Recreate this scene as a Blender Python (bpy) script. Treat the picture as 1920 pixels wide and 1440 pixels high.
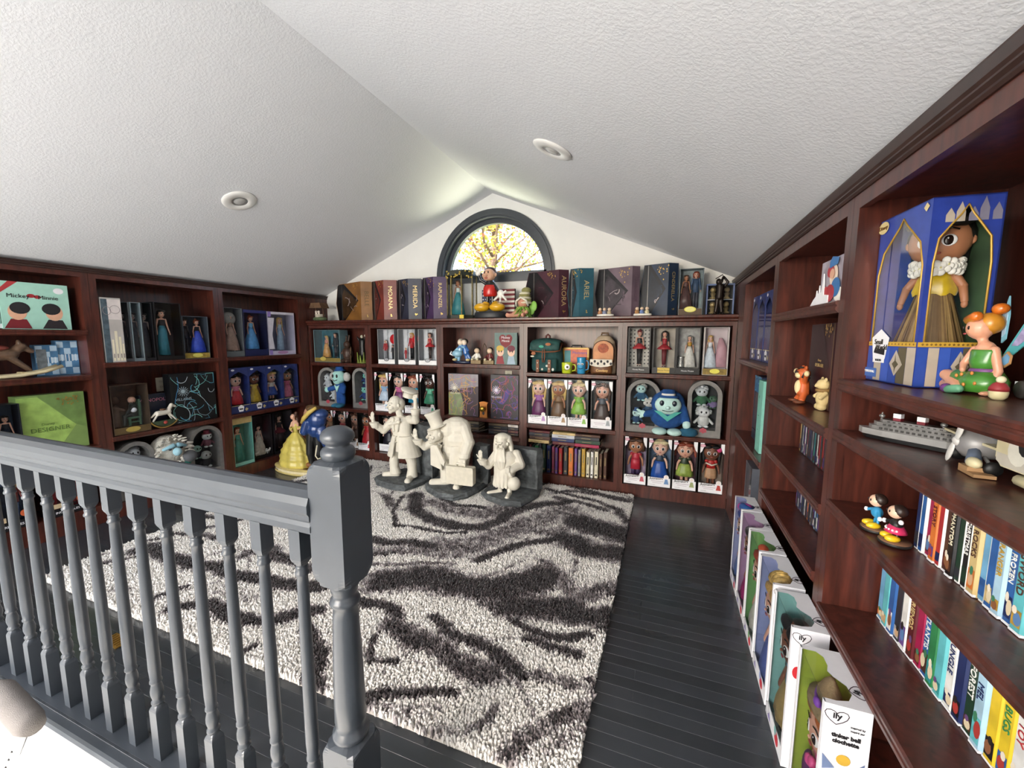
import bpy, bmesh, math, random
import numpy as np
from mathutils import Vector, Matrix, noise
for o in list(bpy.data.objects): bpy.data.objects.remove(o, do_unlink=True)
SC = bpy.context.scene
COL = SC.collection
PI = math.pi
# ------------------------------------------------------------------ camera
cam = bpy.data.cameras.new('camera'); co = bpy.data.objects.new('camera', cam); COL.objects.link(co)
F_PX = 760.64
cam.sensor_width = 36; cam.lens = F_PX/1920*36; cam.clip_start = .02; cam.clip_end = 200
yaw, pit, rol = -.3625, -.1149, .0028
fw = Vector((math.sin(yaw)*math.cos(pit), math.cos(yaw)*math.cos(pit), math.sin(pit)))
rt = Vector((math.cos(yaw), -math.sin(yaw), 0)); up = rt.cross(fw)
r2 = rt*math.cos(rol)+up*math.sin(rol); u2 = up*math.cos(rol)-rt*math.sin(rol)
mw = Matrix((r2, u2, -fw)).transposed().to_4x4(); mw.translation = (0, 0, 1.306)
co.matrix_world = mw
SC.camera = co
# ------------------------------------------------------------------ colour management
SC.view_settings.view_transform = 'Standard'; SC.view_settings.look = 'None'
SC.view_settings.gamma = 1; SC.view_settings.use_curve_mapping = False
SC.view_settings.exposure = 0.0
# ------------------------------------------------------------------ world, sun, large lights
w = bpy.data.worlds.new('world'); SC.world = w; w.use_nodes = True
nt = w.node_tree; bg = nt.nodes['Background']
sky = nt.nodes.new('ShaderNodeTexSky'); sky.sky_type = 'NISHITA'; sky.sun_disc = False
sky.sun_elevation = math.radians(38); sky.sun_rotation = math.radians(200); sky.dust_density = 2.5
mixw = nt.nodes.new('ShaderNodeMixRGB'); mixw.inputs[0].default_value = .55; mixw.inputs[2].default_value = (1, 1, .98, 1)
nt.links.new(sky.outputs[0], mixw.inputs[1]); nt.links.new(mixw.outputs[0], bg.inputs[0])
bg.inputs[1].default_value = 2.6
def lamp(name, kind, loc, aim, energy, col, **k):
    L = bpy.data.lights.new(name, kind); L.energy = energy; L.color = col
    for a, b in k.items(): setattr(L, a, b)
    o = bpy.data.objects.new(name, L); COL.objects.link(o); o.location = loc
    d = Vector(aim)-Vector(loc); o.rotation_euler = d.to_track_quat('-Z', 'Y').to_euler()
    return o
lamp('sun', 'SUN', (-6, -4, 12), (-2, 8, 2), 7, (1, .95, .86), angle=math.radians(1))
# daylight through the tall windows of the stair hall behind the camera
lamp('stair_window_daylight', 'AREA', (-2.3, -2.75, 1.25), (-1.75, 3.4, .7), 138, (.95, .975, 1), shape='RECTANGLE', size=2.9, size_y=2.5)
# sunlight thrown up from the garden through the half-round window
lamp('garden_bounce_daylight', 'AREA', (-1.75, 5.1, .85), (-1.45, 3.5, 2.2), 70, (1, .96, .76), shape='RECTANGLE', size=1.6, size_y=.9)
# ------------------------------------------------------------------ materials
_m = {}
def lin(h):
    h = h.lstrip('#'); c = [int(h[i:i+2], 16)/255 for i in (0, 2, 4)]
    return tuple((x/12.92 if x <= .04045 else ((x+.055)/1.055)**2.4) for x in c)+(1,)
def C(h, rough=.5, metal=0., var=.06, scale=30, bump=0., bscale=200, coat=0., spec=.5, sheen=0.):
    """procedural material: colour broken up by noise, optional bump"""
    key = (h, rough, metal, var, scale, bump, bscale, coat, spec, sheen)
    if key in _m: return _m[key]
    m = bpy.data.materials.new('paint_'+h.strip('#')); m.use_nodes = True
    n = m.node_tree; b = n.nodes['Principled BSDF']
    c = lin(h)
    b.inputs['Base Color'].default_value = c
    b.inputs['Roughness'].default_value = rough; b.inputs['Metallic'].default_value = metal
    b.inputs['Coat Weight'].default_value = coat; b.inputs['Coat Roughness'].default_value = .15
    b.inputs['Specular IOR Level'].default_value = spec; b.inputs['Sheen Weight'].default_value = sheen
    tc = n.nodes.new('ShaderNodeTexCoord')
    if var > 0:
        no = n.nodes.new('ShaderNodeTexNoise'); no.inputs['Scale'].default_value = scale; no.inputs['Detail'].default_value = 3
        rp = n.nodes.new('ShaderNodeValToRGB')
        rp.color_ramp.elements[0].position = .3; rp.color_ramp.elements[1].position = .7
        rp.color_ramp.elements[0].color = tuple(x*(1-var*1.6) for x in c[:3])+(1,)
        rp.color_ramp.elements[1].color = tuple(min(1, x*(1+var)) for x in c[:3])+(1,)
        n.links.new(tc.outputs['Object'], no.inputs['Vector']); n.links.new(no.outputs['Fac'], rp.inputs[0]); n.links.new(rp.outputs[0], b.inputs['Base Color'])
    if bump > 0:
        nb = n.nodes.new('ShaderNodeTexNoise'); nb.inputs['Scale'].default_value = bscale; nb.inputs['Detail'].default_value = 4
        bp = n.nodes.new('ShaderNodeBump'); bp.inputs['Strength'].default_value = bump; bp.inputs['Distance'].default_value = .01
        n.links.new(tc.outputs['Object'], nb.inputs['Vector']); n.links.new(nb.outputs['Fac'], bp.inputs['Height']); n.links.new(bp.outputs[0], b.inputs['Normal'])
    _m[key] = m
    return m
def mat_wood():
    m = bpy.data.materials.new('cherry_stained_wood'); m.use_nodes = True; n = m.node_tree; b = n.nodes['Principled BSDF']
    tc = n.nodes.new('ShaderNodeTexCoord'); mp = n.nodes.new('ShaderNodeMapping'); mp.inputs['Scale'].default_value = (14, 14, 1.6)
    no = n.nodes.new('ShaderNodeTexNoise'); no.inputs['Scale'].default_value = 3; no.inputs['Detail'].default_value = 8; no.inputs['Distortion'].default_value = .6
    rp = n.nodes.new('ShaderNodeValToRGB'); e = rp.color_ramp.elements
    e[0].position = .3; e[0].color = lin('#32150f'); e[1].position = .75; e[1].color = lin('#5f2d22')
    n.links.new(tc.outputs['Object'], mp.inputs[0]); n.links.new(mp.outputs[0], no.inputs['Vector']); n.links.new(no.outputs['Fac'], rp.inputs[0]); n.links.new(rp.outputs[0], b.inputs['Base Color'])
    b.inputs['Roughness'].default_value = .36; b.inputs['Coat Weight'].default_value = .25; b.inputs['Coat Roughness'].default_value = .25
    return m
WOOD = mat_wood()
def mat_ceiling(name, h, s, dist):
    m = bpy.data.materials.new(name); m.use_nodes = True; n = m.node_tree; b = n.nodes['Principled BSDF']
    b.inputs['Base Color'].default_value = lin(h); b.inputs['Roughness'].default_value = .55; b.inputs['Specular IOR Level'].default_value = .35
    tc = n.nodes.new('ShaderNodeTexCoord'); no = n.nodes.new('ShaderNodeTexNoise'); no.inputs['Scale'].default_value = 95; no.inputs['Detail'].default_value = 2
    rp = n.nodes.new('ShaderNodeValToRGB'); rp.color_ramp.elements[0].position = .42; rp.color_ramp.elements[1].position = .62
    bp = n.nodes.new('ShaderNodeBump'); bp.inputs['Strength'].default_value = s; bp.inputs['Distance'].default_value = dist
    n.links.new(tc.outputs['Object'], no.inputs['Vector']); n.links.new(no.outputs['Fac'], rp.inputs[0]); n.links.new(rp.outputs[0], bp.inputs['Height']); n.links.new(bp.outputs[0], b.inputs['Normal'])
    return m
CEIL = mat_ceiling('textured_ceiling_paint', '#e6e7ea', .16, .004)
WALLW = C('#f0efea', .6, var=.015, scale=6, bump=.06, bscale=260)
GREY = C('#373c43', .36, var=.04, scale=18, coat=.15)
def mat_glass(name, tint, gl):
    m = bpy.data.materials.new(name); m.use_nodes = True; n = m.node_tree
    out = n.nodes['Material Output']; n.nodes.remove(n.nodes['Principled BSDF'])
    t = n.nodes.new('ShaderNodeBsdfTransparent'); t.inputs[0].default_value = tint
    g = n.nodes.new('ShaderNodeBsdfGlossy'); g.inputs['Roughness'].default_value = .06
    lw = n.nodes.new('ShaderNodeFresnel'); lw.inputs[0].default_value = gl
    ml = n.nodes.new('ShaderNodeMath'); ml.operation = 'MULTIPLY'; ml.inputs[1].default_value = .32; n.links.new(lw.outputs[0], ml.inputs[0])
    mx = n.nodes.new('ShaderNodeMixShader')
    n.links.new(ml.outputs[0], mx.inputs[0]); n.links.new(t.outputs[0], mx.inputs[1]); n.links.new(g.outputs[0], mx.inputs[2]); n.links.new(mx.outputs[0], out.inputs[0])
    return m
FILM = mat_glass('clear_box_film', (.95, .96, .97, 1), 1.38)
PANE = mat_glass('window_pane_glass', (.98, .99, .99, 1), 1.45)
WHITE = C('#eeedf0', .45, var=.02); BLACK = C('#0d0c0d', .4, var=.05); GOLD = C('#b08a3c', .35, .6); INK = C('#1c1a1e', .6, var=0)
SKIN = C('#dba58c', .5, var=.02); TAN = C('#a86d4c', .5, var=.02); BROWN = C('#63402f', .5, var=.02); MINT = C('#a8d8cc', .6)
EYE = C('#f3f1ee', .3, var=0); PUP = C('#22150f', .25, var=0); LIP = C('#a84a4c', .4, var=0)
# ------------------------------------------------------------------ mesh builder
class MB:
    def __init__(s): s.v = []; s.f = []; s.m = []; s.s = []
    def add(s, vs, fs, mi=0, sm=False):
        o = len(s.v); s.v += [tuple(v) for v in vs]
        for f in fs: s.f.append(tuple(o+i for i in f)); s.m.append(mi); s.s.append(sm)
        return s
    def box(s, x0, x1, y0, y1, z0, z1, mi=0):
        v = [(x, y, z) for x in (x0, x1) for y in (y0, y1) for z in (z0, z1)]
        return s.add(v, [(0, 1, 3, 2), (4, 6, 7, 5), (0, 4, 5, 1), (2, 3, 7, 6), (0, 2, 6, 4), (1, 5, 7, 3)], mi)
    def prism(s, pts, a, b, ax='y', mi=0, mi_side=None):
        n = len(pts)
        def P(p, t): return {'y': (p[0], t, p[1]), 'x': (t, p[0], p[1]), 'z': (p[0], p[1], t)}[ax]
        v = [P(p, a) for p in pts]+[P(p, b) for p in pts]
        s.add(v, [tuple(range(n)), tuple(range(2*n-1, n-1, -1))], mi)
        o = len(s.v)-2*n
        for i in range(n):
            j = (i+1) % n; s.f.append((o+i, o+j, o+n+j, o+n+i)); s.m.append(mi if mi_side is None else mi_side); s.s.append(False)
        return s
    def lathe(s, prof, seg=16, c=(0, 0, 0), mi=0, sx=1, sy=1, sm=True, cap=True):
        v = []; f = []
        for (r, z) in prof:
            for k in range(seg):
                a = 2*PI*k/seg; v.append((c[0]+sx*r*math.cos(a), c[1]+sy*r*math.sin(a), c[2]+z))
        for i in range(len(prof)-1):
            for k in range(seg):
                k2 = (k+1) % seg; f.append((i*seg+k, i*seg+k2, (i+1)*seg+k2, (i+1)*seg+k))
        s.add(v, f, mi, sm)
        if cap:
            o = len(s.v)-len(v)
            s.f.append(tuple(o+k for k in reversed(range(seg)))); s.m.append(mi); s.s.append(False)
            s.f.append(tuple(o+(len(prof)-1)*seg+k for k in range(seg))); s.m.append(mi); s.s.append(False)
        return s
    def loft(s, secs, seg=16, mi=0, sm=True):
        """sections (cx, cy, z, rx, ry)"""
        v = []; f = []
        for (cx, cy, z, rx, ry) in secs:
            for k in range(seg):
                a = 2*PI*k/seg; v.append((cx+rx*math.cos(a), cy+ry*math.sin(a), z))
        for i in range(len(secs)-1):
            for k in range(seg):
                k2 = (k+1) % seg; f.append((i*seg+k, i*seg+k2, (i+1)*seg+k2, (i+1)*seg+k))
        f.append(tuple(reversed(range(seg)))); f.append(tuple((len(secs)-1)*seg+k for k in range(seg)))
        return s.add(v, f, mi, sm)
    def tube(s, pts, r, seg=8, mi=0, closed=False):
        pts = [Vector(p) for p in pts]; n = len(pts)
        rs = r if isinstance(r, (list, tuple)) else [r]*n
        v = []; f = []; prev = None
        for i, p in enumerate(pts):
            if closed: t = (pts[(i+1) % n]-pts[i-1])
            else: t = (pts[min(i+1, n-1)]-pts[max(i-1, 0)])
            t.normalize()
            if prev is None: a = t.orthogonal().normalized()
            else:
                a = prev-t*prev.dot(t)
                a = a.normalized() if a.length > 1e-6 else t.orthogonal().normalized()
            prev = a; b = t.cross(a)
            for k in range(seg):
                q = 2*PI*k/seg; v.append(p+(a*math.cos(q)+b*math.sin(q))*rs[i])
        m = n if closed else n-1
        for i in range(m):
            i2 = (i+1) % n
            for k in range(seg):
                k2 = (k+1) % seg; f.append((i*seg+k, i*seg+k2, i2*seg+k2, i2*seg+k))
        if not closed: f.append(tuple(reversed(range(seg)))); f.append(tuple((n-1)*seg+k for k in range(seg)))
        return s.add(v, f, mi, True)
    def cap(s, p0, p1, r0, r1=None, seg=10, mi=0):
        """capsule with tapered radius and round ends"""
        r1 = r0 if r1 is None else r1
        p0 = Vector(p0); p1 = Vector(p1); d = p1-p0; L = d.length; d = d/L if L > 1e-9 else Vector((0, 0, 1))
        pts = []; rs = []
        for a in (-80, -50, -20): pts.append(p0+d*r0*math.sin(math.radians(a))); rs.append(r0*math.cos(math.radians(a)))
        for a in (20, 50, 80): pts.append(p1+d*r1*math.sin(math.radians(a))); rs.append(r1*math.cos(math.radians(a)))
        return s.tube(pts, rs, seg, mi)
    def ell(s, c, r, seg=14, rings=8, mi=0, rot=None):
        v = []; f = []; c = Vector(c)
        if not isinstance(r, (tuple, list)): r = (r, r, r)
        v.append(Vector((0, 0, -r[2])))
        for i in range(1, rings):
            t = -PI/2+PI*i/rings
            for k in range(seg):
                a = 2*PI*k/seg; v.append(Vector((r[0]*math.cos(t)*math.cos(a), r[1]*math.cos(t)*math.sin(a), r[2]*math.sin(t))))
        v.append(Vector((0, 0, r[2])))
        for k in range(seg): f.append((0, 1+(k+1) % seg, 1+k))
        for i in range(rings-2):
            for k in range(seg):
                k2 = (k+1) % seg; f.append((1+i*seg+k, 1+i*seg+k2, 1+(i+1)*seg+k2, 1+(i+1)*seg+k))
        t = len(v)-1
        for k in range(seg): f.append((1+(rings-2)*seg+k, 1+(rings-2)*seg+(k+1) % seg, t))
        if rot is not None: v = [rot @ p for p in v]
        return s.add([p+c for p in v], f, mi, True)
    def disc(s, x, z, rx, rz, y, mi=0, seg=14, a0=0, a1=2*PI):
        full = abs(a1-a0-2*PI) < 1e-6; n = seg
        v = [(x+rx*math.cos(a0+(a1-a0)*k/(n if full else n-1)), y, z+rz*math.sin(a0+(a1-a0)*k/(n if full else n-1))) for k in range(n)]
        return s.add(v, [tuple(range(n))], mi)
    def poly(s, pts, y, mi=0): return s.add([(p[0], y, p[1]) for p in pts], [tuple(range(len(pts)))], mi)
    def rect(s, x0, x1, z0, z1, y, mi=0): return s.poly([(x0, z0), (x1, z0), (x1, z1), (x0, z1)], y, mi)
    def stroke(s, pts, wd, y, mi=0):
        n = len(pts)
        L = []; R = []
        for i in range(n):
            a = Vector(pts[max(i-1, 0)]); b = Vector(pts[min(i+1, n-1)]); t = b-a
            t = t/t.length if t.length > 1e-9 else Vector((1, 0)); nn = Vector((-t.y, t.x))*wd/2; p = Vector(pts[i])
            L.append(p+nn); R.append(p-nn)
        v = [(p.x, y, p.y) for p in L]+[(p.x, y, p.y) for p in R]
        return s.add(v, [(i, i+n, i+n+1, i+1) for i in range(n-1)], mi)
    def mesh(s, name):
        me = bpy.data.meshes.new(name); me.from_pydata(s.v, [], s.f)
        me.polygons.foreach_set('material_index', s.m); me.polygons.foreach_set('use_smooth', s.s); me.update()
        return me
    def build(s, name, mats, parent=None, loc=None, rz=0):
        me = s.mesh(name)
        for m in (mats if isinstance(mats, (list, tuple)) else [mats]): me.materials.append(m)
        return link(name, me, parent, loc, rz)
def link(name, me, parent=None, loc=None, rz=0):
    o = bpy.data.objects.new(name, me); COL.objects.link(o)
    if parent is not None: o.parent = parent
    if loc is not None: o.location = loc
    if rz: o.rotation_euler = (0, 0, rz)
    return o
def tag(o, label=None, cat=None, group=None, kind=None):
    if label: o['label'] = label
    if cat: o['category'] = cat
    if group: o['group'] = group
    if kind: o['kind'] = kind
    return o
def thing(name, label, cat, loc, rz=0, group=None):
    o = bpy.data.objects.new(name, None); o.empty_display_size = .05; COL.objects.link(o)
    o.location = loc; o.rotation_euler = (0, 0, rz)
    return tag(o, label, cat, group)
def sub(name, parent, loc=(0, 0, 0), rz=0, s=1):
    o = bpy.data.objects.new(name, None); COL.objects.link(o); o.parent = parent; o.location = loc; o.rotation_euler = (0, 0, rz); o.scale = (s, s, s)
    return o
def sculpt(mb, voxel, smooth=3):
    """overlapping closed shapes -> one continuous skin"""
    me = mb.mesh('tmp'); o = bpy.data.objects.new('tmp', me); COL.objects.link(o)
    r = o.modifiers.new('r', 'REMESH'); r.mode = 'VOXEL'; r.voxel_size = voxel; r.use_smooth_shade = True
    if smooth:
        q = o.modifiers.new('s', 'SMOOTH'); q.iterations = smooth; q.factor = .5
    dg = bpy.context.evaluated_depsgraph_get(); dg.update()
    me2 = bpy.data.meshes.new_from_object(o.evaluated_get(dg)); bpy.data.objects.remove(o)
    me2.materials.clear()
    return me2
_fonts = {}
def text(parent, s, size, x, y, z, m, rot=0, name='lettering', sx=1.0, face='front', depth=.0006, bold=0.0):
    """flat lettering standing in the parent's x-z plane, read from -y; rot turns it in that plane"""
    cu = bpy.data.curves.new('t', 'FONT'); cu.body = s; cu.size = size; cu.align_x = 'CENTER'; cu.align_y = 'CENTER'; cu.extrude = depth; cu.offset = bold; cu.resolution_u = 3
    o = bpy.data.objects.new('t', cu); COL.objects.link(o)
    dg = bpy.context.evaluated_depsgraph_get(); dg.update()
    me = bpy.data.meshes.new_from_object(o.evaluated_get(dg)); bpy.data.objects.remove(o); bpy.data.curves.remove(cu)
    R = Matrix.Rotation(PI/2, 4, 'X') @ Matrix.Rotation(rot, 4, 'Z') @ Matrix.Diagonal((sx, 1, 1, 1))
    if face == 'side': R = Matrix.Rotation(PI/2, 4, 'Z') @ R      # on the +x face
    if face == 'end': R = Matrix.Rotation(-PI/2, 4, 'Z') @ R      # on the -x face
    me.transform(Matrix.Translation((x, y, z)) @ R); me.materials.clear(); me.materials.append(m)
    return link(name, me, parent)
D, XL, XR, ZC = 3.372, -3.649, .478, 1.306
def at(pl, a, z, off=.03):
    """loc and turn for something facing out of the back (B), left (L) or right (R) bookcase"""
    if pl == 'B': return (a, D+off, z), 0
    if pl == 'L': return (XL-off, a, z), PI/2
    return (XR+off, a, z), -PI/2
ORD = ['first', 'second', 'third', 'fourth', 'fifth', 'sixth', 'seventh', 'eighth', 'ninth', 'tenth', 'eleventh', 'twelfth', 'thirteenth', 'fourteenth', 'fifteenth', 'sixteenth', 'seventeenth', 'eighteenth', 'nineteenth', 'twentieth', 'twenty-first', 'twenty-second', 'twenty-third', 'twenty-fourth']
RND = random.Random(7)
# ================================================================== SETTING
SL = .4225; RX, RZ = -1.587, 2.645; YW = 3.655
def zc(x): return RZ-SL*abs(x-RX)
# floor: sub-floor slab and the painted strips laid along x
FLOORM = [C(h, .27, var=.05, scale=9, coat=.2) for h in ('#303439', '#2e3236', '#33373c', '#2c3034')]
mb = MB(); mb.box(-4.1, .95, .66, 3.8, -.2, -.02); mb.box(-.55, .95, -2.6, .6, -.2, -.02)
floor = tag(mb.build('floor', C('#15171a', .8, var=.02)), kind='structure')
PW = .0508
def plank_mesh(L):
    m = MB(); b = .0009; t = .016; w2 = PW/2-.0001
    prof = [(-w2, -t), (-w2, -b), (-w2+b, 0), (w2-b, 0), (w2, -b), (w2, -t)]
    m.prism([(p[0], p[1]) for p in prof], 0, L, 'x')
    me = m.mesh('floor_plank'); me.materials.append(FLOORM[0]); return me
_pl = {}
y = .655; row = 0
rp = random.Random(3)
while y < D+.0:
    x = -3.66; first = True
    xs = [-3.66]; q = -3.66+rp.choice((.7, 1.1, 1.5, 1.9))
    while q < -.05: xs.append(q); q += rp.choice((1.5, 1.8, 2.1))
    xs.append(.49)
    for a, b in zip(xs[:-1], xs[1:]):
        L = round(b-a-.0006, 3)
        if L not in _pl: _pl[L] = plank_mesh(L)
        o = link('floor_plank', _pl[L], floor, (a, y, -.0))
        o.material_slots[0].link = 'OBJECT'; o.material_slots[0].material = FLOORM[rp.randrange(4)]
    y += PW; row += 1
y0 = .655-PW
mb = MB()
while y0 > -2.4:
    mb.box(-.5, .49, y0-PW/2+.0006, y0+PW/2-.0006, -.016, 0); y0 -= PW
tag(mb.build('floor_planks', FLOORM, floor), kind='stuff')
# landing edge with rounded nosing and the white stair wall below it
mb = MB(); mb.prism([(.6, -.026), (.597, -.016), (.602, -.007), (.61, -.004), (.637, -.004), (.637, -.026)], -4.1, -.56, 'x'); mb.box(-3.955, -.56, .6372, .7, -.026, .0004)
tag(mb.build('trim_1', GREY), kind='structure')
mb = MB(); mb.box(-4.1, -.55, .612, .7, -1.6, -.026)
tag(mb.build('wall_stair', WALLW), kind='structure')
mb = MB(); mb.box(-4.1, .95, -2.6, .62, -.86, -.72)
tag(mb.build('floor_stair', C('#dcd9d4', .8, var=.03)), kind='structure')
mb = MB(); mb.box(-.6, -.54, -2.6, .6, -1.6, -.02)
tag(mb.build('wall_stair_side', WALLW), kind='structure')
# gable wall with a half-round opening
WXc, WZs, WR = -1.583, 1.893, .555
bm = bmesh.new()
outer = [(-4.1, -.1), (.95, -.1), (.95, zc(.95)+.02), (RX, RZ+.02), (-4.1, zc(-4.1)+.02)]
inner = [(WXc+WR*math.cos(PI*k/32), WZs+WR*math.sin(PI*k/32)) for k in range(33)]
for ring in (outer, inner):
    vs = [bm.verts.new((p[0], YW, p[1])) for p in ring]
    for i in range(len(vs)): bm.edges.new((vs[i], vs[(i+1) % len(vs)]))
bmesh.ops.triangle_fill(bm, use_beauty=True, edges=bm.edges[:])
g = bmesh.ops.extrude_face_region(bm, geom=bm.faces[:])
for v in g['geom']:
    if isinstance(v, bmesh.types.BMVert): v.co.y += .12
bmesh.ops.recalc_face_normals(bm, faces=bm.faces[:])
me = bpy.data.meshes.new('wall_back'); bm.to_mesh(me); bm.free(); me.materials.append(WALLW)
tag(link('wall_back', me), kind='structure')
for nm, x0, x1 in (('wall_left', -4.1, -3.96), ('wall_right', .8, .95)):
    mb = MB(); mb.box(x0, x1, -2.6, YW, -.9, 1.95); tag(mb.build(nm, WALLW), kind='structure')
# rear wall of the stair hall with its tall window opening
mb = MB(); yb0, yb1 = -2.6, -2.48
mb.box(-4.1, -3.75, yb0, yb1, -.9, 1.8); mb.box(-.85, .95, yb0, yb1, -.9, 2.4); mb.box(-3.75, -.85, yb0, yb1, -.9, .1)
mb.prism([(-3.75, 2.55), (-.85, 2.55), (-.85, 2.7), (RX, 2.75), (-3.75, 2.7)], yb0, yb1)
tag(mb.build('wall_rear', WALLW), kind='structure')
# sloping ceilings
for nm, xa in (('ceiling_right', XR+.035), ('ceiling_left', XL-.035)):
    mb = MB(); z0 = zc(xa)
    mb.prism([(RX, RZ), (xa, z0), (xa, z0+.12), (RX, RZ+.14)], -2.6, YW+.12, 'y')
    tag(mb.build(nm, CEIL), kind='structure')
for nm, xa, xb in (('ceiling_edge_right', XR+.0355, .95), ('ceiling_edge_left', XL-.0355, -4.1)):
    mb = MB(); mb.box(min(xa, xb), max(xa, xb), -2.6, YW+.12, zc(xa)+.01, zc(xa)+.12); tag(mb.build(nm, CEIL), kind='structure')
# half-round window: casing, jamb, sash, glass
win = tag(MB().box(WXc-WR-.055, WXc+WR+.055, YW-.03, YW+.01, WZs-.065, WZs).build('window_1', GREY), kind='structure')
def ring(r0, r1, ya, yb, seg=40):
    m = MB(); v = []
    for k in range(seg+1):
        a = PI*k/seg
        for r in (r0, r1):
            for yy in (ya, yb): v.append((WXc+r*math.cos(a), yy, WZs+r*math.sin(a)))
    f = []
    for k in range(seg):
        o = 4*k; n = o+4
        f += [(o, n, n+2, o+2), (o+1, o+3, n+3, n+1), (o, o+1, n+1, n), (o+2, n+2, n+3, o+3)]
    f += [(0, 2, 3, 1), (4*seg, 4*seg+1, 4*seg+3, 4*seg+2)]
    return m.add(v, f, 0, False)
m = ring(WR-.005, WR+.03, YW-.03, YW); a_ = ring(WR+.03, WR+.055, YW-.018, YW); m.add(a_.v, a_.f); m.build('window_casing', GREY, win)
ring(WR-.02, WR, YW-.02, YW+.12).build('window_jamb', GREY, win)
m = ring(WR-.062, WR-.02, YW+.045, YW+.09); m.box(WXc-WR+.02, WXc+WR-.02, YW+.045, YW+.09, WZs, WZs+.035); m.build('window_sash', GREY, win)
m = MB(); m.disc(WXc, WZs+.03, WR-.06, WR-.085, YW+.07, seg=40, a0=0, a1=PI); m.build('window_pane', PANE, win)
# recessed ceiling lights
def downlight(x, y, right, label):
    a = math.atan(SL)*(1 if right else -1)
    t = thing('recessed_light', label, 'light', (x, y, zc(x)-.0005)); t.rotation_euler = (0, a, 0)
    tr = C('#e6e4e0', .35, var=.01)
    MB().lathe([(.045, -.006), (.05, -.012), (.085, -.012), (.1, -.006), (.102, 0), (.06, 0)], 36, cap=False).build('trim_ring', tr, t)
    MB().lathe([(.047, -.008), (.046, -.002), (.04, -.0005)], 28).build('baffle', C('#8b8a88', .4), t)
    MB().lathe([(.002, -.014), (.02, -.013), (.034, -.008), (.036, -.002)], 28).build('lamp_lens', C('#b9b8b5', .25), t)
downlight(-.557, 2.013, True, 'white recessed ceiling light on the right slope near the arched window')
downlight(-2.66, 1.964, False, 'white recessed ceiling light on the left slope above the shelves')
# ================================================================== BOOKCASES
def bookcase(pl, a0, a1, z1, shelves, label, sl=.04, sr=.04, depth=.27, top_rail=.03, zb=.1, nose=.012, ztop=None, frame_top=None):
    """a0..a1 run left to right as seen from the room; origin at left front bottom"""
    w_ = abs(a1-a0)
    loc, rz = at(pl, a0, 0, 0)
    t = thing('bookcase', label, 'bookcase', loc, rz, 'cherry bookcases around the loft')
    e = .0006; ft = .02
    MB().box(e, sl, 0, ft, 0, z1).build('stile', WOOD, t)
    MB().box(w_-sr, w_-e, 0, ft, 0, z1).build('stile', WOOD, t)
    MB().box(sl, w_-sr, 0, ft, z1-top_rail, z1).build('top_rail', WOOD, t)
    MB().box(sl, w_-sr, 0, ft, 0, zb).build('bottom_rail', WOOD, t)
    MB().box(sl-.022, sl-.002, ft, depth, 0, z1).build('side_panel', WOOD, t)
    MB().box(w_-sr+.002, w_-sr+.022, ft, depth, 0, z1).build('side_panel', WOOD, t)
    MB().box(sl-.002, w_-sr+.002, depth-.012, depth, 0, z1).build('back_panel', WOOD, t)
    MB().box(sl-.002, w_-sr+.002, ft, depth-.012, z1-.025, z1).build('top_panel', WOOD, t)
    MB().box(sl-.002, w_-sr+.002, ft, depth-.012, zb-.02, zb).build('bottom_panel', WOOD, t)
    for z in shelves:
        m = MB(); m.box(sl, w_-sr, .008, depth-.013, z-.022, z)
        m.prism([(.008, z), (-nose*.6, z), (-nose, z-.004), (-nose, z-.011), (-nose*.7, z-.013), (-nose*.7, z-.017), (-nose*.95, z-.02), (-nose*.95, z-.028), (-nose*.3, z-.036), (.008, z-.036)], sl-.006, w_-sr+.006, 'x')
        m.build('shelf', WOOD, t)
    return t
ZB = 1.424
UX = [-3.648, -2.853, -2.013, -1.173, -.333, .477]
SHB = [[1.03, .545], [1.03, .54], [1.058, .558, .4], [1.0, .54], [1.022, .54]]
nmB = ['far-left bay of the low back bookcase, tombstone boxes on it', 'second bay of the low back bookcase, behind the tall statue', 'middle bay of the low back bookcase, with the doorknob figure', 'fourth bay of the low back bookcase, with backpacks and books', 'right bay of the low back bookcase, with the blue plush']
for i in range(5):
    bookcase('B', UX[i], UX[i+1], ZB, SHB[i], 'dark cherry '+nmB[i], sl=.025 if i == 0 else .036, sr=.03 if i == 4 else .036)
t = thing('display_shelf', 'continuous dark cherry top board of the low back bookcase', 'shelf', (UX[0], D, ZB))
wt = UX[5]-UX[0]
m = MB(); m.prism([(.27, .002), (-.012, .002), (-.016, .01), (-.016, .018), (-.024, .024), (-.03, .034), (-.03, .046), (-.026, .051), (.27, .051)], .0006, wt-.0006, 'x')
m.build('top_board', WOOD, t)
bookcase('L', .751, 1.592, 1.724, [1.345, 1.045, .555], 'tall dark cherry left bookcase bay nearest the railing', zb=.13, depth=.29)
bookcase('L', 1.592, 2.437, 1.724, [1.12, .592], 'tall dark cherry left bookcase bay in the middle', zb=.1, depth=.29)
bookcase('L', 2.437, 3.365, 1.724, [1.12, .596], 'tall dark cherry left bookcase bay in the far corner', sr=.11, depth=.29)
bookcase('R', 1.46, .62, 1.70, [1.19, 1.043, .83, .5], 'tall dark cherry right bookcase bay nearest the camera', depth=.31, top_rail=.04)
bookcase('R', 2.31, 1.46, 1.70, [1.418, 1.03, .785, .56], 'tall dark cherry right bookcase bay in the middle', depth=.31, top_rail=.04)
bookcase('R', 3.365, 2.31, 1.70, [1.165, .67], 'tall dark cherry right bookcase bay in the far corner', sl=.22, depth=.31, top_rail=.04)
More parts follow.
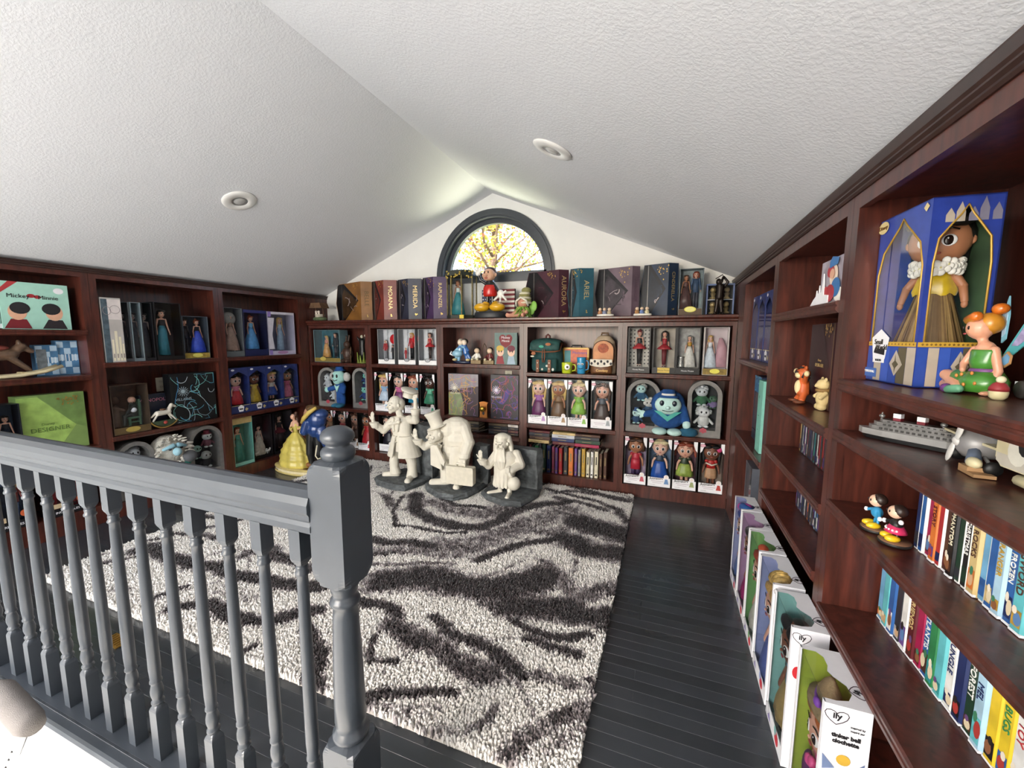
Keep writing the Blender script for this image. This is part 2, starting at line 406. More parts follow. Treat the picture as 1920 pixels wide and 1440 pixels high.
for pl, a0, a1, lab in (('L', 3.367, YW-.003, 'narrow dark cherry filler panel at the left end of the back top shelf'), ('R', YW-.003, 3.367, 'narrow dark cherry filler panel at the right end of the back top shelf')):
    loc, rz = at(pl, a0, 1.48, 0); t = thing('filler_panel', lab, 'panel', loc, rz)
    MB().box(0, abs(a1-a0), 0, .3, 0, (1.724 if pl == 'L' else 1.70)-1.48).build('panel_board', WOOD, t)
for pl, a0, a1, z, lab in (('L', .751, YW-.003, 1.7245, 'dark crown moulding along the top of the left bookcases'), ('R', YW-.003, .62, 1.7005, 'dark crown moulding along the top of the right bookcases')):
    loc, rz = at(pl, a0, z, 0); t = thing('crown_moulding', lab, 'moulding', loc, rz); h = .035 if pl == 'L' else .05
    m = MB(); m.prism([(.3, 0), (-.004, 0), (-.008, .006), (-.006, .012), (-.012, .018), (-.012, .022), (-.016, .028), (-.022, h-.004), (-.022, h), (.03, h), (.05, h-.012), (.3, h-.014)], 0, abs(a1-a0), 'x')
    m.build('moulding_strip', C('#35211c', .4, var=.1), t)
# ================================================================== RAILING
rail = thing('stair_railing', 'grey painted stair railing with turned balusters and a round-topped newel post', 'railing', (-.65, .672, 0))
def RL(x): return x+.65
m = MB(); prof = [(-.03, .872), (-.016, .872), (-.016, .86), (.016, .86), (.016, .872), (.03, .872), (.03, .884), (.026, .893), (.031, .9), (.031, .91), (.036, .918), (.036, .936), (.03, .952), (.016, .964), (0, .968), (-.016, .964), (-.03, .952), (-.036, .936), (-.036, .918), (-.031, .91), (-.031, .9), (-.026, .893), (-.03, .884)]
m.prism(prof, RL(-3.955), RL(-.722), 'x'); m.s = [False]*len(m.s)
m.build('handrail', GREY, rail)
def baluster_mesh():
    m = MB(); h = .017
    # square blocks with lamb's-tongue shoulders
    def shoulder(z0, z1):
        v = []; seg = 16; sec = []
        for (z, k) in ((z0, 0), (z0+(z1-z0)*.4, .25), (z0+(z1-z0)*.75, .65), (z1, 1)):
            ringv = []
            for i in range(seg):
                a = 2*PI*i/seg+PI/4; c, s_ = math.cos(a), math.sin(a)
                q = h/max(abs(c), abs(s_)); r = q*(1-k)+.0125*k
                ringv.append((r*c, r*s_, z))
            sec.append(ringv)
        for r_ in sec: v += r_
        f = [(i*seg+k, i*seg+(k+1) % seg, (i+1)*seg+(k+1) % seg, (i+1)*seg+k) for i in range(3) for k in range(seg)]
        if z1 < z0: f = [tuple(reversed(x)) for x in f]
        m.add(v, f, 0, False)
    m.box(-h, h, -h, h, 0, .162); shoulder(.162, .18)
    m.lathe([(.0125, .18), (.0165, .186), (.0165, .191), (.0125, .196), (.0135, .202), (.0165, .215), (.0165, .228), (.0128, .246), (.012, .25), (.0158, .254), (.0158, .259), (.0135, .263), (.0155, .30), (.0152, .42), (.0128, .72), (.0122, .742), (.016, .746), (.016, .751), (.0128, .756), (.0138, .764), (.0125, .77)], 16)
    shoulder(.788, .77); m.box(-h, h, -h, h, .788, .861)
    return m.mesh('baluster')
bme = baluster_mesh(); bme.materials.append(GREY)
for k in range(-6, 13):
    x = -2.292+.1268*k-.017
    if x < -3.93: continue
    link('baluster', bme, rail, (RL(x), 0, 0))
np_ = sub('newel_post', rail, (RL(-.678), .018, 0))
m = MB(); h = .046
def dome(m, z0, z1, rt, n=24, up=True):
    """square to round shoulder with curved flats"""
    v = []; steps = 5
    for j in range(steps+1):
        k = j/steps
        for i in range(n):
            a = 2*PI*i/n+PI/4; c, s_ = math.cos(a), math.sin(a); q = h/max(abs(c), abs(s_))
            r = min(q, rt+(h*1.4142-rt)*math.sqrt(max(0, 1-k*k)))
            v.append((r*c, r*s_, z0+(z1-z0)*k))
    f = [(i*n+k, i*n+(k+1) % n, (i+1)*n+(k+1) % n, (i+1)*n+k) for i in range(steps) for k in range(n)]
    if z1 < z0: f = [tuple(reversed(x)) for x in f]
    m.add(v, f, 0, False)
m.box(-h, h, -h, h, 0, .315); dome(m, .315, .345, .036)
m.build('base_block', GREY, np_); m = MB()
m.box(-h, h, -h, h, .785, 1.005); dome(m, 1.005, 1.036, .033); dome(m, .785, .742, .032)
m.build('post_block', GREY, np_)
MB().lathe([(.036, .345), (.042, .352), (.042, .362), (.034, .37), (.033, .385), (.036, .392), (.0355, .45), (.033, .55), (.029, .66), (.0275, .685), (.033, .69), (.034, .697), (.031, .703), (.027, .708), (.027, .716), (.03, .722), (.03, .728), (.034, .736), (.032, .744)], 28).build('turned_shaft', GREY, np_)
MB().lathe([(.033, 1.035), (.034, 1.039), (.037, 1.045), (.037, 1.053), (.033, 1.06), (.026, 1.064), (.025, 1.069), (.032, 1.074), (.0365, 1.082), (.036, 1.09), (.031, 1.099), (.021, 1.106), (.008, 1.109), (.001, 1.1095)], 28).build('finial', GREY, np_)
# crutch leaning in the stairwell, its padded top showing
cr = thing('crutch', 'aluminium crutch with grey foam armpit pad leaning in the stairwell', 'crutch', (-1.6, .45, .29))
al = C('#c9cacc', .28, .85, var=.03)
d_ = Vector((-.6065, 0, -.795)); s_ = Vector((.795, 0, -.17)).normalized()
A = Vector((.02, 0, -.03))
MB().tube([Vector((-.13, 0, .03)), Vector((-.08, 0, .038)), Vector((0, 0, .012)), Vector((.06, 0, -.006)), Vector((.085, 0, -.004))], [.022, .03, .031, .031, .024], 14).build('foam_pad', C('#77726f', .9, var=.05, bump=.3, bscale=500), cr)
for o_ in (Vector((.045, 0, -.02)), Vector((-.1, 0, .012))):
    MB().tube([o_, o_+d_*.5, Vector((-.35, 0, -.5))+o_*.25, Vector((-.4, 0, -.6))+o_*.12], .011, 10).build('side_tube', al, cr)
for k in range(5): MB().ell(Vector((.045, -.0105, -.02))+d_*(.12+.045*k), .0035, 8, 5).build('adjuster_hole', BLACK, cr)
MB().tube([Vector((-.39, 0, -.58)), Vector((-.62, 0, -.98))], .012, 10).build('lower_tube', al, cr)
MB().tube([Vector((-.6, 0, -.955)), Vector((-.63, 0, -1.0))], .019, 10).build('rubber_tip', BLACK, cr)
# brass floor register
t = thing('floor_register', 'small brass floor register set in the dark boards behind the balusters', 'vent', (-2.16, .9, .001))
br = C('#c39a4e', .3, .8)
m = MB(); m.box(-.055, .055, -.028, .028, 0, .004); m.build('register_frame', br, t)
for k in range(6): MB().box(-.044+.0165*k, -.038+.0165*k, -.02, .02, .004, .006).build('louver', C('#8f6c30', .35, .8), t)
# ================================================================== RUG
STROKES = [([(-1.86,2.71),(-1.69,2.44),(-1.47,2.34),(-1.29,2.32),(-1.13,2.36),(-1.04,2.52),(-1.02,2.68),(-0.85,2.87),(-0.66,3.01)],0.039,1),([(-1.93,2.66),(-1.82,2.35),(-1.68,2.18),(-1.52,2.21),(-1.28,2.22),(-1.18,2.26)],0.009,0.8),([(-1.66,2.62),(-1.43,2.54),(-1.19,2.55),(-1.08,2.78)],0.065,0.5),([(-1.63,2.72),(-1.45,2.64),(-1.24,2.66)],0.018,1),([(-1.76,1.96),(-1.6,1.97),(-1.45,2.02),(-1.3,2.05)],0.029,1),([(-1.28,2.03),(-1.06,2.14),(-0.91,2.42),(-0.76,2.68),(-0.63,2.85)],0.086,0.5),([(-0.52,2.7),(-0.4,2.64),(-0.29,2.62),(-0.2,2.61)],0.089,1),([(-0.97,2.0),(-0.83,2.21),(-0.66,2.35),(-0.57,2.48)],0.024,0.9),([(-0.85,2.44),(-0.63,2.48),(-0.57,2.55)],0.043,0.5),([(-0.52,2.41),(-0.42,2.34),(-0.3,2.35),(-0.19,2.37)],0.075,0.95),([(-1.65,1.84),(-1.41,1.93),(-1.12,2.01)],0.041,0.45),([(-1.57,1.83),(-1.44,1.89)],0.012,0.9),([(-1.55,1.72),(-1.33,1.82),(-1.08,1.91)],0.009,0.5),([(-1.34,1.64),(-1.15,1.75),(-0.93,1.75),(-0.76,1.78),(-0.63,1.88),(-0.56,1.99)],0.077,0.95),([(-1.42,1.66),(-1.28,1.74),(-1.04,1.8),(-0.94,1.8)],0.014,0.8),([(-0.65,1.69),(-0.57,1.71),(-0.44,1.76),(-0.38,1.78)],0.06,0.9),([(-0.79,1.69),(-0.69,1.68)],0.036,0.6),([(-0.6,1.6),(-0.49,1.57),(-0.39,1.57),(-0.26,1.62)],0.015,0.95),([(-0.51,1.52),(-0.38,1.52),(-0.27,1.51)],0.013,0.85),([(-0.34,1.88),(-0.27,1.95),(-0.18,2.02)],0.044,0.6),([(-0.37,1.73),(-0.28,1.74),(-0.16,1.81)],0.043,0.95),([(-0.6,2.12),(-0.48,2.02),(-0.4,1.9)],0.039,0.5),([(-1.33,1.46),(-1.22,1.46),(-1.11,1.45)],0.023,1),([(-1.09,1.38),(-0.96,1.35),(-0.86,1.35),(-0.74,1.31),(-0.62,1.29),(-0.56,1.3)],0.039,0.7),([(-0.85,1.43),(-0.68,1.43),(-0.58,1.39),(-0.46,1.34)],0.021,0.9),([(-0.95,1.48),(-0.85,1.46)],0.018,0.8),([(-0.95,1.35),(-0.91,1.31),(-0.84,1.33)],0.015,0.8),([(-1.11,1.29),(-1.05,1.19),(-0.95,1.21)],0.004,0.8),([(-0.21,1.4),(-0.17,1.4)],0.012,1),([(-0.4,1.36),(-0.29,1.36),(-0.22,1.37)],0.021,0.5),([(-0.95,1.03),(-0.89,1.09),(-0.8,1.12),(-0.67,1.18)],0.016,1),([(-0.56,1.07),(-0.5,1.13),(-0.49,1.18)],0.009,0.5),([(-0.4,1.04),(-0.36,1.12),(-0.29,1.2),(-0.23,1.25),(-0.16,1.32)],0.026,0.55),([(-0.3,1.2),(-0.26,1.24)],0.016,1),([(-0.3,1.09),(-0.23,1.16),(-0.17,1.22)],0.007,0.4),([(-0.23,1.68),(-0.18,1.69)],0.011,1),([(-0.89,1.02),(-0.79,1.05),(-0.69,1.08)],0.017,0.3),([(-0.79,1.0),(-0.61,1.04)],0.013,0.3),([(-0.7,3.34),(-0.54,3.29),(-0.37,3.21),(-0.22,3.18)],0.022,0.8),([(-0.89,3.21),(-0.69,3.14),(-0.44,3.09),(-0.27,2.99)],0.019,0.7),([(-0.28,2.98),(-0.24,2.85),(-0.19,2.79)],0.025,0.7),([(-0.78,3.05),(-0.6,3.03),(-0.36,2.96)],0.021,0.7),([(-2.92,1.34),(-2.9,1.41),(-2.67,1.38),(-2.45,1.38),(-2.33,1.41),(-2.14,1.38),(-2.03,1.42),(-1.87,1.41),(-1.61,1.47)],0.031,1),([(-2.97,1.55),(-2.75,1.63),(-2.5,1.63)],0.019,0.7),([(-2.23,1.67),(-2.08,1.61),(-1.78,1.59)],0.029,0.8),([(-3.08,1.81),(-2.73,1.86)],0.016,0.9),([(-2.96,1.19),(-2.87,1.28)],0.006,0.7),([(-2.31,1.1),(-2.26,1.22)],0.008,0.7),([(-2.15,1.09),(-2.03,1.18),(-1.8,1.15),(-1.63,1.21),(-1.53,1.29),(-1.48,1.34)],0.025,0.95),([(-1.43,1.22),(-1.27,1.15),(-1.21,1.05),(-1.16,1.0)],0.025,0.9),([(-1.56,1.03),(-1.54,1.06)],0.011,0.8),([(-3.0,1.44),(-2.95,1.49)],0.01,0.8),([(-2.56,1.08),(-2.49,1.13)],0.006,0.4),([(-2.08,1.27),(-1.84,1.28)],0.026,0.3),([(-2.26,1.54),(-2.25,1.6)],0.029,0.6),([(-3.05,2.43),(-3.0,2.58),(-2.93,2.67)],0.02,0.8),([(-2.85,1.31),(-2.81,1.39)],0.012,0.8),([(-2.87,1.69),(-2.72,1.79)],0.01,0.7)]
def rug():
    X0, X1, Y0, Y1 = -3.08, -.2, 1.015, 3.33
    rs = np.random.RandomState(5)
    nx, ny = int((X1-X0)/.0082), int((Y1-Y0)/.0082)
    gx, gy = np.meshgrid(np.linspace(X0, X1, nx), np.linspace(Y0, Y1, ny))
    gx = (gx+rs.uniform(-.004, .004, gx.shape)).ravel(); gy = (gy+rs.uniform(-.004, .004, gy.shape)).ravel()
    # value field: 0 cream .. 1 dark
    def smooth_noise(scale, seed):
        r = np.random.RandomState(seed); n = 64
        g = r.rand(n, n); u = gx/scale; v = gy/scale
        i = np.floor(u).astype(int); j = np.floor(v).astype(int); fu = u-i; fv = v-j
        fu = fu*fu*(3-2*fu); fv = fv*fv*(3-2*fv); a = lambda p, q: g[p % n, q % n]
        return (a(i, j)*(1-fu)+a(i+1, j)*fu)*(1-fv)+(a(i, j+1)*(1-fu)+a(i+1, j+1)*fu)*fv
    wx = gx+.03*(smooth_noise(.12, 1)-.5)+.012*(smooth_noise(.03, 3)-.5); wy = gy+.03*(smooth_noise(.12, 2)-.5)+.012*(smooth_noise(.03, 4)-.5)
    val = np.zeros(gx.shape)
    for pts, hw, kk in STROKES:
        d = np.full(gx.shape, 9.)
        for (ax, ay), (bx, by) in zip(pts[:-1], pts[1:]):
            vx, vy = bx-ax, by-ay; L2 = vx*vx+vy*vy+1e-9
            t_ = np.clip(((wx-ax)*vx+(wy-ay)*vy)/L2, 0, 1)
            d = np.minimum(d, np.hypot(wx-ax-t_*vx, wy-ay-t_*vy))
        hw = max(hw, .011)
        val = np.maximum(val, min(1, kk*1.12)*np.clip(1.55-.85*d/(hw+.004), 0, 1))
        val = np.maximum(val, .34*np.clip(1.5-.8*d/(hw+.008), 0, 1))
    # faint extra veins so that open areas keep the marbled look
    ph = 6.0*gy+3.2*np.sin(1.7*gx+1.1)+2.2*smooth_noise(.45, 9)*3
    vein = np.clip(1.2-np.abs(np.sin(ph*1.35))*6, 0, 1)*.5*np.clip((smooth_noise(.3, 11)-.35)*4, 0, 1)
    ph2 = 9*gy+5*smooth_noise(.6, 21)+2.5*np.sin(2.3*gx)
    far = np.clip((gy-2.05)/.5, 0, 1)
    vein = np.maximum(vein, np.clip(1.5-np.abs(np.sin(ph2*1.2))*3.2, 0, 1)*.8*far*np.clip((smooth_noise(.22, 23)-.3)*4, 0, 1))
    val = np.maximum(val, vein)
    val = np.clip(val+.5*(smooth_noise(.02, 12)-.5)*np.where((val > .2), 1, .25)+.22*(rs.rand(*val.shape)-.5), 0, 1)
    cols = np.array([lin(h)[:3] for h in ('#f6f1ea', '#e4ded8', '#aaa2a2', '#776d6e', '#3a2f31', '#261c1e')]); st = np.array([0, .22, .42, .58, .78, 1])
    rgb = np.stack([np.interp(val, st, cols[:, i]) for i in range(3)], 1)*(1+.12*(rs.rand(len(val), 1)-.5))
    n = len(gx); hgt = .031+.008*rs.rand(n); lean = rs.normal(0, .006, (n, 2)); rad = .0052+.0012*rs.rand(n); a0 = rs.rand(n)*6.28
    V = np.zeros((n, 7, 3)); z0 = .006
    for k in range(3):
        a = a0+k*2*PI/3
        V[:, k, 0] = gx+rad*.8*np.cos(a); V[:, k, 1] = gy+rad*.8*np.sin(a); V[:, k, 2] = z0
        V[:, 3+k, 0] = gx+lean[:, 0]*.7+rad*np.cos(a+.4); V[:, 3+k, 1] = gy+lean[:, 1]*.7+rad*np.sin(a+.4); V[:, 3+k, 2] = hgt*.8
    V[:, 6, 0] = gx+lean[:, 0]*1.3; V[:, 6, 1] = gy+lean[:, 1]*1.3; V[:, 6, 2] = hgt
    base = np.array([[0, 1, 4], [0, 4, 3], [1, 2, 5], [1, 5, 4], [2, 0, 3], [2, 3, 5], [3, 4, 6], [4, 5, 6], [5, 3, 6]])
    Fc = (base[None]+(np.arange(n)*7)[:, None, None]).reshape(-1)
    me = bpy.data.meshes.new('pile'); me.vertices.add(n*7); me.vertices.foreach_set('co', V.reshape(-1))
    nf = n*9; me.loops.add(nf*3); me.loops.foreach_set('vertex_index', Fc.astype(np.int32))
    me.polygons.add(nf); me.polygons.foreach_set('loop_start', np.arange(0, nf*3, 3, dtype=np.int32))
    me.update(calc_edges=True)
    at_ = me.color_attributes.new('yarn', 'FLOAT_COLOR', 'POINT')
    cc = np.ones((n, 7, 4)); cc[:, :, :3] = rgb[:, None, :]
    at_.data.foreach_set('color', cc.reshape(-1))
    m = bpy.data.materials.new('shag_yarn'); m.use_nodes = True; b = m.node_tree.nodes['Principled BSDF']
    ca = m.node_tree.nodes.new('ShaderNodeVertexColor'); ca.layer_name = 'yarn'
    m.node_tree.links.new(ca.outputs[0], b.inputs['Base Color']); b.inputs['Roughness'].default_value = .85; b.inputs['Sheen Weight'].default_value = .3
    me.materials.append(m)
    t = thing('shag_rug', 'large cream shag rug with swirling charcoal and grey marbling', 'rug', ((X0+X1)/2, (Y0+Y1)/2, 0))
    MB().box(X0, X1, Y0, Y1, .0005, .012).build('backing', C('#b9b2aa', .9), t, (-(X0+X1)/2, -(Y0+Y1)/2, 0))
    tag(link('pile', me, t, (-(X0+X1)/2, -(Y0+Y1)/2, 0)), kind='stuff')
rug()
# ================================================================== BUILDERS FOR THE SHELF CONTENTS
_mesh = {}
def child_body():
    """big-headed toddler doll, unit height, facing -y. slots: skin, eye white, pupil, lip, shoe"""
    if 'child' in _mesh: return _mesh['child']
    m = MB()
    m.ell((0, 0, .8), (.175, .155, .185), 16, 10)
    m.cap((0, 0, .6), (0, 0, .66), .045); m.loft([(0, 0, .34, .09, .07), (0, 0, .42, .095, .075), (0, 0, .52, .085, .065), (0, 0, .6, .06, .05)], 12)
    for s in (-1, 1):
        m.cap((s*.075, 0, .585), (s*.15, -.02, .46), .035, .028, 8); m.cap((s*.15, -.02, .46), (s*.17, -.06, .35), .028, .022, 8)
        m.ell((s*.172, -.068, .325), (.02, .018, .03), 8, 6)
        m.cap((s*.05, 0, .36), (s*.055, 0, .06), .046, .034, 8); m.ell((s*.057, -.03, .028), (.035, .065, .028), 10, 6, 4)
        m.ell((s*.165, .01, .79), (.025, .02, .035), 8, 6)
        m.ell((s*.066, -.138, .785), (.044, .012, .042), 12, 8, 1, Matrix.Rotation(s*.42, 3, 'Z')); m.ell((s*.063, -.145, .785), (.031, .009, .036), 12, 8, 2, Matrix.Rotation(s*.42, 3, 'Z')); m.ell((s*.057, -.153, .798), (.008, .004, .009), 6, 5, 1)
        m.tube([(s*.11, -.13, .855), (s*.07, -.145, .872), (s*.035, -.15, .862)], .006, 5, 2)
    m.ell((0, -.16, .745), (.015, .015, .013), 8, 6); m.ell((0, -.146, .7), (.032, .012, .009), 8, 6, 3)
    _mesh['child'] = m; return m
def slim_body():
    """fashion doll, unit height, facing -y"""
    if 'slim' in _mesh: return _mesh['slim']
    m = MB()
    m.ell((0, 0, .915), (.06, .062, .08), 14, 9); m.cap((0, 0, .8), (0, 0, .85), .022)
    m.loft([(0, 0, .5, .062, .05), (0, 0, .56, .066, .052), (0, 0, .64, .045, .036), (0, 0, .73, .06, .045), (0, 0, .8, .07, .036), (0, 0, .82, .03, .025)], 12)
    for s in (-1, 1):
        m.cap((s*.075, 0, .79), (s*.105, .005, .64), .021, .016, 8); m.cap((s*.105, .005, .64), (s*.12, -.035, .5), .016, .012, 8); m.ell((s*.122, -.042, .475), (.012, .012, .022), 8, 6)
        m.cap((s*.034, 0, .5), (s*.034, 0, .27), .036, .025, 8); m.cap((s*.034, 0, .27), (s*.034, 0, .04), .025, .015, 8); m.ell((s*.034, -.02, .016), (.018, .042, .016), 8, 6, 4)
        m.ell((s*.026, -.055, .917), (.015, .009, .013), 8, 6, 1); m.ell((s*.026, -.062, .917), (.01, .005, .012), 8, 6, 2)
    m.ell((0, -.064, .9), (.006, .006, .008), 6, 5); m.ell((0, -.058, .877), (.014, .006, .005), 8, 5, 3)
    _mesh['slim'] = m; return m
def cached(key, fn):
    if key not in _mesh: _mesh[key] = fn().mesh(key)
    return _mesh[key]
def place(name, me, mats, parent):
    while len(me.materials) < len(mats): me.materials.append(mats[len(me.materials)])
    o = link(name, me, parent)
    for i, q in enumerate(mats):
        o.material_slots[i].link = 'OBJECT'; o.material_slots[i].material = q
    return o
def hair_mesh(kind, style):
    def fn():
        m = MB()
        if kind == 'child':
            c, r = (0, .035, .835), (.19, .165, .175)
            m.ell((0, .045, .83), r, 14, 9); m.ell((-.08, -.07, .925), (.11, .08, .05), 10, 6); m.ell((.08, -.07, .925), (.11, .08, .05), 10, 6)
            if style == 'long':
                m.loft([(0, .12, .4, .1, .05), (0, .11, .55, .17, .08), (0, .08, .75, .19, .12)], 12)
                for s in (-1, 1): m.cap((s*.17, .02, .8), (s*.16, .0, .52), .045, .03, 8)
            if style == 'back': m.loft([(0, .13, .42, .1, .05), (0, .12, .58, .15, .07), (0, .09, .78, .17, .1)], 12)
            if style == 'bob':
                for s in (-1, 1): m.cap((s*.165, .03, .82), (s*.16, .02, .68), .055, .045, 8)
                m.loft([(0, .1, .64, .13, .07), (0, .1, .78, .18, .1)], 12)
            if style == 'bun': m.ell((0, .03, 1.02), (.07, .07, .06), 10, 7)
            if style == 'tails':
                for s in (-1, 1): m.ell((s*.2, .03, .88), .06, 10, 7); m.cap((s*.22, .03, .84), (s*.23, 0, .66), .05, .03, 8)
        else:
            m.ell((0, .016, .93), (.07, .066, .078), 12, 8); m.ell((-.03, -.035, .968), (.04, .035, .024), 8, 6); m.ell((.03, -.035, .968), (.04, .035, .024), 8, 6)
            if style == 'long':
                m.loft([(0, .05, .62, .05, .025), (0, .055, .75, .085, .035), (0, .03, .92, .075, .045)], 10)
            if style == 'bob':
                for s in (-1, 1): m.cap((s*.06, .01, .93), (s*.06, .005, .85), .026, .024, 8)
            if style == 'bun': m.ell((0, .03, 1.005), .034, 8, 6)
            if style == 'tails':
                for s in (-1, 1): m.cap((s*.07, 0, .93), (s*.085, -.01, .72), .028, .018, 8)
        return m
    return cached('hair_%s_%s' % (kind, style), fn)
def dress_mesh(kind, style):
    def ruf(m, secs, n, amp):
        seg = 28; v = []; f = []
        for j, (z, rx, ry) in enumerate(secs):
            k = j/(len(secs)-1)
            for i in range(seg):
                a = 2*PI*i/seg; q = 1+amp*k*math.cos(n*a); v.append((rx*q*math.cos(a), ry*q*math.sin(a), z))
        for j in range(len(secs)-1):
            for i in range(seg): f.append((j*seg+i, (j+1)*seg+i, (j+1)*seg+(i+1) % seg, j*seg+(i+1) % seg))
        f.append(tuple(range(seg))); f.append(tuple(reversed(range((len(secs)-1)*seg, len(secs)*seg))))
        m.add(v, f, 1, True)
    def fn():
        m = MB()
        if kind == 'child':
            m.loft([(0, 0, .4, .1, .082), (0, 0, .5, .095, .076), (0, 0, .585, .083, .064), (0, 0, .605, .06, .05)], 14, 0)
            if style == 'gown': ruf(m, [(.46, .1, .085), (.4, .13, .11), (.2, .19, .16), (.03, .21, .18)], 9, .05)
            if style == 'short': ruf(m, [(.46, .1, .085), (.4, .135, .11), (.26, .19, .16), (.17, .2, .17)], 9, .05)
            if style == 'tunic': m.loft([(0, 0, .2, .125, .09), (0, 0, .36, .115, .09), (0, 0, .46, .1, .08)], 14, 0); m.loft([(-.055, 0, .07, .05, .05), (-.055, 0, .24, .055, .055)], 10, 1); m.loft([(.055, 0, .07, .05, .05), (.055, 0, .24, .055, .055)], 10, 1)
            if style == 'wrap': ruf(m, [(.42, .1, .085), (.38, .115, .09), (.22, .13, .1), (.18, .13, .1)], 7, .06)
            for s in (-1, 1): m.ell((s*.095, 0, .575), (.048, .05, .045), 10, 6, 0 if style != 'wrap' else 0)
        else:
            m.loft([(0, 0, .6, .05, .041), (0, 0, .66, .049, .04), (0, 0, .73, .064, .05), (0, 0, .785, .068, .042)], 12, 0)
            if style == 'gown': ruf(m, [(.66, .048, .04), (.58, .085, .07), (.3, .17, .13), (.02, .21, .16)], 10, .05)
            if style == 'tutu': ruf(m, [(.64, .05, .042), (.6, .09, .07), (.53, .17, .14), (.49, .19, .15)], 12, .05); m.loft([(0, 0, .06, .05, .03), (0, 0, .49, .07, .05)], 10, 2)
            if style == 'slip': ruf(m, [(.66, .048, .04), (.55, .08, .065), (.25, .1, .075), (.02, .115, .085)], 8, .05)
            if style == 'suit':
                m.loft([(0, 0, .44, .078, .062), (0, 0, .6, .07, .055), (0, 0, .8, .082, .05)], 12, 0)
                for s in (-1, 1): m.loft([(s*.036, 0, .04, .034, .034), (s*.036, 0, .5, .042, .042)], 10, 1); m.cap((s*.08, 0, .79), (s*.108, .005, .64), .03, .026, 8, 0); m.cap((s*.108, .005, .64), (s*.121, -.03, .52), .026, .022, 8, 0)
        return m
    return cached('dress_%s_%s' % (kind, style), fn)
def doll(parent, x, y, z, h, kind, skin, hair, hstyle, top, skirt, dstyle, shoe='#3a2c2a', rz=0, sy=None):
    d = sub('doll', parent, (x, y, z), rz, h); d.scale.y = h*(sy or (.74 if kind == 'child' else 1))
    sk = skin if not isinstance(skin, str) else C(skin, .5, var=.02)
    me = cached('body_'+kind, child_body if kind == 'child' else slim_body)
    place('doll_body', me, [sk, EYE, PUP, LIP, C(shoe, .4)], d)
    if hair: place('hair', hair_mesh(kind, hstyle), [C(hair, .45, var=.2, scale=60, bump=.2, bscale=90)], d)
    place('clothing', dress_mesh(kind, dstyle), [C(top, .45, var=.1), C(skirt, .42, var=.14, scale=12), C(shoe, .5)], d)
    return d
def carton(t, w_, h, d, shell, back, base_h=0, base=None, head_h=0, head=None, post=.004, film=True, top=None, name='carton', inner=None):
    """open-fronted display box: shell, printed back, base band, header band, clear front"""
    m = MB(); x0, x1 = -w_/2, w_/2; e = .0035
    m.box(x0, x1, d-e, d, 0, h, 0); m.box(x0, x0+e, 0, d-e, 0, h, 0); m.box(x1-e, x1, 0, d-e, 0, h, 0)
    m.box(x0+e, x1-e, 0, d-e, 0, e, 0); m.box(x0+e, x1-e, 0, d-e, h-e, h, 3)
    m.rect(x0+e, x1-e, e, h-e, d-e-.0006, 1)
    if base_h: m.box(x0+e, x1-e, .0, e, e, base_h, 2)
    if head_h: m.box(x0+e, x1-e, .0, e, h-head_h, h-e, 4)
    if post > 0: m.box(x0+e, x0+e+post, .0005, e, base_h+e, h-head_h-e, 0); m.box(x1-e-post, x1-e, .0005, e, base_h+e, h-head_h-e, 0)
    m.build(name, [shell, back, base or shell, top or shell, head or shell], t)
    if film: MB().box(x0+e+post, x1-e-post, .001, .0018, base_h+e, h-head_h-e).build('clear_window', FILM, t)
def oval(t, x, z, rx, rz, y, m, name='label', m2=None, txt=None, ts=.01, tm=None):
    q = MB(); q.disc(x, z, rx, rz, y, 0, 18)
    if m2: q.disc(x, z, rx*.82, rz*.8, y-.0005, 1, 18)
    q.build(name, [m, m2 or m], t)
    if txt: text(t, txt, ts, x, y-.001, z, tm or INK)
def animator(pl, a, z, label, dl, off=.02, grp='toddler doll boxes', back='#8a7f86', tabs=True, logo=True, w_=.178, h=.407, d=.105, script="Animators'"):
    loc, rz = at(pl, a, z, off); t = thing('doll_box', label, 'doll box', loc, rz, grp)
    wh = C('#ecebee', .4, var=.02)
    carton(t, w_, h, d, BLACK, C(back, .6, var=.25, scale=14), .078, wh, 0, None, .004)
    text(t, script, .03, -.02, -.0008, .07, INK, .08, sx=.8, bold=.0004)
    m = MB(); m.rect(-.06, .035, .047, .05, -.0006, 0); m.rect(-.05, .02, .034, .036, -.0006, 0); m.rect(-.07, -.03, .016, .018, -.0006, 1)
    m.build('fine_print', [C('#9a7a94', .6, var=0), C('#77767c', .6, var=0)], t)
    # little cameo figure on the base band
    m = MB(); m.disc(.055, .088, .019, .019, -.0008, 0); m.poly([(.038, .03), (.074, .03), (.064, .072), (.047, .072)], -.0008, 1); m.disc(.055, .09, .013, .014, -.0012, 2)
    m.build('cameo_print', [WHITE, C(dl[5], .5), C('#e8dcd4', .5)], t)
    if tabs:
        for s in (-1, 1):
            q = MB(); q.prism([(s*.085, .4), (s*.085, .315), (s*.072, .33), (s*.058, .37), (s*.058, .4)][::s], .0004, .0012, 'y'); q.build('ribbon_tab', wh, t)
        if logo: oval(t, -.068, .375, .021, .0125, -.0009, C('#7c1f3d', .4), 'oval_logo', C('#d9a9b8', .5))
    doll(t, 0, d*.49, .05, .335, 'child', dl[0], dl[1], dl[2], dl[3], dl[4], dl[6], rz=dl[7] if len(dl) > 7 else 0)
    return t
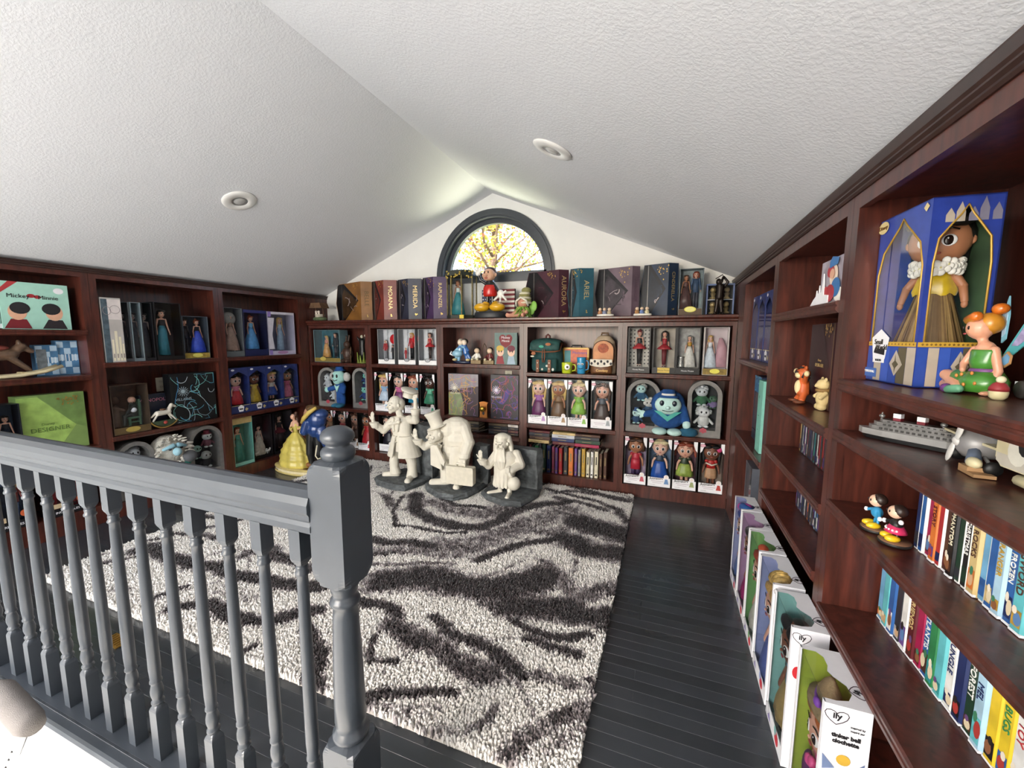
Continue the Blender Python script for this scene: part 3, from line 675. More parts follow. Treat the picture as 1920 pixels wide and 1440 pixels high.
def arch_box(pl, a, z, label, w_, h, d, off, contents, rz_extra=0, grp='grey tombstone plush boxes'):
    loc, rz = at(pl, a, z, off); t = thing('tombstone_box', label, 'toy box', loc, rz+rz_extra, grp)
    st = C('#7d7a77', .75, var=.1, scale=25, bump=.15, bscale=60); R = w_/2
    out = [(-R, 0), (R, 0)]+[(R*math.cos(PI*k/20), h-R+R*math.sin(PI*k/20)) for k in range(21)]
    ri = R-.03; zi = .055
    inn = [(-ri*.94, zi), (ri*.94, zi)]+[(ri*math.cos(PI*k/20), h-R+ri*math.sin(PI*k/20)) for k in range(21)]
    m = MB(); n = len(out)
    v = [(p[0], 0, p[1]) for p in out]+[(p[0], 0, p[1]) for p in inn]+[(p[0], d, p[1]) for p in out]+[(p[0], d-.004, p[1]) for p in inn]
    f = []
    for i in range(n):
        j = (i+1) % n; f += [(i, j, n+j, n+i), (i, 2*n+i, 2*n+j, j), (n+i, n+j, 3*n+j, 3*n+i)]
    m.add(v, f, 0); m.add([v[3*n+i] for i in range(n)], [tuple(range(n))], 1); m.add([v[2*n+i] for i in range(n)], [tuple(reversed(range(n)))], 0)
    m.build('stone_carton', [st, C('#15171a', .7, var=.1)], t)
    MB().prism([(p[0]*1.02, p[1]) for p in inn], .0015, .0022, 'y').build('clear_window', FILM, t)
    m = MB(); pts = [(.03*math.cos(2*PI*k/12)*(1 if k % 2 else .72), .052+.024*math.sin(2*PI*k/12)*(1 if k % 2 else .72)) for k in range(12)]
    m.poly(pts, -.001, 0); m.build('rose_badge', C('#a8404f', .5), t)
    m = MB(); m.rect(-R+.02, -R+.07, .06, .064, -.0006); m.rect(-R+.02, -R+.06, .05, .053, -.0006); m.build('fine_print', C('#4f4c4a', .6, var=0), t)
    contents(t)
    return t
def plush(t, x, y, z, r, body, face, hat=None, name='plush_toy', fuzz=None):
    """small round plush: body, head, arms, face"""
    p = sub(name, t, (x, y, z))
    m = MB(); m.ell((0, 0, r*.9), (r*.8, r*.6, r*.95), 12, 8, 0)
    for s in (-1, 1): m.cap((s*r*.7, 0, r*1.1), (s*r*1.15, -r*.2, r*.6), r*.22, r*.18, 8, 0); m.ell((s*r*.4, -r*.3, r*.12), (r*.32, r*.42, r*.18), 8, 6, 1)
    m.build('plush_body', [C(body, .9, var=.15, bump=.4, bscale=300), C(face, .9)], p)
    m = MB(); m.ell((0, -r*.1, r*2.1), (r*.85, r*.7, r*.75), 14, 9, 0)
    for s in (-1, 1): m.ell((s*r*.3, -r*.75, r*2.2), (r*.12, r*.06, r*.17), 8, 6, 1)
    m.ell((0, -r*.82, r*1.98), (r*.13, r*.1, r*.1), 8, 6, 0)
    m.build('plush_head', [C(face, .9, var=.08, bump=.3, bscale=300), PUP], p)
    if hat:
        m = MB(); m.lathe([(r*.8, 0), (r*.82, r*.08), (r*.5, r*.12), (r*.46, r*.6), (r*.5, r*.68), (.001, r*.7)], 14, (0, -r*.05, r*2.6)); m.build('hat', C(hat, .9, var=.1), p)
    if fuzz:
        m = MB(); q = random.Random(int(r*9999))
        for k in range(26):
            a = q.uniform(0, 2*PI); b = q.uniform(-.3, 1.2)
            c = Vector((math.cos(a)*math.cos(b), .3+.7*math.sin(a)*math.cos(b), math.sin(b)))
            if c.y < -.15: continue
            m.ell(Vector((0, 0, r*2.1))+c*r*.85, (r*.3, r*.3, r*.3), 7, 5)
        tag(m.build('fuzzy_hair', C(fuzz, .95, var=.1, bump=.5, bscale=200), p), kind='stuff')
    return p
def scribble(parent, name, x0, x1, z0, z1, y, cols, n, wd, seed, emis=False):
    """abstract looping line art printed on a cover"""
    r = random.Random(seed); m = MB()
    for k in range(n):
        cx, cz = r.uniform(x0, x1), r.uniform(z0, z1); pts = []; a = r.uniform(0, 6.28); L = r.uniform(.25, .6)*(x1-x0); tw = r.uniform(-4, 4)
        for i in range(9):
            pts.append((min(x1, max(x0, cx)), min(z1, max(z0, cz)))); a += tw/9+r.uniform(-.25, .25); cx += math.cos(a)*L/9; cz += math.sin(a)*L/9*1.3
        m.stroke(pts, wd*r.uniform(.6, 1.4), y-.00004*k, r.randrange(len(cols)))
    return m.build(name, [C(c, .5, var=0) for c in cols], parent)
def sparkles(parent, x, z, sp, n, y, seed, m=None, face=None, name='gold_foil_drops'):
    """hanging drops of gold foil"""
    r = random.Random(seed); q = MB()
    for k in range(n):
        px = x+r.uniform(-sp, sp); pz = z-abs(r.gauss(0, sp*.9)); s = r.uniform(.0025, .0065)
        q.poly([(px, pz+s*1.6), (px-s, pz), (px, pz-s), (px+s, pz)], y-.00003*k)
    o = q.build(name, m or C('#c9a55a', .3, .7), parent); tag(o, kind='stuff'); return o
def name_box(x0, x1, z, label, h, col, coldark, txt, tcol='#bfa874', off=.05, ang=.6, spine=.055, dark='#151417', art=None, depth=.1, chev=.03, groupn='tall designer doll boxes', fsize=.034):
    """angled gift box: front panel receding to the left with a chevron window, name spine turned to the right"""
    # spine corner nearest the room at x = xs
    xs = x1-spine*math.cos(ang)*1.0
    t = thing('gift_box', label, 'gift box', (xs, D+off, z), 0, groupn)
    ca = .33
    Lf = (xs-x0)/math.cos(ca); Ls = spine
    fx = Vector((-math.cos(ca), math.sin(ca), 0)); sx_ = Vector((math.cos(ang), math.sin(ang), 0)); U = Vector((0, 0, 1))
    mc, md, mg = C(col, .42, var=.25, scale=5), C(coldark, .42, var=.2, scale=5), C(dark, .3, var=.1)
    far = Vector((-.02, .2, 0))
    # plan: corner 0 -> spine end -> back right -> back left -> front left end
    plan = [Vector((0, 0, 0)), sx_*Ls, sx_*Ls+Vector((-.02, .06, 0)), fx*Lf+Vector((.05, .06, 0)), fx*Lf]
    m = MB(); n = 5
    ch = chev
    v = [p for p in plan]+[p+U*h for p in plan]
    mid = fx*(Lf+ch)+U*h*.5
    v.append(mid)
    f = [(0, 1, 6, 5), (1, 2, 7, 6), (2, 3, 8, 7), (0, 5, 9, 10, 4), (3, 4, 10), (3, 10, 8), (8, 10, 9), (4, 3, 2, 1, 0), (5, 6, 7, 8, 9)]
    m.add(v, f, 0); m.m[-9] = 0; m.m[-6] = 0; m.m[-5] = m.m[-4] = m.m[-3] = 2
    m.build('carton', [mc, md, mg], t)
    yl = sub('front_panel', t); yl.rotation_euler = (0, 0, -ca)
    # local x of this panel runs to the right along the front face, 0 at the corner
    m = MB(); ap = -Lf*.24 if art is None else -Lf*art
    m.poly([(-Lf+.004, .004), (-Lf*.72, .004), (ap, h*.52), (-Lf*.72, h-.004), (-Lf+.004, h-.004), (-Lf-ch*.8, h*.5)], -.0012, 0)
    m.stroke([(-Lf*.82, .006), (-Lf*.82, h-.006)], .004, -.002, 1)
    m.poly([(-Lf*.8, h*.12), (-Lf*.7, h*.06), (ap-.02, h*.5), (-Lf*.7, h*.86), (-Lf*.8, h*.7)], -.0018, 2)
    m.build('window_print', [mg, C('#a9a6a2', .25, .4), C(coldark, .35, var=.5, scale=10)], yl)
    tag(scribble(yl, 'cover_art', -Lf*.68, ap-.03, h*.25, h*.66, -.0026, [col, '#a89c9c', coldark], 9, .006, len(label)+int(h*1000)), kind='stuff')
    sparkles(yl, -Lf*.22, h*.97, .045, 16, -.003, 3+len(txt))
    sp = sub('spine_panel', t); sp.rotation_euler = (0, 0, ang)
    text(sp, txt, min(.06, .235/len(txt)/.62), Ls*.5, -.0012, h*.56, C(tcol, .35, .4, var=0), -PI/2, sx=1.05)
    sparkles(sp, Ls*.6, .06, .014, 5, -.0012, 8+len(txt))
    return t
def case_row(pl, ys, z, off, h, d, specs, name, cat, grp, labelf, body='#e9e7e2'):
    """row of cases standing spine-out; specs: (width, spine colour, second colour, title, title colour)"""
    a = ys; k = 0
    for (wd, c1, c2, ttl, tc) in specs:
        k += 1
        ctr = a+wd/2 if pl != 'R' else a-wd/2
        hh = h*(1+RND.uniform(-.02, .008)); oo = off+RND.uniform(0, .006)
        loc, rz = at(pl, ctr, z, oo); t = thing(name, labelf(k, c1, ttl), cat, loc, rz, grp)
        wv = wd-.0012
        m = MB(); r = wv*.22
        m.prism([(-wv/2, r), (-wv/2+r, 0), (wv/2-r, 0), (wv/2, r), (wv/2, d), (-wv/2, d)], 0, hh, 'z'); m.build('case', C(c1 if wd > .02 else body, .35, var=.1, scale=16), t)
        m = MB(); m.rect(-wv/2+r*.6, wv/2-r*.6, .004, hh-.003, -.0005, 0)
        q = RND.uniform(.16, .34)*hh; m.rect(-wv/2+r*.6, wv/2-r*.6, .012, q, -.0008, 1)
        if wd > .02:
            MB().box(-wv/2+.0008, wv/2-.0008, -.0009, .02, 0, .0045).build('white_tray', WHITE, t)
            m.disc(RND.uniform(-.2, .2)*wv, q*.62, wv*.3, q*.28, -.0011, 2, 10); m.disc(RND.uniform(-.2, .2)*wv, q*.95, wv*.2, q*.18, -.0013, 3, 8); m.rect(-wv*.2, wv*.2, hh-.02, hh-.012, -.0011, 4)
        m.build('spine_label', [C(c1, .35, var=.2, scale=16), C(c2, .35, var=.3, scale=40), C(RND.choice(['#c8a27c', '#8a5a3c', '#d9c9a8', '#5a7fae', '#a83a34']), .4), C(RND.choice(['#2a2522', '#e8dcc8', '#6a4a7a', '#3f7a5a']), .4), C('#e6e2da', .4)], t)
        if ttl: text(t, ttl, min(wv*.72, hh*.62/max(3, len(ttl))*1.5), 0, -.0016, hh*.6, C(tc, .4, var=0), -PI/2, sx=1.0, name='spine_title')
        a = a+wd if pl != 'R' else a-wd
    return a
# ================================================================== SHELF CONTENTS
N = {'navy': '#1f2c5a', 'blue': '#2f5f9f', 'sky blue': '#6fa8cc', 'pale blue': '#a9c9dc', 'teal': '#2f8c8c', 'aqua': '#62b7bd', 'green': '#2f7d4a', 'dark green': '#1f3b2c', 'lime': '#9cb84a', 'yellow': '#e0c030', 'gold': '#b8923a', 'tan': '#c9b07a', 'orange': '#cf7434', 'red': '#b02c30', 'crimson': '#a01f4a', 'maroon': '#5c1f24', 'brown': '#4f3226', 'black': '#17161a', 'charcoal': '#33333a', 'grey': '#8a8c92', 'silver': '#b9bcc2', 'white': '#e6e4df', 'cream': '#ddd3b8', 'purple': '#4b2f7a', 'violet': '#6a4a8c', 'pink': '#c0607c', 'indigo': '#2c2a66'}
pale, fair, tanned, deep, dark = '#e3b59f', '#dba58c', '#a9714f', '#7a4a34', '#4a2c20'
blonde, auburn, black_h, brown_h = '#d8b468', '#8c3a22', '#15110f', '#4a2e1e'
# ---- top of the back bookcase
ZT = 1.476
t = thing('well_house', 'tiny wishing well figurine with a thatched roof at the left end of the top shelf', 'figurine', (-3.535, D+.06, ZT))
m = MB(); m.ell((0, 0, .02), (.085, .06, .03), 12, 6); m.v = [(a, b, max(c, 0)) for a, b, c in m.v]; m.build('grassy_base', C('#5d6b4c', .9, var=.3, bump=.5), t)
m = MB(); m.lathe([(.045, .02), (.05, .07), (.042, .072), (.04, .03)], 14); m.build('stone_well', C('#b9b0a0', .9, var=.2), t)
for s in (-1, 1): MB().box(s*.05-.005, s*.05+.005, -.006, .006, .03, .14).build('post', C('#5a4030', .8), t)
MB().prism([(-.085, .135), (.085, .135), (.06, .19), (-.06, .19)], -.06, .05, 'y').build('roof', C('#6b4f38', .9, var=.2, bump=.5, bscale=90), t)
for s in (-1, 1):
    m = MB(); m.ell((s*.018, -.03, .095), .014, 8, 6); m.cap((s*.018, -.03, .07), (s*.018, -.03, .085), .012); m.build('tiny_figure', C('#dccfc0', .6), t)
name_box(-3.44, -2.905, ZT, 'golden gift box with a dark chevron window, leftmost on the top shelf', .4, '#8f6230', '#4a3420', 'BELLE', '#5e4a24', ang=.62, spine=.11, chev=.05, art=.1, off=.085)
name_box(-2.895, -2.585, ZT, 'coral red gift box lettered down its spine on the top shelf', .4, '#7d352c', '#5a2824', 'MOANA', ang=.42, spine=.13, off=.08)
name_box(-2.565, -2.29, ZT, 'slate blue gift box lettered down its spine on the top shelf', .4, '#313548', '#1f2230', 'MERIDA', ang=.42, spine=.13, off=.08)
name_box(-2.27, -2.005, ZT, 'purple gift box lettered down its spine beside the eight-sided doll case', .405, '#4a325a', '#2f2039', 'RAPUNZEL', ang=.42, spine=.13, off=.08)
name_box(-1.19, -.812, ZT, 'plum gift box lettered down its spine, right of the arched window', .405, '#47212f', '#2b151e', 'AURORA', ang=.62, spine=.09, chev=.06, art=.16, off=.085)
name_box(-.79, -.595, ZT, 'teal gift box lettered down its spine on the top shelf', .405, '#1b5566', '#0f2c38', 'ARIEL', ang=.35, spine=.12, off=.08)
name_box(-.565, -.225, ZT, 'mauve gift box with a pale swirling cover on the top shelf', .4, '#6f5c68', '#3c323a', 'BRIAR ROSE', '#6f5a66', ang=.62, spine=.07, art=.1, off=.085, fsize=.028)
name_box(-.195, .062, ZT, 'midnight blue gift box, widest name down its spine, right end of the top shelf', .408, '#22334c', '#121b2a', 'CINDERELLA', ang=.6, spine=.085, art=.1, off=.085, fsize=.03)
# eight-sided case
t = thing('octagonal_case', 'eight-sided green and gold case holding a doll in a teal gown', 'doll box', (-1.85, D+.15, ZT))
def octa(r, z0, z1, mi=0, m=None):
    m = m or MB(); pts = [(r*math.cos(PI/8+PI/4*k), r*.85*math.sin(PI/8+PI/4*k)) for k in range(8)]
    return m.prism(pts, z0, z1, 'z', mi)
gd = C('#6f6234', .5, .2, var=.3, scale=40); dg = C('#20261c', .5, var=.15)
m = octa(.15, 0, .035); m.build('base', dg, t); m = octa(.155, .4, .44); octa(.12, .44, .452, 0, m); m.build('lid', dg, t)
for k in range(8):
    a = PI/8+PI/4*k; x, y = .143*math.cos(a), .143*.85*math.sin(a)
    MB().box(x-.005, x+.005, y-.005, y+.005, .035, .4).build('corner_post', gd, t)
r_ = random.Random(4)
for k in range(26):
    q = MB(); a = r_.uniform(PI*1.05, PI*1.95); x, y = .15*math.cos(a), .15*.85*math.sin(a)-.004; z = .375+r_.uniform(0, .07); q.ell((x, y, z), (.011, .004, .009), 6, 4); q.build('gilt_leaf', C('#b39a4a', .4, .5), t)
m = octa(.138, .036, .399); m.f = m.f[2:]; m.m = m.m[2:]; m.s = m.s[2:]; m.build('clear_window', FILM, t)
doll(t, -.03, -.02, .036, .33, 'slim', tanned, brown_h, 'bob', '#c9d4d0', '#2f7f86', 'gown')
m = MB(); m.rect(.04, .085, .0, .035, -.131, 0); m.build('gold_plate', C('#d8c02f', .4), t)
# waving figure on a black plinth, flag plaque behind it
t = thing('waving_figure', 'painted figure waving one white glove, red shorts and big yellow shoes on a black plinth', 'statue', (-1.51, D+.06, ZT))
blk = C('#121215', .25, coat=.4); red = C('#c3261f', .25, coat=.4); yel = C('#d9a520', .25, coat=.4); wh = C('#e9e6df', .3, coat=.3)
MB().lathe([(.155, 0), (.16, .008), (.155, .04), (.148, .058), (.001, .06)], 36, sy=.62).build('plinth', C('#24262b', .45), t)
for s in (-1, 1):
    m = MB(); m.ell((s*.075, -.03, .098), (.075, .06, .04), 16, 9); m.ell((s*.05, 0, .125), (.04, .035, .03), 12, 8); m.build('shoe', yel, t)
me = sculpt(MB().cap((-.035, 0, .12), (-.03, 0, .2), .018).cap((.02, 0, .12), (.018, 0, .2), .018).ell((-.005, 0, .265), (.06, .05, .06)).cap((-.005, 0, .25), (-.005, 0, .315), .05, .04).cap((.03, 0, .305), (.075, -.02, .25), .018, .016).cap((.075, -.02, .25), (.105, -.04, .225), .016).cap((-.035, 0, .305), (-.1, -.01, .345), .018, .015).cap((-.1, -.01, .345), (-.108, -.02, .385), .015), .004, 2)
me.materials.append(blk); link('figure_body', me, t)
m = MB(); m.loft([(-.006, 0, .195, .055, .05), (-.006, 0, .21, .066, .058), (-.005, 0, .27, .064, .055), (-.005, 0, .295, .052, .046)], 18); m.build('red_shorts', red, t)
me = sculpt(MB().ell((-.012, -.01, .385), (.062, .055, .058)).ell((-.02, -.062, .375), (.018, .02, .014)).ell((-.012, -.03, .352), (.045, .035, .02)).ell((.05, -.005, .385), (.012, .012, .018)).ell((-.072, -.005, .385), (.012, .012, .018)), .004, 2)
me.materials.append(C('#d9a98c', .35, coat=.2)); link('figure_head', me, t)
m = MB(); m.ell((-.012, .014, .412), (.064, .05, .048), 14, 8); m.build('brown_hair', C('#4a2c1a', .45, var=.2), t)
for s in (-1, 1): MB().ell((-.016+s*.017, -.058, .402), (.006, .006, .013), 8, 6).build('eye', PUP, t)
MB().ell((-.016, -.066, .352), (.018, .006, .006), 8, 6).build('mouth', C('#a8453c', .4), t)
def glove(parent, c, s, up_=True):
    m = MB(); c = Vector(c); m.ell(c, (s, s*.6, s*1.05), 12, 8)
    for k, dx in enumerate((-.55, 0, .5)):
        d = Vector((dx*.8, -.1, 1 if up_ else -.6)).normalized(); m.cap(c+Vector((dx*s, 0, s*.5*(1 if up_ else -1))), c+Vector((dx*s, 0, 0))+d*s*2.0, s*.36, s*.3, 8)
    m.cap(c+Vector((s*.6, 0, 0)), c+Vector((s*1.4, -.1*s, s*.6)), s*.34, s*.28, 8)
    me = sculpt(m, s*.14, 2); me.materials.append(wh); return link('white_glove', me, parent)
glove(t, (-.112, -.03, .405), .026); glove(t, (.118, -.05, .212), .034, False)
t = thing('flag_plaque', 'small stars and stripes plaque standing behind the waving figure', 'flag', (-1.478, D+.155, ZT))
MB().box(-.165, .165, .012, .03, 0, .27).build('board', C('#2a1a18', .6), t)
for k in range(13): MB().box(-.162, .162, 0, .012, .004+.0203*k, .004+.0203*(k+1)-.0006).build('stripe', C('#7d2730' if k % 2 == 0 else '#e4ddd2', .6), t)
MB().box(-.162, -.03, -.004, .0, .128, .267).build('blue_canton', C('#20264a', .6), t)
for i in range(5):
    for j in range(4):
        m = MB(); cx, cz = -.15+.026*i, .145+.034*j; m.poly([(cx+(.009 if k % 2 == 0 else .004)*math.sin(PI*k/5), cz+(.009 if k % 2 == 0 else .004)*math.cos(PI*k/5)) for k in range(10)], -.0045); m.build('star', WHITE, t)
# bonnet baby doll
t = thing('bonnet_baby', 'seated baby doll in a striped green bonnet and leafy green outfit on the top shelf', 'doll', (-1.19, D+.03, ZT))
sk = C('#c98f78', .6)
me = sculpt(MB().ell((0, 0, .135), (.05, .046, .048)).ell((0, .01, .06), (.05, .045, .055)).cap((-.04, -.01, .075), (-.075, -.04, .03), .02, .016).cap((.04, -.01, .075), (.05, -.05, .045), .02, .016).cap((-.025, -.02, .025), (-.11, -.05, .018), .022, .018).ell((-.125, -.055, .022), (.018, .014, .02)).cap((.025, -.02, .025), (.03, -.08, .018), .022, .018).ell((.03, -.095, .02), (.015, .014, .02)), .0045, 2)
me.materials.append(sk); link('baby_body', me, t)
m = MB(); 
for k in range(5): m.lathe([(.062-.004*k, .12+.02*k), (.066-.004*k, .13+.02*k), (.058-.005*k, .141+.02*k)], 18, (.01, .02, 0), mi=k % 2)
m.ell((.02, .03, .235), (.045, .04, .03), 10, 7, 1); m.build('striped_bonnet', [C('#d8d3b8', .8), C('#8e8a55', .8)], t)
MB().tube([(-.052, -.025, .1), (-.045, -.05, .14), (0, -.062, .17), (.045, -.045, .145), (.055, -.02, .1)], .009, 8).build('bonnet_frill', C('#efe9da', .9, var=.1, bump=.6), t)
r_ = random.Random(2)
for k in range(80):
    a = r_.uniform(PI*.95, PI*2.05); q = r_.uniform(.02, .055); b = Vector((q*math.cos(a), q*math.sin(a)*.9, r_.uniform(.03, .1))); d = Vector((math.cos(a)*.8, math.sin(a)*.5-.2, -.7)).normalized(); s = Vector((-d.y, d.x, 0)).normalized()*.009
    m = MB(); e = b+d*.055; m.add([b-s, b+s, e, b+d*.02+Vector((0, -.004, .004))], [(0, 3, 2), (3, 1, 2), (0, 1, 3)]); m.build('leaf', C(r_.choice(['#7fae3a', '#6a9a30', '#93bd52']), .6), t)
for s_, lx in ((1, .07), (1, .09)):
    m = MB(); m.ell((lx, .03, .07+.03*(lx > .08)), (.03, .006, .045), 10, 7); m.build('wing', C('#86c04a', .5), t)
# two small white figurines
for x, lab, cc in ((-.475, 'small cream group figurine in front of the mauve gift box', ['#b9845e', '#8f97b4', '#cdbb9c']), (-.187, 'small cream nativity-like figurine in front of the midnight blue gift box', ['#b98a5a', '#6f86b8', '#d9cfa8'])):
    t = thing('porcelain_figurine', lab, 'figurine', (x, D+.0, ZT)); pc = C('#e9e4da', .35, coat=.3)
    MB().lathe([(.066, 0), (.07, .006), (.066, .016), (.001, .018)], 24, sy=.42).build('oval_base', pc, t)
    for k, dx in enumerate((-.042, -.006, .032)):
        m = MB(); m.lathe([(.017, .017), (.016, .035), (.008, .048), (.001, .05)], 10, (dx, 0, 0), 0); m.ell((dx, 0, .055), (.014, .013, .013), 10, 6, 1); m.cap((dx-.014, -.006, .034), (dx+.002, -.018, .03), .004, .004, 6, 0)
        m.build('tiny_figure', [C(cc[k], .45), C('#e6cbb0', .45)], t)
# clear box with two dolls, black box with four busts, bronze golfer
loc, rz = at('B', .155, ZT, .05); t = thing('doll_box', 'clear doll box of a couple with a yellow oval label on the top shelf', 'doll box', loc, rz)
carton(t, .17, .35, .09, C('#5d6a70', .3), C('#8b9899', .5, var=.2), .05, C('#5c4a38', .6), post=.003)
oval(t, 0, .045, .042, .022, -.001, C('#e2d95a', .4), 'gold_label', C('#ece68a', .4))
doll(t, -.035, .045, .05, .26, 'slim', tanned, brown_h, 'long', '#5e3a34', '#4e302c', 'gown'); doll(t, .035, .06, .05, .285, 'slim', fair, auburn, 'bob', '#39506e', '#3a3a44', 'suit')
loc, rz = at('B', .362, ZT, .1); t = thing('collector_box', 'dark collector box with blue edges and four small busts in windows', 'box', loc, rz)
carton(t, .19, .235, .08, C('#5f719c', .4), C('#141318', .6), .006, C('#5f719c', .4), .012, C('#5f719c', .4), post=.006)
MB().box(-.09, .09, .01, .05, .116, .12).build('shelf_insert', WHITE, t); MB().box(-.002, .002, .01, .05, .01, .22).build('divider', BLACK, t)
for i in (-1, 1):
    for j in (0, 1):
        m = MB(); m.lathe([(.024, 0), (.026, .01), (.012, .02), (.02, .045), (.001, .06)], 12); m.ell((0, 0, .07), (.02, .02, .022), 10, 7); m.build('small_bust', C('#a58e62', .4, .3, var=.3), t, (i*.047, .03, .012+j*.11))
t = thing('golfer_statuette', 'dark bronze golfer statuette swinging, in front of the four-bust box', 'statue', (.35, D+.03, ZT))
bz = C('#231a15', .35, .5, var=.1)
me = sculpt(MB().cap((-.022, 0, .01), (-.014, 0, .07), .013, .015).cap((.02, 0, .01), (.014, 0, .07), .013, .015).cap((-.014, 0, .07), (-.012, 0, .135), .015, .02).cap((.014, 0, .07), (.01, 0, .135), .015, .02).cap((0, 0, .13), (.002, 0, .2), .028, .03).ell((-.012, -.005, .24), (.019, .021, .024)).cap((-.022, 0, .205), (.005, -.03, .235), .013, .01).cap((.005, -.03, .235), (.016, -.01, .27), .01, .009).cap((.03, 0, .205), (.05, -.01, .235), .013, .01).cap((.05, -.01, .235), (.02, -.01, .273), .01, .009).ell((-.026, -.02, .008), (.014, .028, .009)).ell((.024, -.02, .008), (.014, .028, .009)), .0035, 2)
me.materials.append(bz); link('golfer_body', me, t); MB().tube([(.02, -.012, .265), (.012, -.01, .29), (-.03, .02, .265)], .0035, 6).build('golf_club', bz, t); MB().lathe([(.05, 0), (.05, .004)], 20, sy=.6).build('plinth', bz, t)
# ---- back bay 1
loc, rz = at('B', -3.43, 1.0325, .03); t = thing('doll_box', 'clear doll box of a couple, she in a peach gown', 'doll box', loc, rz)
carton(t, .36, .345, .12, C('#6d8a92', .3), C('#3f6f7c', .5, var=.3, scale=9), .045, C('#7c6a30', .6), post=.003)
oval(t, -.06, .035, .04, .022, -.001, C('#b7a552', .4), 'gold_label'); doll(t, -.06, .06, .045, .24, 'slim', fair, blonde, 'long', '#cf8f80', '#cf9a58', 'gown'); doll(t, .055, .07, .045, .27, 'slim', fair, brown_h, 'bob', '#23262e', '#2b2c33', 'suit')
t = thing('wooden_animal', 'dark carved long-eared animal figure with a stick, top left bay of the back bookcase', 'figurine', (-3.165, D+.05, 1.032))
wd_ = C('#3f2a20', .5, var=.2)
me = sculpt(MB().ell((0, 0, .09), (.055, .05, .07)).ell((0, -.01, .19), (.035, .035, .038)).cap((-.012, 0, .21), (-.02, .01, .28), .011, .009).cap((.012, 0, .21), (.018, .01, .285), .011, .009).ell((-.03, -.03, .02), (.025, .045, .022)).ell((.03, -.03, .02), (.025, .045, .022)).cap((.04, 0, .14), (.06, -.03, .09), .016, .013).cap((-.04, 0, .14), (-.05, -.035, .1), .016, .013).ell((0, -.04, .18), (.014, .014, .012)), .004, 2)
me.materials.append(wd_); link('animal_body', me, t); MB().tube([(.062, -.03, .0), (.068, -.03, .17)], .004, 6).build('stick', C('#6a5038', .7), t)
t = thing('caped_figurine', 'tall black robed figurine with a pale face on a green flame base', 'figurine', (-3.0, D+.08, 1.032))
MB().lathe([(.03, .03), (.036, .1), (.03, .18), (.038, .235), (.018, .26)], 16, sy=.7).build('robe', BLACK, t)
for s in (-1, 1): MB().cap((s*.03, 0, .23), (s*.05, -.01, .27), .013, .007, 8).build('sleeve', BLACK, t)
MB().ell((.005, -.005, .275), (.014, .014, .018), 10, 7).build('face', C('#cfc9b2', .5), t); MB().ell((.055, -.01, .285), (.01, .01, .014), 8, 6).build('hand', C('#d6d2c2', .5), t)
for k in range(9):
    a = 2*PI*k/9; MB().cap((.045*math.cos(a), .035*math.sin(a), 0), (.058*math.cos(a), .045*math.sin(a), .05+.03*(k % 3)), .016, .003, 8).build('flame', C('#7c8a34', .5, var=.2), t)
MB().lathe([(.065, 0), (.062, .012)], 20, sy=.75).build('base', C('#6a7430', .5), t)
arch_box('B', -3.45, .547, 'grey tombstone box of white and black plush, far left of the back bookcase', .26, .425, .12, .03, lambda t: (plush(t, -.045, .06, .2, .05, '#c9ccd0', '#d9dcdc', fuzz='#8b8d92'), plush(t, .045, .05, .075, .045, '#d5d9da', '#cfd4d4', fuzz='#e2e2e0'), plush(t, .06, .07, .25, .035, '#3a3c44', '#e0dfda')))
t = thing('plush_ghost', 'teal faced plush with white hair and a blue suit and hat, between two tombstone boxes', 'plush toy', (-3.275, D+.04, .549))
tl = C('#a5d3cc', .9, var=.06, bump=.3, bscale=250); bl = C('#1d4d8f', .9, var=.1, bump=.3, bscale=250)
me = sculpt(MB().cap((0, 0, .13), (0, 0, .23), .05, .055).cap((-.03, 0, .1), (-.025, 0, .05), .03).cap((.03, 0, .1), (.025, 0, .05), .03).cap((-.045, 0, .215), (-.13, -.03, .19), .03, .027).cap((.045, 0, .215), (.06, -.03, .17), .028, .026), .006, 2); me.materials.append(bl); link('suit', me, t)
MB().ell((0, -.02, .33), (.075, .06, .075), 16, 10).ell((0, -.045, .29), (.045, .04, .04)).build('plush_head', tl, t)
for s in (-1, 1): MB().ell((s*.09, .0, .33), (.045, .035, .05), 12, 8).build('hair_tuft', C('#b9b6b2', .95, bump=.6, bscale=150), t); MB().ell((s*.027, -.078, .342), (.012, .006, .02), 8, 6).build('eye', INK, t); MB().ell((s*.03, -.05, .022), (.035, .06, .024), 12, 7).build('shoe', C('#2d6f8c', .9), t)
MB().tube([(-.03, -.076, .302), (0, -.086, .29), (.03, -.076, .302)], .004, 6).build('mouth', INK, t)
MB().lathe([(.06, .395), (.062, .402), (.045, .405), (.04, .43), (.044, .436), (.001, .438)], 16).build('hat', bl, t); MB().ell((-.15, -.04, .185), (.03, .022, .03), 10, 7).build('hand', tl, t); MB().prism([(-.035, .245), (0, .17), (.035, .245), (0, .228)], -.058, -.05, 'y').build('collar', tl, t)
arch_box('B', -3.03, .547, 'grey tombstone box with a teal and navy plush, right side of the far-left back bay', .205, .43, .12, .06, lambda t: (plush(t, 0.02, .06, .08, .055, '#24407a', '#79c4b4', '#1c2f5a'), plush(t, .02, .07, .26, .04, '#1f3f74', '#7cc8b8', '#1f3f74')))
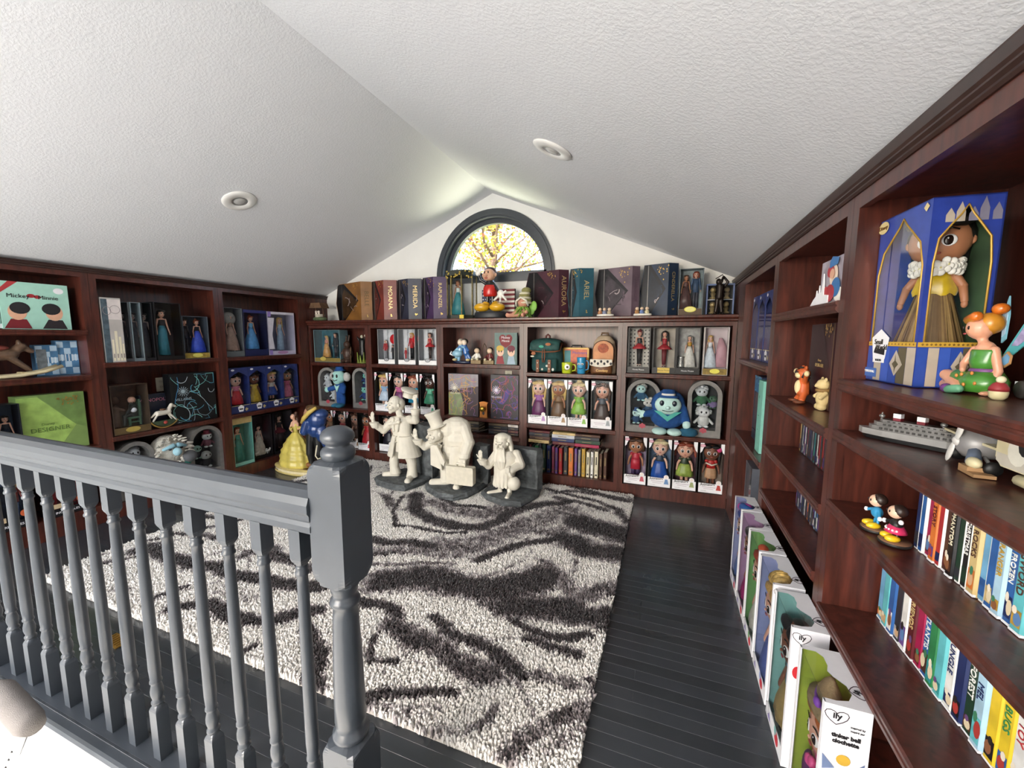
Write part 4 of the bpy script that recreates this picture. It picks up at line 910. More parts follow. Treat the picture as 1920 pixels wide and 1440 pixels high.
for k, (a, lab, dl) in enumerate([(-3.50, 'doll box with white ribbons, first in the bottom row behind the blue-coated figure', (tanned, black_h, 'long', '#8c6a4a', '#7a2f34', '#b05a5a', 'gown')), (-3.32, 'doll box with white ribbons, second in the bottom row, doll in dark red', (fair, black_h, 'bob', '#9a2a30', '#7a2228', '#b05a5a', 'gown')), (-3.14, 'doll box with white ribbons, third in the bottom row, doll in brown', (fair, '#5c2f20', 'long', '#6a4632', '#4f3328', '#b08a6a', 'short'))]):
    animator('B', a, .102, lab, dl, .05, back='#5c3a3a', w_=.17)
animator('B', -2.96, .102, 'doll box at the bottom right of the far-left back bay, doll in bright red', (tanned, black_h, 'long', '#c3262e', '#c02a34', '#c8404a', 'gown'), .015, back='#b07f7c', tabs=False, w_=.178)
# ---- back bay 2
for k, (a, lab, dolls) in enumerate([(-2.655, 'grey and white action doll box with a white-haired boy and a red cape', [('#dba58c', '#d9d6cf', 'bob', -.045, .2, '#a82a30', '#8d8d92', 'suit'), ('#dba58c', '#171417', 'bob', .045, .15, '#1f1f24', '#2a2a30', 'suit')]), (-2.41, 'grey and white action doll box, middle of three, two figures in red suits', [('#dba58c', '#c9a24e', 'bob', -.045, .12, '#b0262c', '#b0262c', 'suit'), ('#dba58c', '#caa650', 'bob', .03, .27, '#b3252b', '#17161a', 'suit')]), (-2.17, 'grey and white action doll box, right of three, figure in a red dress', [('#dba58c', '#4c2a1c', 'bob', 0, .27, '#b3252b', '#b3252b', 'tutu')])]):
    loc, rz = at('B', a, 1.032, .03); t = thing('doll_box', lab, 'doll box', loc, rz, 'three action doll boxes'); w_ = .205
    carton(t, w_, .35, .09, C('#8f9296', .35), C('#b9bcc0', .5, var=.2), .045, C('#ecebec', .4), post=.003)
    m = MB()
    for q, x in enumerate((-.07, -.01, .055)): m.rect(x-.02, x+.02, .05, .345, .085, 0)
    m.build('grey_panels', C('#d9dadc', .5), t); oval(t, 0, .045, .03, .018, -.001, C('#2a2b30', .4), 'oval_logo', C('#b9bbc0', .3, .5))
    for dd in dolls: doll(t, dd[3], .05, .045, dd[4], 'slim', dd[0], dd[1], dd[2], dd[5], dd[6], dd[7])
    MB().ell((.05 if k == 0 else .075, .06, .25), (.045, .02, .05), 14, 9).build('red_cape', C('#c21f25', .3), t) if k < 2 else None
for a, lab, dl in [(-2.722, 'toddler doll box, blonde doll in pale blue with a white apron', (fair, blonde, 'long', '#8fb4d6', '#c9d8e8', '#7fa8d0', 'short')), (-2.54, 'toddler doll box, black-haired doll in pink and plum', (pale, black_h, 'long', '#c05a8c', '#7a3a6c', '#c77aa0', 'gown')), (-2.36, 'toddler doll box, auburn doll in turquoise behind the raised hat', (fair, auburn, 'long', '#2f8fae', '#1f86a8', '#4a9fb8', 'short')), (-2.175, 'toddler doll box, dark-skinned doll in mint green', (dark, black_h, 'bun', '#5fae8c', '#3f8f6c', '#5fae8c', 'short'))]:
    animator('B', a, .542, lab, dl, .02, back='#6a5a58', w_=.172)
for k, (x, col, lab) in enumerate([(-2.72, '#3a2a4a', 'dark boxed doll with a white base label behind the tall statue'), (-2.5, '#23222c', 'dark boxed doll behind the tall statue, second from the left'), (-2.27, '#2c2a34', 'dark boxed doll behind the hunched statue')]):
    animator('B', x, .102, lab, (pale, black_h, 'bob', col, '#1c1826', '#8fae3c', 'gown'), .06, back='#17151c', tabs=False, script='')
# ---- back bay 3
t = thing('dancing_pair', 'glazed figurine of a dancing couple in blue and white on a dark oval base', 'figurine', (-1.8, D+.06, 1.06))
MB().lathe([(.1, 0), (.1, .016), (.09, .022), (.001, .024)], 28, sy=.55).build('oval_base', C('#1b2440', .25, coat=.5), t)
for s, c1, c2, hc in ((-1, '#e6e2d8', '#7fb0cc', '#e0d7c4'), (1, '#e9e6dd', '#2f63a8', '#2c2523')):
    me = sculpt(MB().cap((s*.045, 0, .03), (s*.035, 0, .1), .018, .022).cap((s*.075, 0, .04), (s*.045, 0, .1), .016, .02).cap((s*.035, 0, .1), (s*.02, 0, .16), .032, .026).cap((s*.03, -.01, .155), (-s*.03, -.03, .15), .012, .01).cap((s*.035, 0, .155), (s*.07, -.02, .12), .012, .009), .004, 2); me.materials.append(C(c2, .25, coat=.5)); link('dancer_body', me, t)
    MB().ell((s*.022, -.01, .195), (.026, .025, .028), 12, 8).build('dancer_head', C('#ecd9c4', .3), t); MB().ell((s*.025, .006, .205), (.028, .024, .026), 10, 7).build('hair', C(hc, .4), t)
    MB().ell((s*.07, -.03, .034), (.022, .03, .013), 10, 6).build('shoe', C('#d9c690', .3), t)
MB().ell((-.05, -.015, .09), (.055, .04, .035), 14, 8).build('full_skirt', C('#8db9d0', .3, coat=.4), t)
MB().tube([(-.1, 0, .07), (-.135, 0, .085), (-.12, 0, .11)], .008, 7).build('sash_end', WHITE, t)
for x, lab, c1 in ((-1.645, 'small seated child figurine in white and black, left of the wire arch', '#e0dcd2'), (-1.515, 'small seated child figurine in dark red, right of the wire arch', '#6a2a2a')):
    t = thing('child_figurine', lab, 'figurine', (x, D+.05, 1.06))
    MB().box(-.05, .05, -.035, .035, 0, .035).build('block_base', C('#8a7452', .6, var=.2), t)
    me = sculpt(MB().cap((0, 0, .055), (0, 0, .085), .026, .02).cap((-.015, -.01, .05), (-.025, -.045, .045), .011).cap((.015, -.01, .05), (.025, -.045, .045), .011).cap((-.02, 0, .085), (-.04, -.02, .06), .009).cap((.02, 0, .085), (.04, -.02, .06), .009), .0035, 2); me.materials.append(C(c1, .4)); link('figure_body', me, t)
    MB().ell((0, -.004, .12), (.026, .024, .026), 12, 8).build('head', C('#e2c8ac', .4), t); MB().ell((0, .007, .13), (.028, .023, .024), 10, 7).build('hair', C('#1d1715', .4), t)
    for s in (-1, 1): MB().ell((s*.026, -.05, .043), (.013, .016, .012), 8, 6).build('shoe', C('#d8cfa8', .4), t)
t = thing('wire_arch', 'thin bronze wire arch stand between two seated figurines', 'ornament', (-1.58, D+.07, 1.06))
MB().tube([(-.022, 0, 0), (-.02, 0, .13), (-.012, 0, .17), (0, 0, .185), (.012, 0, .17), (.02, 0, .13), (.022, 0, 0)], .0045, 8).build('arch_wire', C('#5c4c3c', .4, .6), t); MB().box(-.035, .035, -.02, .02, 0, .006).build('foot', C('#5c4c3c', .4, .6), t)
loc, rz = at('B', -1.348, 1.06, .02); t = thing('art_canvas', 'grey-green art canvas of a red heart over two cartoon heads', 'picture', loc, rz)
MB().box(-.108, .108, 0, .025, 0, .285).build('stretched_canvas', C('#6f8480', .7, var=.08), t)
m = MB(); m.disc(-.03, .235, .034, .034, -.001, 0); m.disc(.03, .235, .034, .034, -.001, 0); m.poly([(-.06, .222), (.06, .222), (.045, .18), (0, .15), (-.045, .18)], -.0012, 0)
for s, hc in ((-1, '#c9a84a'), (1, '#7c2f40')): m.disc(s*.053, .118, .036, .044, -.0014, 1); m.disc(s*.053, .145, .037, .028, -.0016, 2 if s < 0 else 3); m.poly([(s*.053-.04, .004), (s*.053+.04, .004), (s*.053+.025, .078), (s*.053-.025, .078)], -.0012, 4 if s < 0 else 5); m.disc(s*.053-.012, .118, .005, .01, -.002, 6); m.disc(s*.053+.012, .118, .005, .01, -.002, 6)
m.build('printed_heads', [C('#7a1f28', .6), C('#e3bda6', .6), C('#c9a84a', .6), C('#6a2436', .6), C('#8c3038', .6), C('#9fb4c4', .6), INK], t)
text(t, "Mickey", .03, 0, -.0022, .242, WHITE); text(t, "Minnie", .028, 0, -.0022, .212, WHITE)
def cover_box(pl, a, z, off, w_, h, d, col, label, cols, seed, txts=(), tcol='#c9c2c4', n=46, patch=None, cat='box', emblem=None, wd=.004, lift=0.):
    loc, rz = at(pl, a, z, off); t = thing('cover_box', label, cat, loc, rz)
    MB().box(-w_/2, w_/2, 0, d, 0, h).build('box_body', C(col, .35, var=.12, scale=8), t)
    if patch:
        m = MB()
        for i, (pts, c) in enumerate(patch): m.poly([(p[0]*w_, p[1]*h) for p in pts], -.0006-.0002*i, i)
        m.build('cover_panels', [C(c, .45, var=.2, scale=14) for _, c in patch], t)
    if n: tag(scribble(t, 'cover_line_art', -w_*.47, w_*.47, h*.03, h*.97, -.002, cols, n, wd, seed), kind='stuff')
    if emblem:
        ex, ez, er, ec = emblem; m = MB()
        for k in range(14): a_ = 2*PI*k/14; m.stroke([(ex+er*.45*math.cos(a_), ez+er*.45*math.sin(a_)), (ex+er*math.cos(a_), ez+er*math.sin(a_))], er*.1, -.006, 0)
        m.disc(ex, ez, er*.4, er*.4, -.0062, 0); m.build('emblem', C(ec, .4, var=0), t)
    for (s, sz, x, zz, c) in txts: text(t, s, sz, x, -.0068, zz, C(c, .4, var=0))
    return t
cover_box('B', -1.785, .56, .03, .315, .4, .07, '#3a2c34', 'tall collector box with golden and violet scribbled lines beside the doorknob figure', ['#d9a83a', '#a8648a', '#c98a5a', '#8a6aa0', '#e0c050'], 11, [('VILLAINS', .026, -.085, .215, '#e6e0c0')], patch=[([(-.5, 1), (.5, 1), (.5, .72), (-.5, .6)], '#8f8a90'), ([(-.5, 0), (-.05, 0), (.02, .25), (-.08, .55), (-.5, .55)], '#8d9a70')], emblem=(-.09, .265, .045, '#e2dccf'), n=56, wd=.0032)
t = thing('doorknob_figure', 'small copper coloured doorknob plate figure between the two scribbled boxes', 'figurine', (-1.572, D+.03, .56))
cp = C('#b5743a', .3, .6)
MB().prism([(-.04, 0), (.04, 0), (.037, .03), (.036, .12), (.044, .14), (.03, .146), (0, .152), (-.03, .146), (-.044, .14), (-.036, .12), (-.037, .03)], -.008, .012, 'y').build('back_plate', cp, t)
MB().lathe([(.012, 0), (.012, .014), (.024, .022), (.027, .034), (.018, .044), (.001, .046)], 18).build('knob', C('#b08a34', .25, .7), t).matrix_local = Matrix.Translation((0, -.008, .085)) @ Matrix.Rotation(PI/2, 4, 'X')
MB().ell((0, -.01, .04), (.012, .004, .016), 10, 7).build('keyhole', INK, t)
cover_box('B', -1.36, .56, .02, .272, .405, .08, '#18131f', 'tall black collector box with violet and magenta scribbled lines', ['#6a44b4', '#a03a5c', '#4a38a8', '#8a4a9c', '#b0553c'], 23, [('VILLAINS', .026, -.075, .2, '#cfc4d8')], patch=[([(-.2, .35), (.0, .6), (.12, .72), (.2, .6), (.1, .45), (-.05, .33)], '#3a2a78')], emblem=(-.078, .265, .042, '#d9d2e0'), n=56, wd=.0032)
m = MB(); m.box(-.034, .034, -.004, 0, 0, .112)
def outlet(pl, a, z, off, label):
    loc, rz = at(pl, a, z, off); t = thing('wall_outlet', label, 'outlet', loc, rz)
    MB().prism([(-.035, .003), (-.032, 0), (.032, 0), (.035, .003), (.035, .112), (.032, .115), (-.032, .115), (-.035, .112)], -.005, 0, 'y').build('cover_plate', C('#cfc8b4', .4), t)
    for zz in (.035, .08):
        MB().disc(0, zz, .016, .015, -.0055).build('socket_face', C('#c2bba6', .4), t)
        for s in (-1, 1): MB().rect(s*.006-.001, s*.006+.001, zz-.003, zz+.007, -.0058).build('slot', INK, t)
outlet('B', -1.41, .87, .257, 'cream wall outlet half hidden above the violet scribbled box')
outlet('L', 2.1, .85, .277, 'cream wall outlet at the back of the middle left bay')
# books lying on the low shelf of bay 3
def book(pl, a, z, off, w_, th, d, col, label, rz_=0, flat=True, grp=None, lean=0., stripe=None, tilt=0.):
    """flat: lying, spine to the room; else upright"""
    loc, rz = at(pl, a, z, off); t = thing('book', label, 'book', loc, rz+rz_, grp); c = C(col, .5, var=.12, scale=25)
    m = MB()
    if flat:
        m.box(-w_/2, w_/2, 0, d, 0, .003); m.box(-w_/2, w_/2, 0, d, th-.003, th); m.prism([(0, 0), (-.003, th*.2), (-.003, th*.8), (0, th), (.003, th), (.003, 0)], -w_/2, w_/2, 'x'); m.build('cover', c, t)
        MB().box(-w_/2+.004, w_/2-.004, .004, d-.004, .003, th-.003).build('pages', C('#d9cfba', .8), t)
        m = MB(); m.box(-w_*.22, w_*.15, -.0038, -.003, th*.42, th*.6); m.build('spine_title', C(stripe or '#8a7850', .4), t)
    else:
        m.box(-th/2, -th/2+.003, 0, d, 0, w_); m.box(th/2-.003, th/2, 0, d, 0, w_); m.prism([(-th/2, 0), (-th*.3, -.003), (th*.3, -.003), (th/2, 0), (th/2, .003), (-th/2, .003)], 0, w_, 'z'); m.build('cover', c, t)
        MB().box(-th/2+.003, th/2-.003, .004, d-.004, .003, w_-.003).build('pages', C('#d9cfba', .8), t)
        m = MB(); m.box(-th*.16, th*.16, -.0038, -.003, w_*.5, w_*.8); m.box(-th*.28, th*.28, -.0038, -.003, w_*.08, w_*.14); m.build('spine_title', C(stripe or '#8a7850', .4), t)
    if tilt: t.rotation_euler.y = tilt
    return t
z = .4+.0006
for k, (a, wd, cols, lab) in enumerate([(-1.72, .17, ['#3a2f2c', '#6a5a48', '#2c2a30', '#8c8272'], 'left'), (-1.44, .19, ['#33343c', '#4a3f44', '#24252c', '#5a4a3a'], 'middle'), (-1.29, .1, ['#2a2224', '#5a2f34', '#3a3436', '#d8cfc8'], 'right')]):
    z = .401
    for j, c in enumerate(cols):
        th = (.026, .022, .03, .024)[j]
        book('B', a, z, .06, wd, th, .14, c, '%s book of the %s pile on the low shelf behind the statues' % (['bottom', 'second', 'third', 'top'][j], lab), grp='books lying behind the statues', rz_=RND.uniform(-.03, .03)); z += th+.0006
b = book('B', -1.585, .4225, .05, .105, .012, .13, '#2a2a30', 'book with white page edges leaning slantwise on the low shelf', grp='books lying behind the statues', tilt=-.38)
# ---- back bay 4
t = thing('teal_backpack', 'dark teal flap backpack with brown leather straps and patches', 'backpack', (-.985, D+.06, 1.002))
tq = C('#1f4a4a', .8, var=.12, bump=.25, bscale=300); br_ = C('#7a4a2e', .6, var=.1)
me = sculpt(MB().loft([(0, .05, .004, .13, .075), (0, .05, .03, .145, .085), (0, .05, .15, .142, .085), (0, .055, .24, .125, .07), (0, .055, .262, .1, .05)], 24), .008, 4); me.materials.append(tq); link('bag_body', me, t)
m = MB(); m.loft([(0, -.035, .01, .105, .03), (0, -.04, .03, .112, .034), (0, -.036, .11, .11, .03), (0, -.03, .122, .1, .02)], 22); m.build('front_pocket', tq, t)
m = MB(); n = 11; v = []
for i in range(n):
    u = -1+2*i/(n-1)
    for (yy, zz) in ((.11, .272), (.03, .29), (-.035, .268), (-.055, .215-.03*(1-u*u))): v.append((u*.13, yy, zz-.02*u*u))
f = [(i*4+j, (i+1)*4+j, (i+1)*4+j+1, i*4+j+1) for i in range(n-1) for j in range(3)]
m.add(v, f, 0, True); o = m.build('flap', [C('#26504d', .7, var=.3, scale=30)], t); md_ = o.modifiers.new('s', 'SOLIDIFY'); md_.thickness = .008
m = MB(); m.tube([(-.132, -.04, .19), (-.1, -.062, .183), (0, -.066, .178), (.1, -.062, .183), (.132, -.04, .19), (.135, .03, .255)], .006, 7); m.build('flap_piping', br_, t)
for s in (-1, 1):
    MB().box(s*.052-.013, s*.052+.013, -.078, -.07, .004, .112).build('strap', br_, t)
    for zz in (.035, .085): MB().ell((s*.052, -.08, zz), (.006, .003, .006), 8, 5).build('stud', C('#d8d2c4', .3, .6), t)
MB().tube([(-.008, -.07, .2), (-.012, -.078, .14), (-.006, -.08, .09)], .004, 6).build('drawstring', C('#8a5238', .7), t); MB().tube([(.008, -.07, .2), (.012, -.078, .14), (.006, -.08, .09)], .004, 6).build('drawstring', C('#8a5238', .7), t)
MB().tube([(-.02, .06, .275), (-.016, .06, .315), (0, .06, .328), (.016, .06, .315), (.02, .06, .275)], .009, 8).build('top_loop', C('#5c2c28', .6), t)
for (x, zz, a, b, c) in ((-.02, .225, .045, .016, '#48a58c'), (.04, .245, .05, .018, '#a5653c'), (-.09, .165, .04, .02, '#a0623e'), (-.1, .14, .035, .01, '#dcd6c4'), (.03, .06, .02, .014, '#c9c9c0'), (-.01, .03, .018, .014, '#d0c4b4'), (.085, .03, .022, .018, '#cfd2cc')):
    q = MB(); q.disc(x, zz, a*.5, b*.7, -.078, 0, 12); q.build('patch', C(c, .7), t)
t = thing('lunch_box', 'coral and yellow tin lunch box standing behind the two mugs', 'lunch box', (-.74, D+.15, 1.002))
m = MB(); m.prism([(-.115, .01), (-.105, 0), (.105, 0), (.115, .01), (.115, .205), (.105, .215), (-.105, .215), (-.115, .205)], 0, .07, 'y'); m.build('tin_body', C('#d9a83c', .4, var=.08), t)
m = MB(); m.rect(-.1, .1, .014, .2, -.0008, 0); m.rect(-.1, -.045, .03, .19, -.0012, 1); m.build('printed_front', [C('#cf6a4a', .5, var=.15), C('#2f7f86', .5)], t); text(t, 'Monsters', .034, .035, -.002, .17, C('#5a4a9c', .5))
MB().tube([(-.045, .035, .212), (-.04, .035, .232), (.04, .035, .232), (.045, .035, .212)], .007, 8).build('handle', BLACK, t)
def mug(x, y, r, h, col, lab, eye, hd):
    t = thing('mug', lab, 'mug', (x, y, 1.0015)); c = C(col, .25, coat=.5)
    MB().lathe([(r*.86, 0), (r*.9, .004), (r, h*.95), (r*.99, h), (r*.92, h), (r*.84, .008), (.001, .008)], 26, cap=False).lathe([(.001, .0005), (r*.86, 0)], 26, cap=False).build('cup', c, t)
    MB().tube([(r*.9, 0, h*.22), (r*1.5, 0, h*.28), (r*1.62, 0, h*.55), (r*1.45, 0, h*.8), (r*.95, 0, h*.8)], r*.14, 8).build('handle', c, t)
    m = MB()
    if eye: m.ell((.012, -r*.93, h*.6), (.024, .01, .024), 14, 9, 0); m.ell((.014, -r*.93-.008, h*.6), (.01, .006, .01), 10, 7, 1)
    else:
        for s in (-1, 1): m.ell((s*.014, -r*.93, h*.6), (.012, .007, .009), 10, 7, 0); m.ell((s*.014, -r*.93-.005, h*.6), (.005, .004, .005), 8, 6, 1)
    m.tube([(-.02, -r*.93, h*.35), (0, -r*.98, h*.3), (.02, -r*.93, h*.35)], .002, 5, 1); m.build('painted_face', [EYE, PUP], t)
mug(-.79, D+.04, .047, .092, '#b7c62c', 'wide lime green mug with one eye in front of the lunch box', True, 1)
mug(-.667, D+.04, .038, .137, '#2f8fc0', 'tall sky blue mug in front of the lunch box', False, 1)
t = thing('mini_backpack', 'small brown and cream backpack with a cow-print flap pocket', 'backpack', (-.49, D+.07, 1.002))
m = MB(); m.loft([(0, .04, .003, .1, .06), (0, .04, .03, .104, .065), (0, .045, .2, .1, .06), (0, .045, .27, .085, .05), (0, .045, .31, .055, .035), (0, .045, .325, .02, .015)], 22); m.build('bag_body', C('#b9a58c', .55, var=.1), t)
m = MB(); pts = [(-.082, .1), (.082, .1), (.082, .2)]+[(.082*math.cos(PI*k/10), .2+.075*math.sin(PI*k/10)) for k in range(11)]; m.prism(pts, -.022, -.006, 'y'); m.build('front_panel', C('#c98a5c', .55, var=.2, scale=12), t)
m = MB(); m.tube([(-.084, -.014, .1), (-.084, -.014, .2)]+[(-.084*math.cos(PI*k/10), -.014, .2+.077*math.sin(PI*k/10)) for k in range(1, 10)]+[(.084, -.014, .2), (.084, -.014, .1)], .006, 7); m.build('panel_piping', C('#5c3a24', .5), t)
m = MB(); m.loft([(-.01, -.03, .004, .085, .028), (-.01, -.034, .02, .088, .032), (-.01, -.032, .1, .086, .03)], 20); m.build('pocket', C('#6a4426', .5, var=.1), t)
MB().prism([(-.1, .075), (-.06, .065), (-.01, .06), (.05, .068), (.082, .08), (.08, .125), (-.098, .125)], -.068, -.058, 'y').build('cow_print_flap', C('#ddd6c8', .7), t)
r_ = random.Random(5)
for k in range(7): MB().disc(-.085+.026*k, .09+.018*(k % 2), .01, .012, -.069, 0, 8).build('cow_spot', INK, t)
text(t, 'Cowboy', .028, 0, -.0665, .032, C('#c9a05a', .4, .4)); MB().tube([(-.03, .06, .315), (-.025, .06, .34), (.025, .06, .34), (.03, .06, .315)], .008, 8).build('top_handle', C('#6b5138', .6), t)
MB().disc(0, .215, .045, .04, -.0235, 0, 16).build('printed_scene', C('#a8502c', .6, var=.4, scale=40), t)
for a, lab, dl, sc in [(-1.046, 'toddler doll box, blonde doll in purple, under the teal backpack', (pale, blonde, 'long', '#9a5a9c', '#6a2a5c', '#b58ac0', 'gown'), "Animators'"), (-.866, 'toddler doll box, doll in a brown dress with a grey animal beside it', (tanned, blonde, 'long', '#8a6a4a', '#6f5238', '#a88a6a', 'gown'), "Animators'"), (-.687, 'toddler doll box, blonde bun doll in leafy green', (pale, '#e0c890', 'bun', '#7fae3c', '#8fbe4a', '#8fbe5a', 'short'), "Animators'"), (-.487, 'toddler doll box, doll in grey and brown, right end under the small backpack', (fair, brown_h, 'long', '#4a4f58', '#4a3a34', '#9aa0a4', 'gown'), '')]:
    animator('B', a, .542, lab, dl, .02, back='#77858a', script=sc)
x = -1.13
r_ = random.Random(8)
VB = [('maroon', .022), ('dark green', .014), ('green', .03), ('charcoal', .018), ('dark green', .03), ('navy', .036), ('pink', .02), ('violet', .022), ('red', .03), ('charcoal', .036), ('orange', .04), ('violet', .022), ('grey', .02), ('gold', .03), ('cream', .026), ('white', .022), ('cream', .03), ('brown', .024), ('brown', .028)]
for k, (cn, wd) in enumerate(VB):
    h = .262+r_.uniform(-.03, .006) if k < 14 else .225+r_.uniform(-.008, .01)
    book('B', x+wd/2, .1012, .04+r_.uniform(0, .012), h, wd-.001, .15, N[cn], '%s upright book, %s from the left on the lowest shelf of the book bay' % (cn, ORD[k]), flat=False, grp='upright books on the lowest shelf', stripe='#1e1c1a' if cn in ('white', 'cream') else None); x += wd+.011
for k, (a, wd, cols, lab) in enumerate([(-1.03, .19, ['tan', 'brown', 'charcoal', 'maroon'], 'left'), (-.81, .2, ['maroon', 'navy', 'silver', 'tan'], 'middle'), (-.6, .21, ['crimson', 'dark green', 'charcoal', 'brown'], 'right')]):
    z = .3665
    for j, c in enumerate(cols):
        th = (.028, .032, .03, .022)[j]; book('B', a+r_.uniform(-.006, .006), z, .03, wd, th, .15, N[c], '%s book lying %s in the %s pile above the upright books' % (c, ['lowest', 'second', 'third', 'topmost'][j], lab), grp='books lying on the upright books'); z += th+.0006
# ---- back bay 5
def slim_box(a, lab, back, base, shell, dl, ttl, tm, bt=None, extra=None):
    loc, rz = at('B', a, 1.024, .03); t = thing('doll_box', lab, 'doll box', loc, rz, 'slim fashion doll boxes on the top right shelf')
    carton(t, .172, .36, .09, shell, back, .048, base, post=.006)
    if bt: m = MB(); m.rect(-.045, .045, .006, .046, -.001); m.build('name_plate', bt, t)
    if ttl: text(t, ttl, .016, 0, -.002, .026, tm)
    doll(t, *dl)
    if extra: extra(t)
def dots(t):
    for i in range(6):
        for j in range(10): MB().disc(-.07+.028*i, .07+.03*j, .006, .006, .0845, 0, 10).build('printed_dot', INK, t)
slim_box(-.206, 'black doll box with a dotted backing, doll in a red tutu and black boots', C('#bcb6ac', .5), C('#0e0d0e', .4), BLACK, (0, .05, .05, .29, 'slim', fair, '#7c1a20', 'bun', '#1a181a', '#b01f2c', 'tutu', '#141214'), 'Minnie Mouse', WHITE, extra=dots)
slim_box(-.016, 'black doll box with a crumpled pale backing, doll in a red dress and black sleeves', C('#a89e90', .6, var=.25, scale=10), BLACK, BLACK, (0, .05, .05, .285, 'slim', fair, '#17120f', 'tails', '#a01f2a', '#a3222c', 'tutu', '#6a1a22'), 'Minnie Mouse', INK, C('#d2b44c', .4))
slim_box(.157, 'silver-backed doll box, doll in a dotted white skirt with a gold bow', C('#a5a29e', .4, var=.2), C('#101012', .4), BLACK, (.01, .05, .05, .25, 'slim', fair, '#8e8c8a', 'tails', '#b98a2c', '#dedad2', 'gown', '#20201f'), 'Minnie Mouse', WHITE, extra=lambda t: MB().lathe([(.028, 0), (.03, .01), (.026, .075), (.03, .085), (.001, .09)], 18, (-.045, .035, .05)).build('silver_drum', C('#b9b6b0', .25, .8), t))
slim_box(.347, 'pale pink and white doll box with a gold base and yellow oval label', C('#d9c9cc', .5, var=.15, scale=6), C('#8a7330', .5, var=.3, scale=50), C('#b9b4b2', .4), (-.035, .05, .05, .25, 'slim', pale, blonde, 'long', '#dfe4ea', '#d5dfe8', 'gown'), '', WHITE, extra=lambda t: (oval(t, 0, .03, .034, .018, -.001, C('#e4dc5c', .4), 'gold_label'), MB().loft([(.045, .05, .06, .045, .03), (.045, .05, .2, .035, .03), (.035, .05, .28, .012, .012)], 14).build('pink_cone', C('#c59aa4', .5), t)))
arch_box('B', -.158, .542, 'grey tombstone box of three white-haired teal plush heads, left of the blue plush', .262, .43, .12, .03, lambda t: (plush(t, -.02, .06, .25, .045, '#2f5a7a', '#b9dcd8', fuzz='#c4c2bc'), plush(t, .045, .05, .14, .045, '#34506a', '#c9c6be', fuzz='#d8d4ca'), plush(t, -.05, .045, .062, .04, '#2a4a6e', '#bfdfdb', '#3a5a86')))
t = thing('blue_plush', 'stout blue plush with a pale mint face, pointing hand and blue bag', 'plush toy', (.03, D+.02, .5495))
pb = C('#1c4a86', .95, var=.12, bump=.35, bscale=250); pm = C('#bfe0da', .95, var=.05, bump=.25, bscale=250)
me = sculpt(MB().ell((0, .02, .135), (.135, .085, .1)).ell((0, .03, .235), (.13, .085, .115)).cap((-.1, 0, .16), (-.17, -.03, .15), .035, .028).cap((.11, 0, .2), (.14, -.02, .11), .035, .03), .008, 3); me.materials.append(pb); link('coat_and_hood', me, t)
m = MB(); m.ell((0, -.045, .235), (.098, .055, .075), 18, 10); m.build('face', pm, t)
for s in (-1, 1):
    MB().ell((s*.045, -.093, .255), (.017, .008, .022), 12, 8).build('eye', C('#1d2733', .3), t); MB().ell((s*.055, -.035, .022), (.058, .07, .028), 14, 8).build('shoe', pm, t)
MB().ell((0, -.108, .222), (.017, .018, .014), 10, 7).build('nose', pm, t); MB().tube([(-.04, -.098, .2), (0, -.105, .193), (.04, -.098, .2)], .0025, 5).build('mouth', INK, t)
m = MB(); m.lathe([(.075, 0), (.078, .012), (.05, .016), (.046, .06), (.001, .064)], 18, (0, -.04, .295), sy=.7); m.build('hat', pb, t); MB().lathe([(.051, .016), (.0495, .032)], 18, (0, -.04, .295), sy=.72).build('hat_band', C('#d8d6d0', .8), t)
MB().prism([(-.1, .19), (0, .11), (.1, .19), (.05, .185), (0, .15), (-.05, .185)], -.072, -.06, 'y').build('collar', C('#4fa59a', .9), t)
me = sculpt(MB().ell((-.185, -.035, .155), (.026, .02, .026)).cap((-.19, -.04, .165), (-.225, -.045, .185), .012, .01).cap((-.195, -.03, .15), (-.222, -.035, .15), .012, .011).cap((-.18, -.04, .14), (-.2, -.045, .128), .012, .01), .004, 2); me.materials.append(pm); link('pointing_hand', me, t)
MB().ell((.14, -.035, .085), (.03, .026, .036), 10, 7).build('hand', pm, t); MB().loft([(.155, -.035, .002, .05, .035), (.155, -.035, .02, .068, .042), (.155, -.035, .05, .06, .036), (.155, -.035, .066, .02, .015)], 18).build('round_bag', C('#1f5570', .9, var=.1), t)
arch_box('B', .29, .542, 'grey tombstone box with a glossy white and green plush, right of the blue plush', .24, .44, .13, .02, lambda t: (plush(t, 0, .06, .07, .055, '#d4d4d0', '#dedede', fuzz='#b9bcb9'), plush(t, -.02, .06, .24, .05, '#3a6a4c', '#c9ccd0', fuzz='#d9dadc'), plush(t, .06, .07, .22, .035, '#7a6a94', '#4a6a54')), -.06)
for a, lab, dl, bk in [(-.2, 'toddler doll box, dark-haired doll in a red shirt, left in the bottom right row', (tanned, brown_h, 'bob', '#b8283a', '#3f2c50', '#c85a68', 'tunic'), '#a58fa8'), (-.012, 'toddler doll box, pale blonde doll in royal blue, bottom right row', (pale, '#e0cfa0', 'bun', '#27364a', '#1f4fa0', '#6a8fc0', 'gown'), '#5f7896'), (.175, 'toddler doll box, auburn doll in olive green, bottom right row', (fair, auburn, 'tails', '#2c3a24', '#93a548', '#a5ae78', 'short'), '#5c3440'), (.365, 'toddler doll box, brown-skinned doll in a red top with a pink flower', (deep, black_h, 'long', '#b3231f', '#b98f6c', '#b8443a', 'wrap'), '#8c7a6c')]:
    t = animator('B', a, .102, lab, dl, .015, back=bk)
    if a > .3: MB().ell((.05, .03, .345), (.022, .012, .022), 10, 6).build('pink_flower', C('#c83f74', .5), t); MB().tube([(-.04, .025, .235), (0, .01, .222), (.04, .025, .235)], .006, 7).build('bead_necklace', C('#e6dcc8', .5), t)
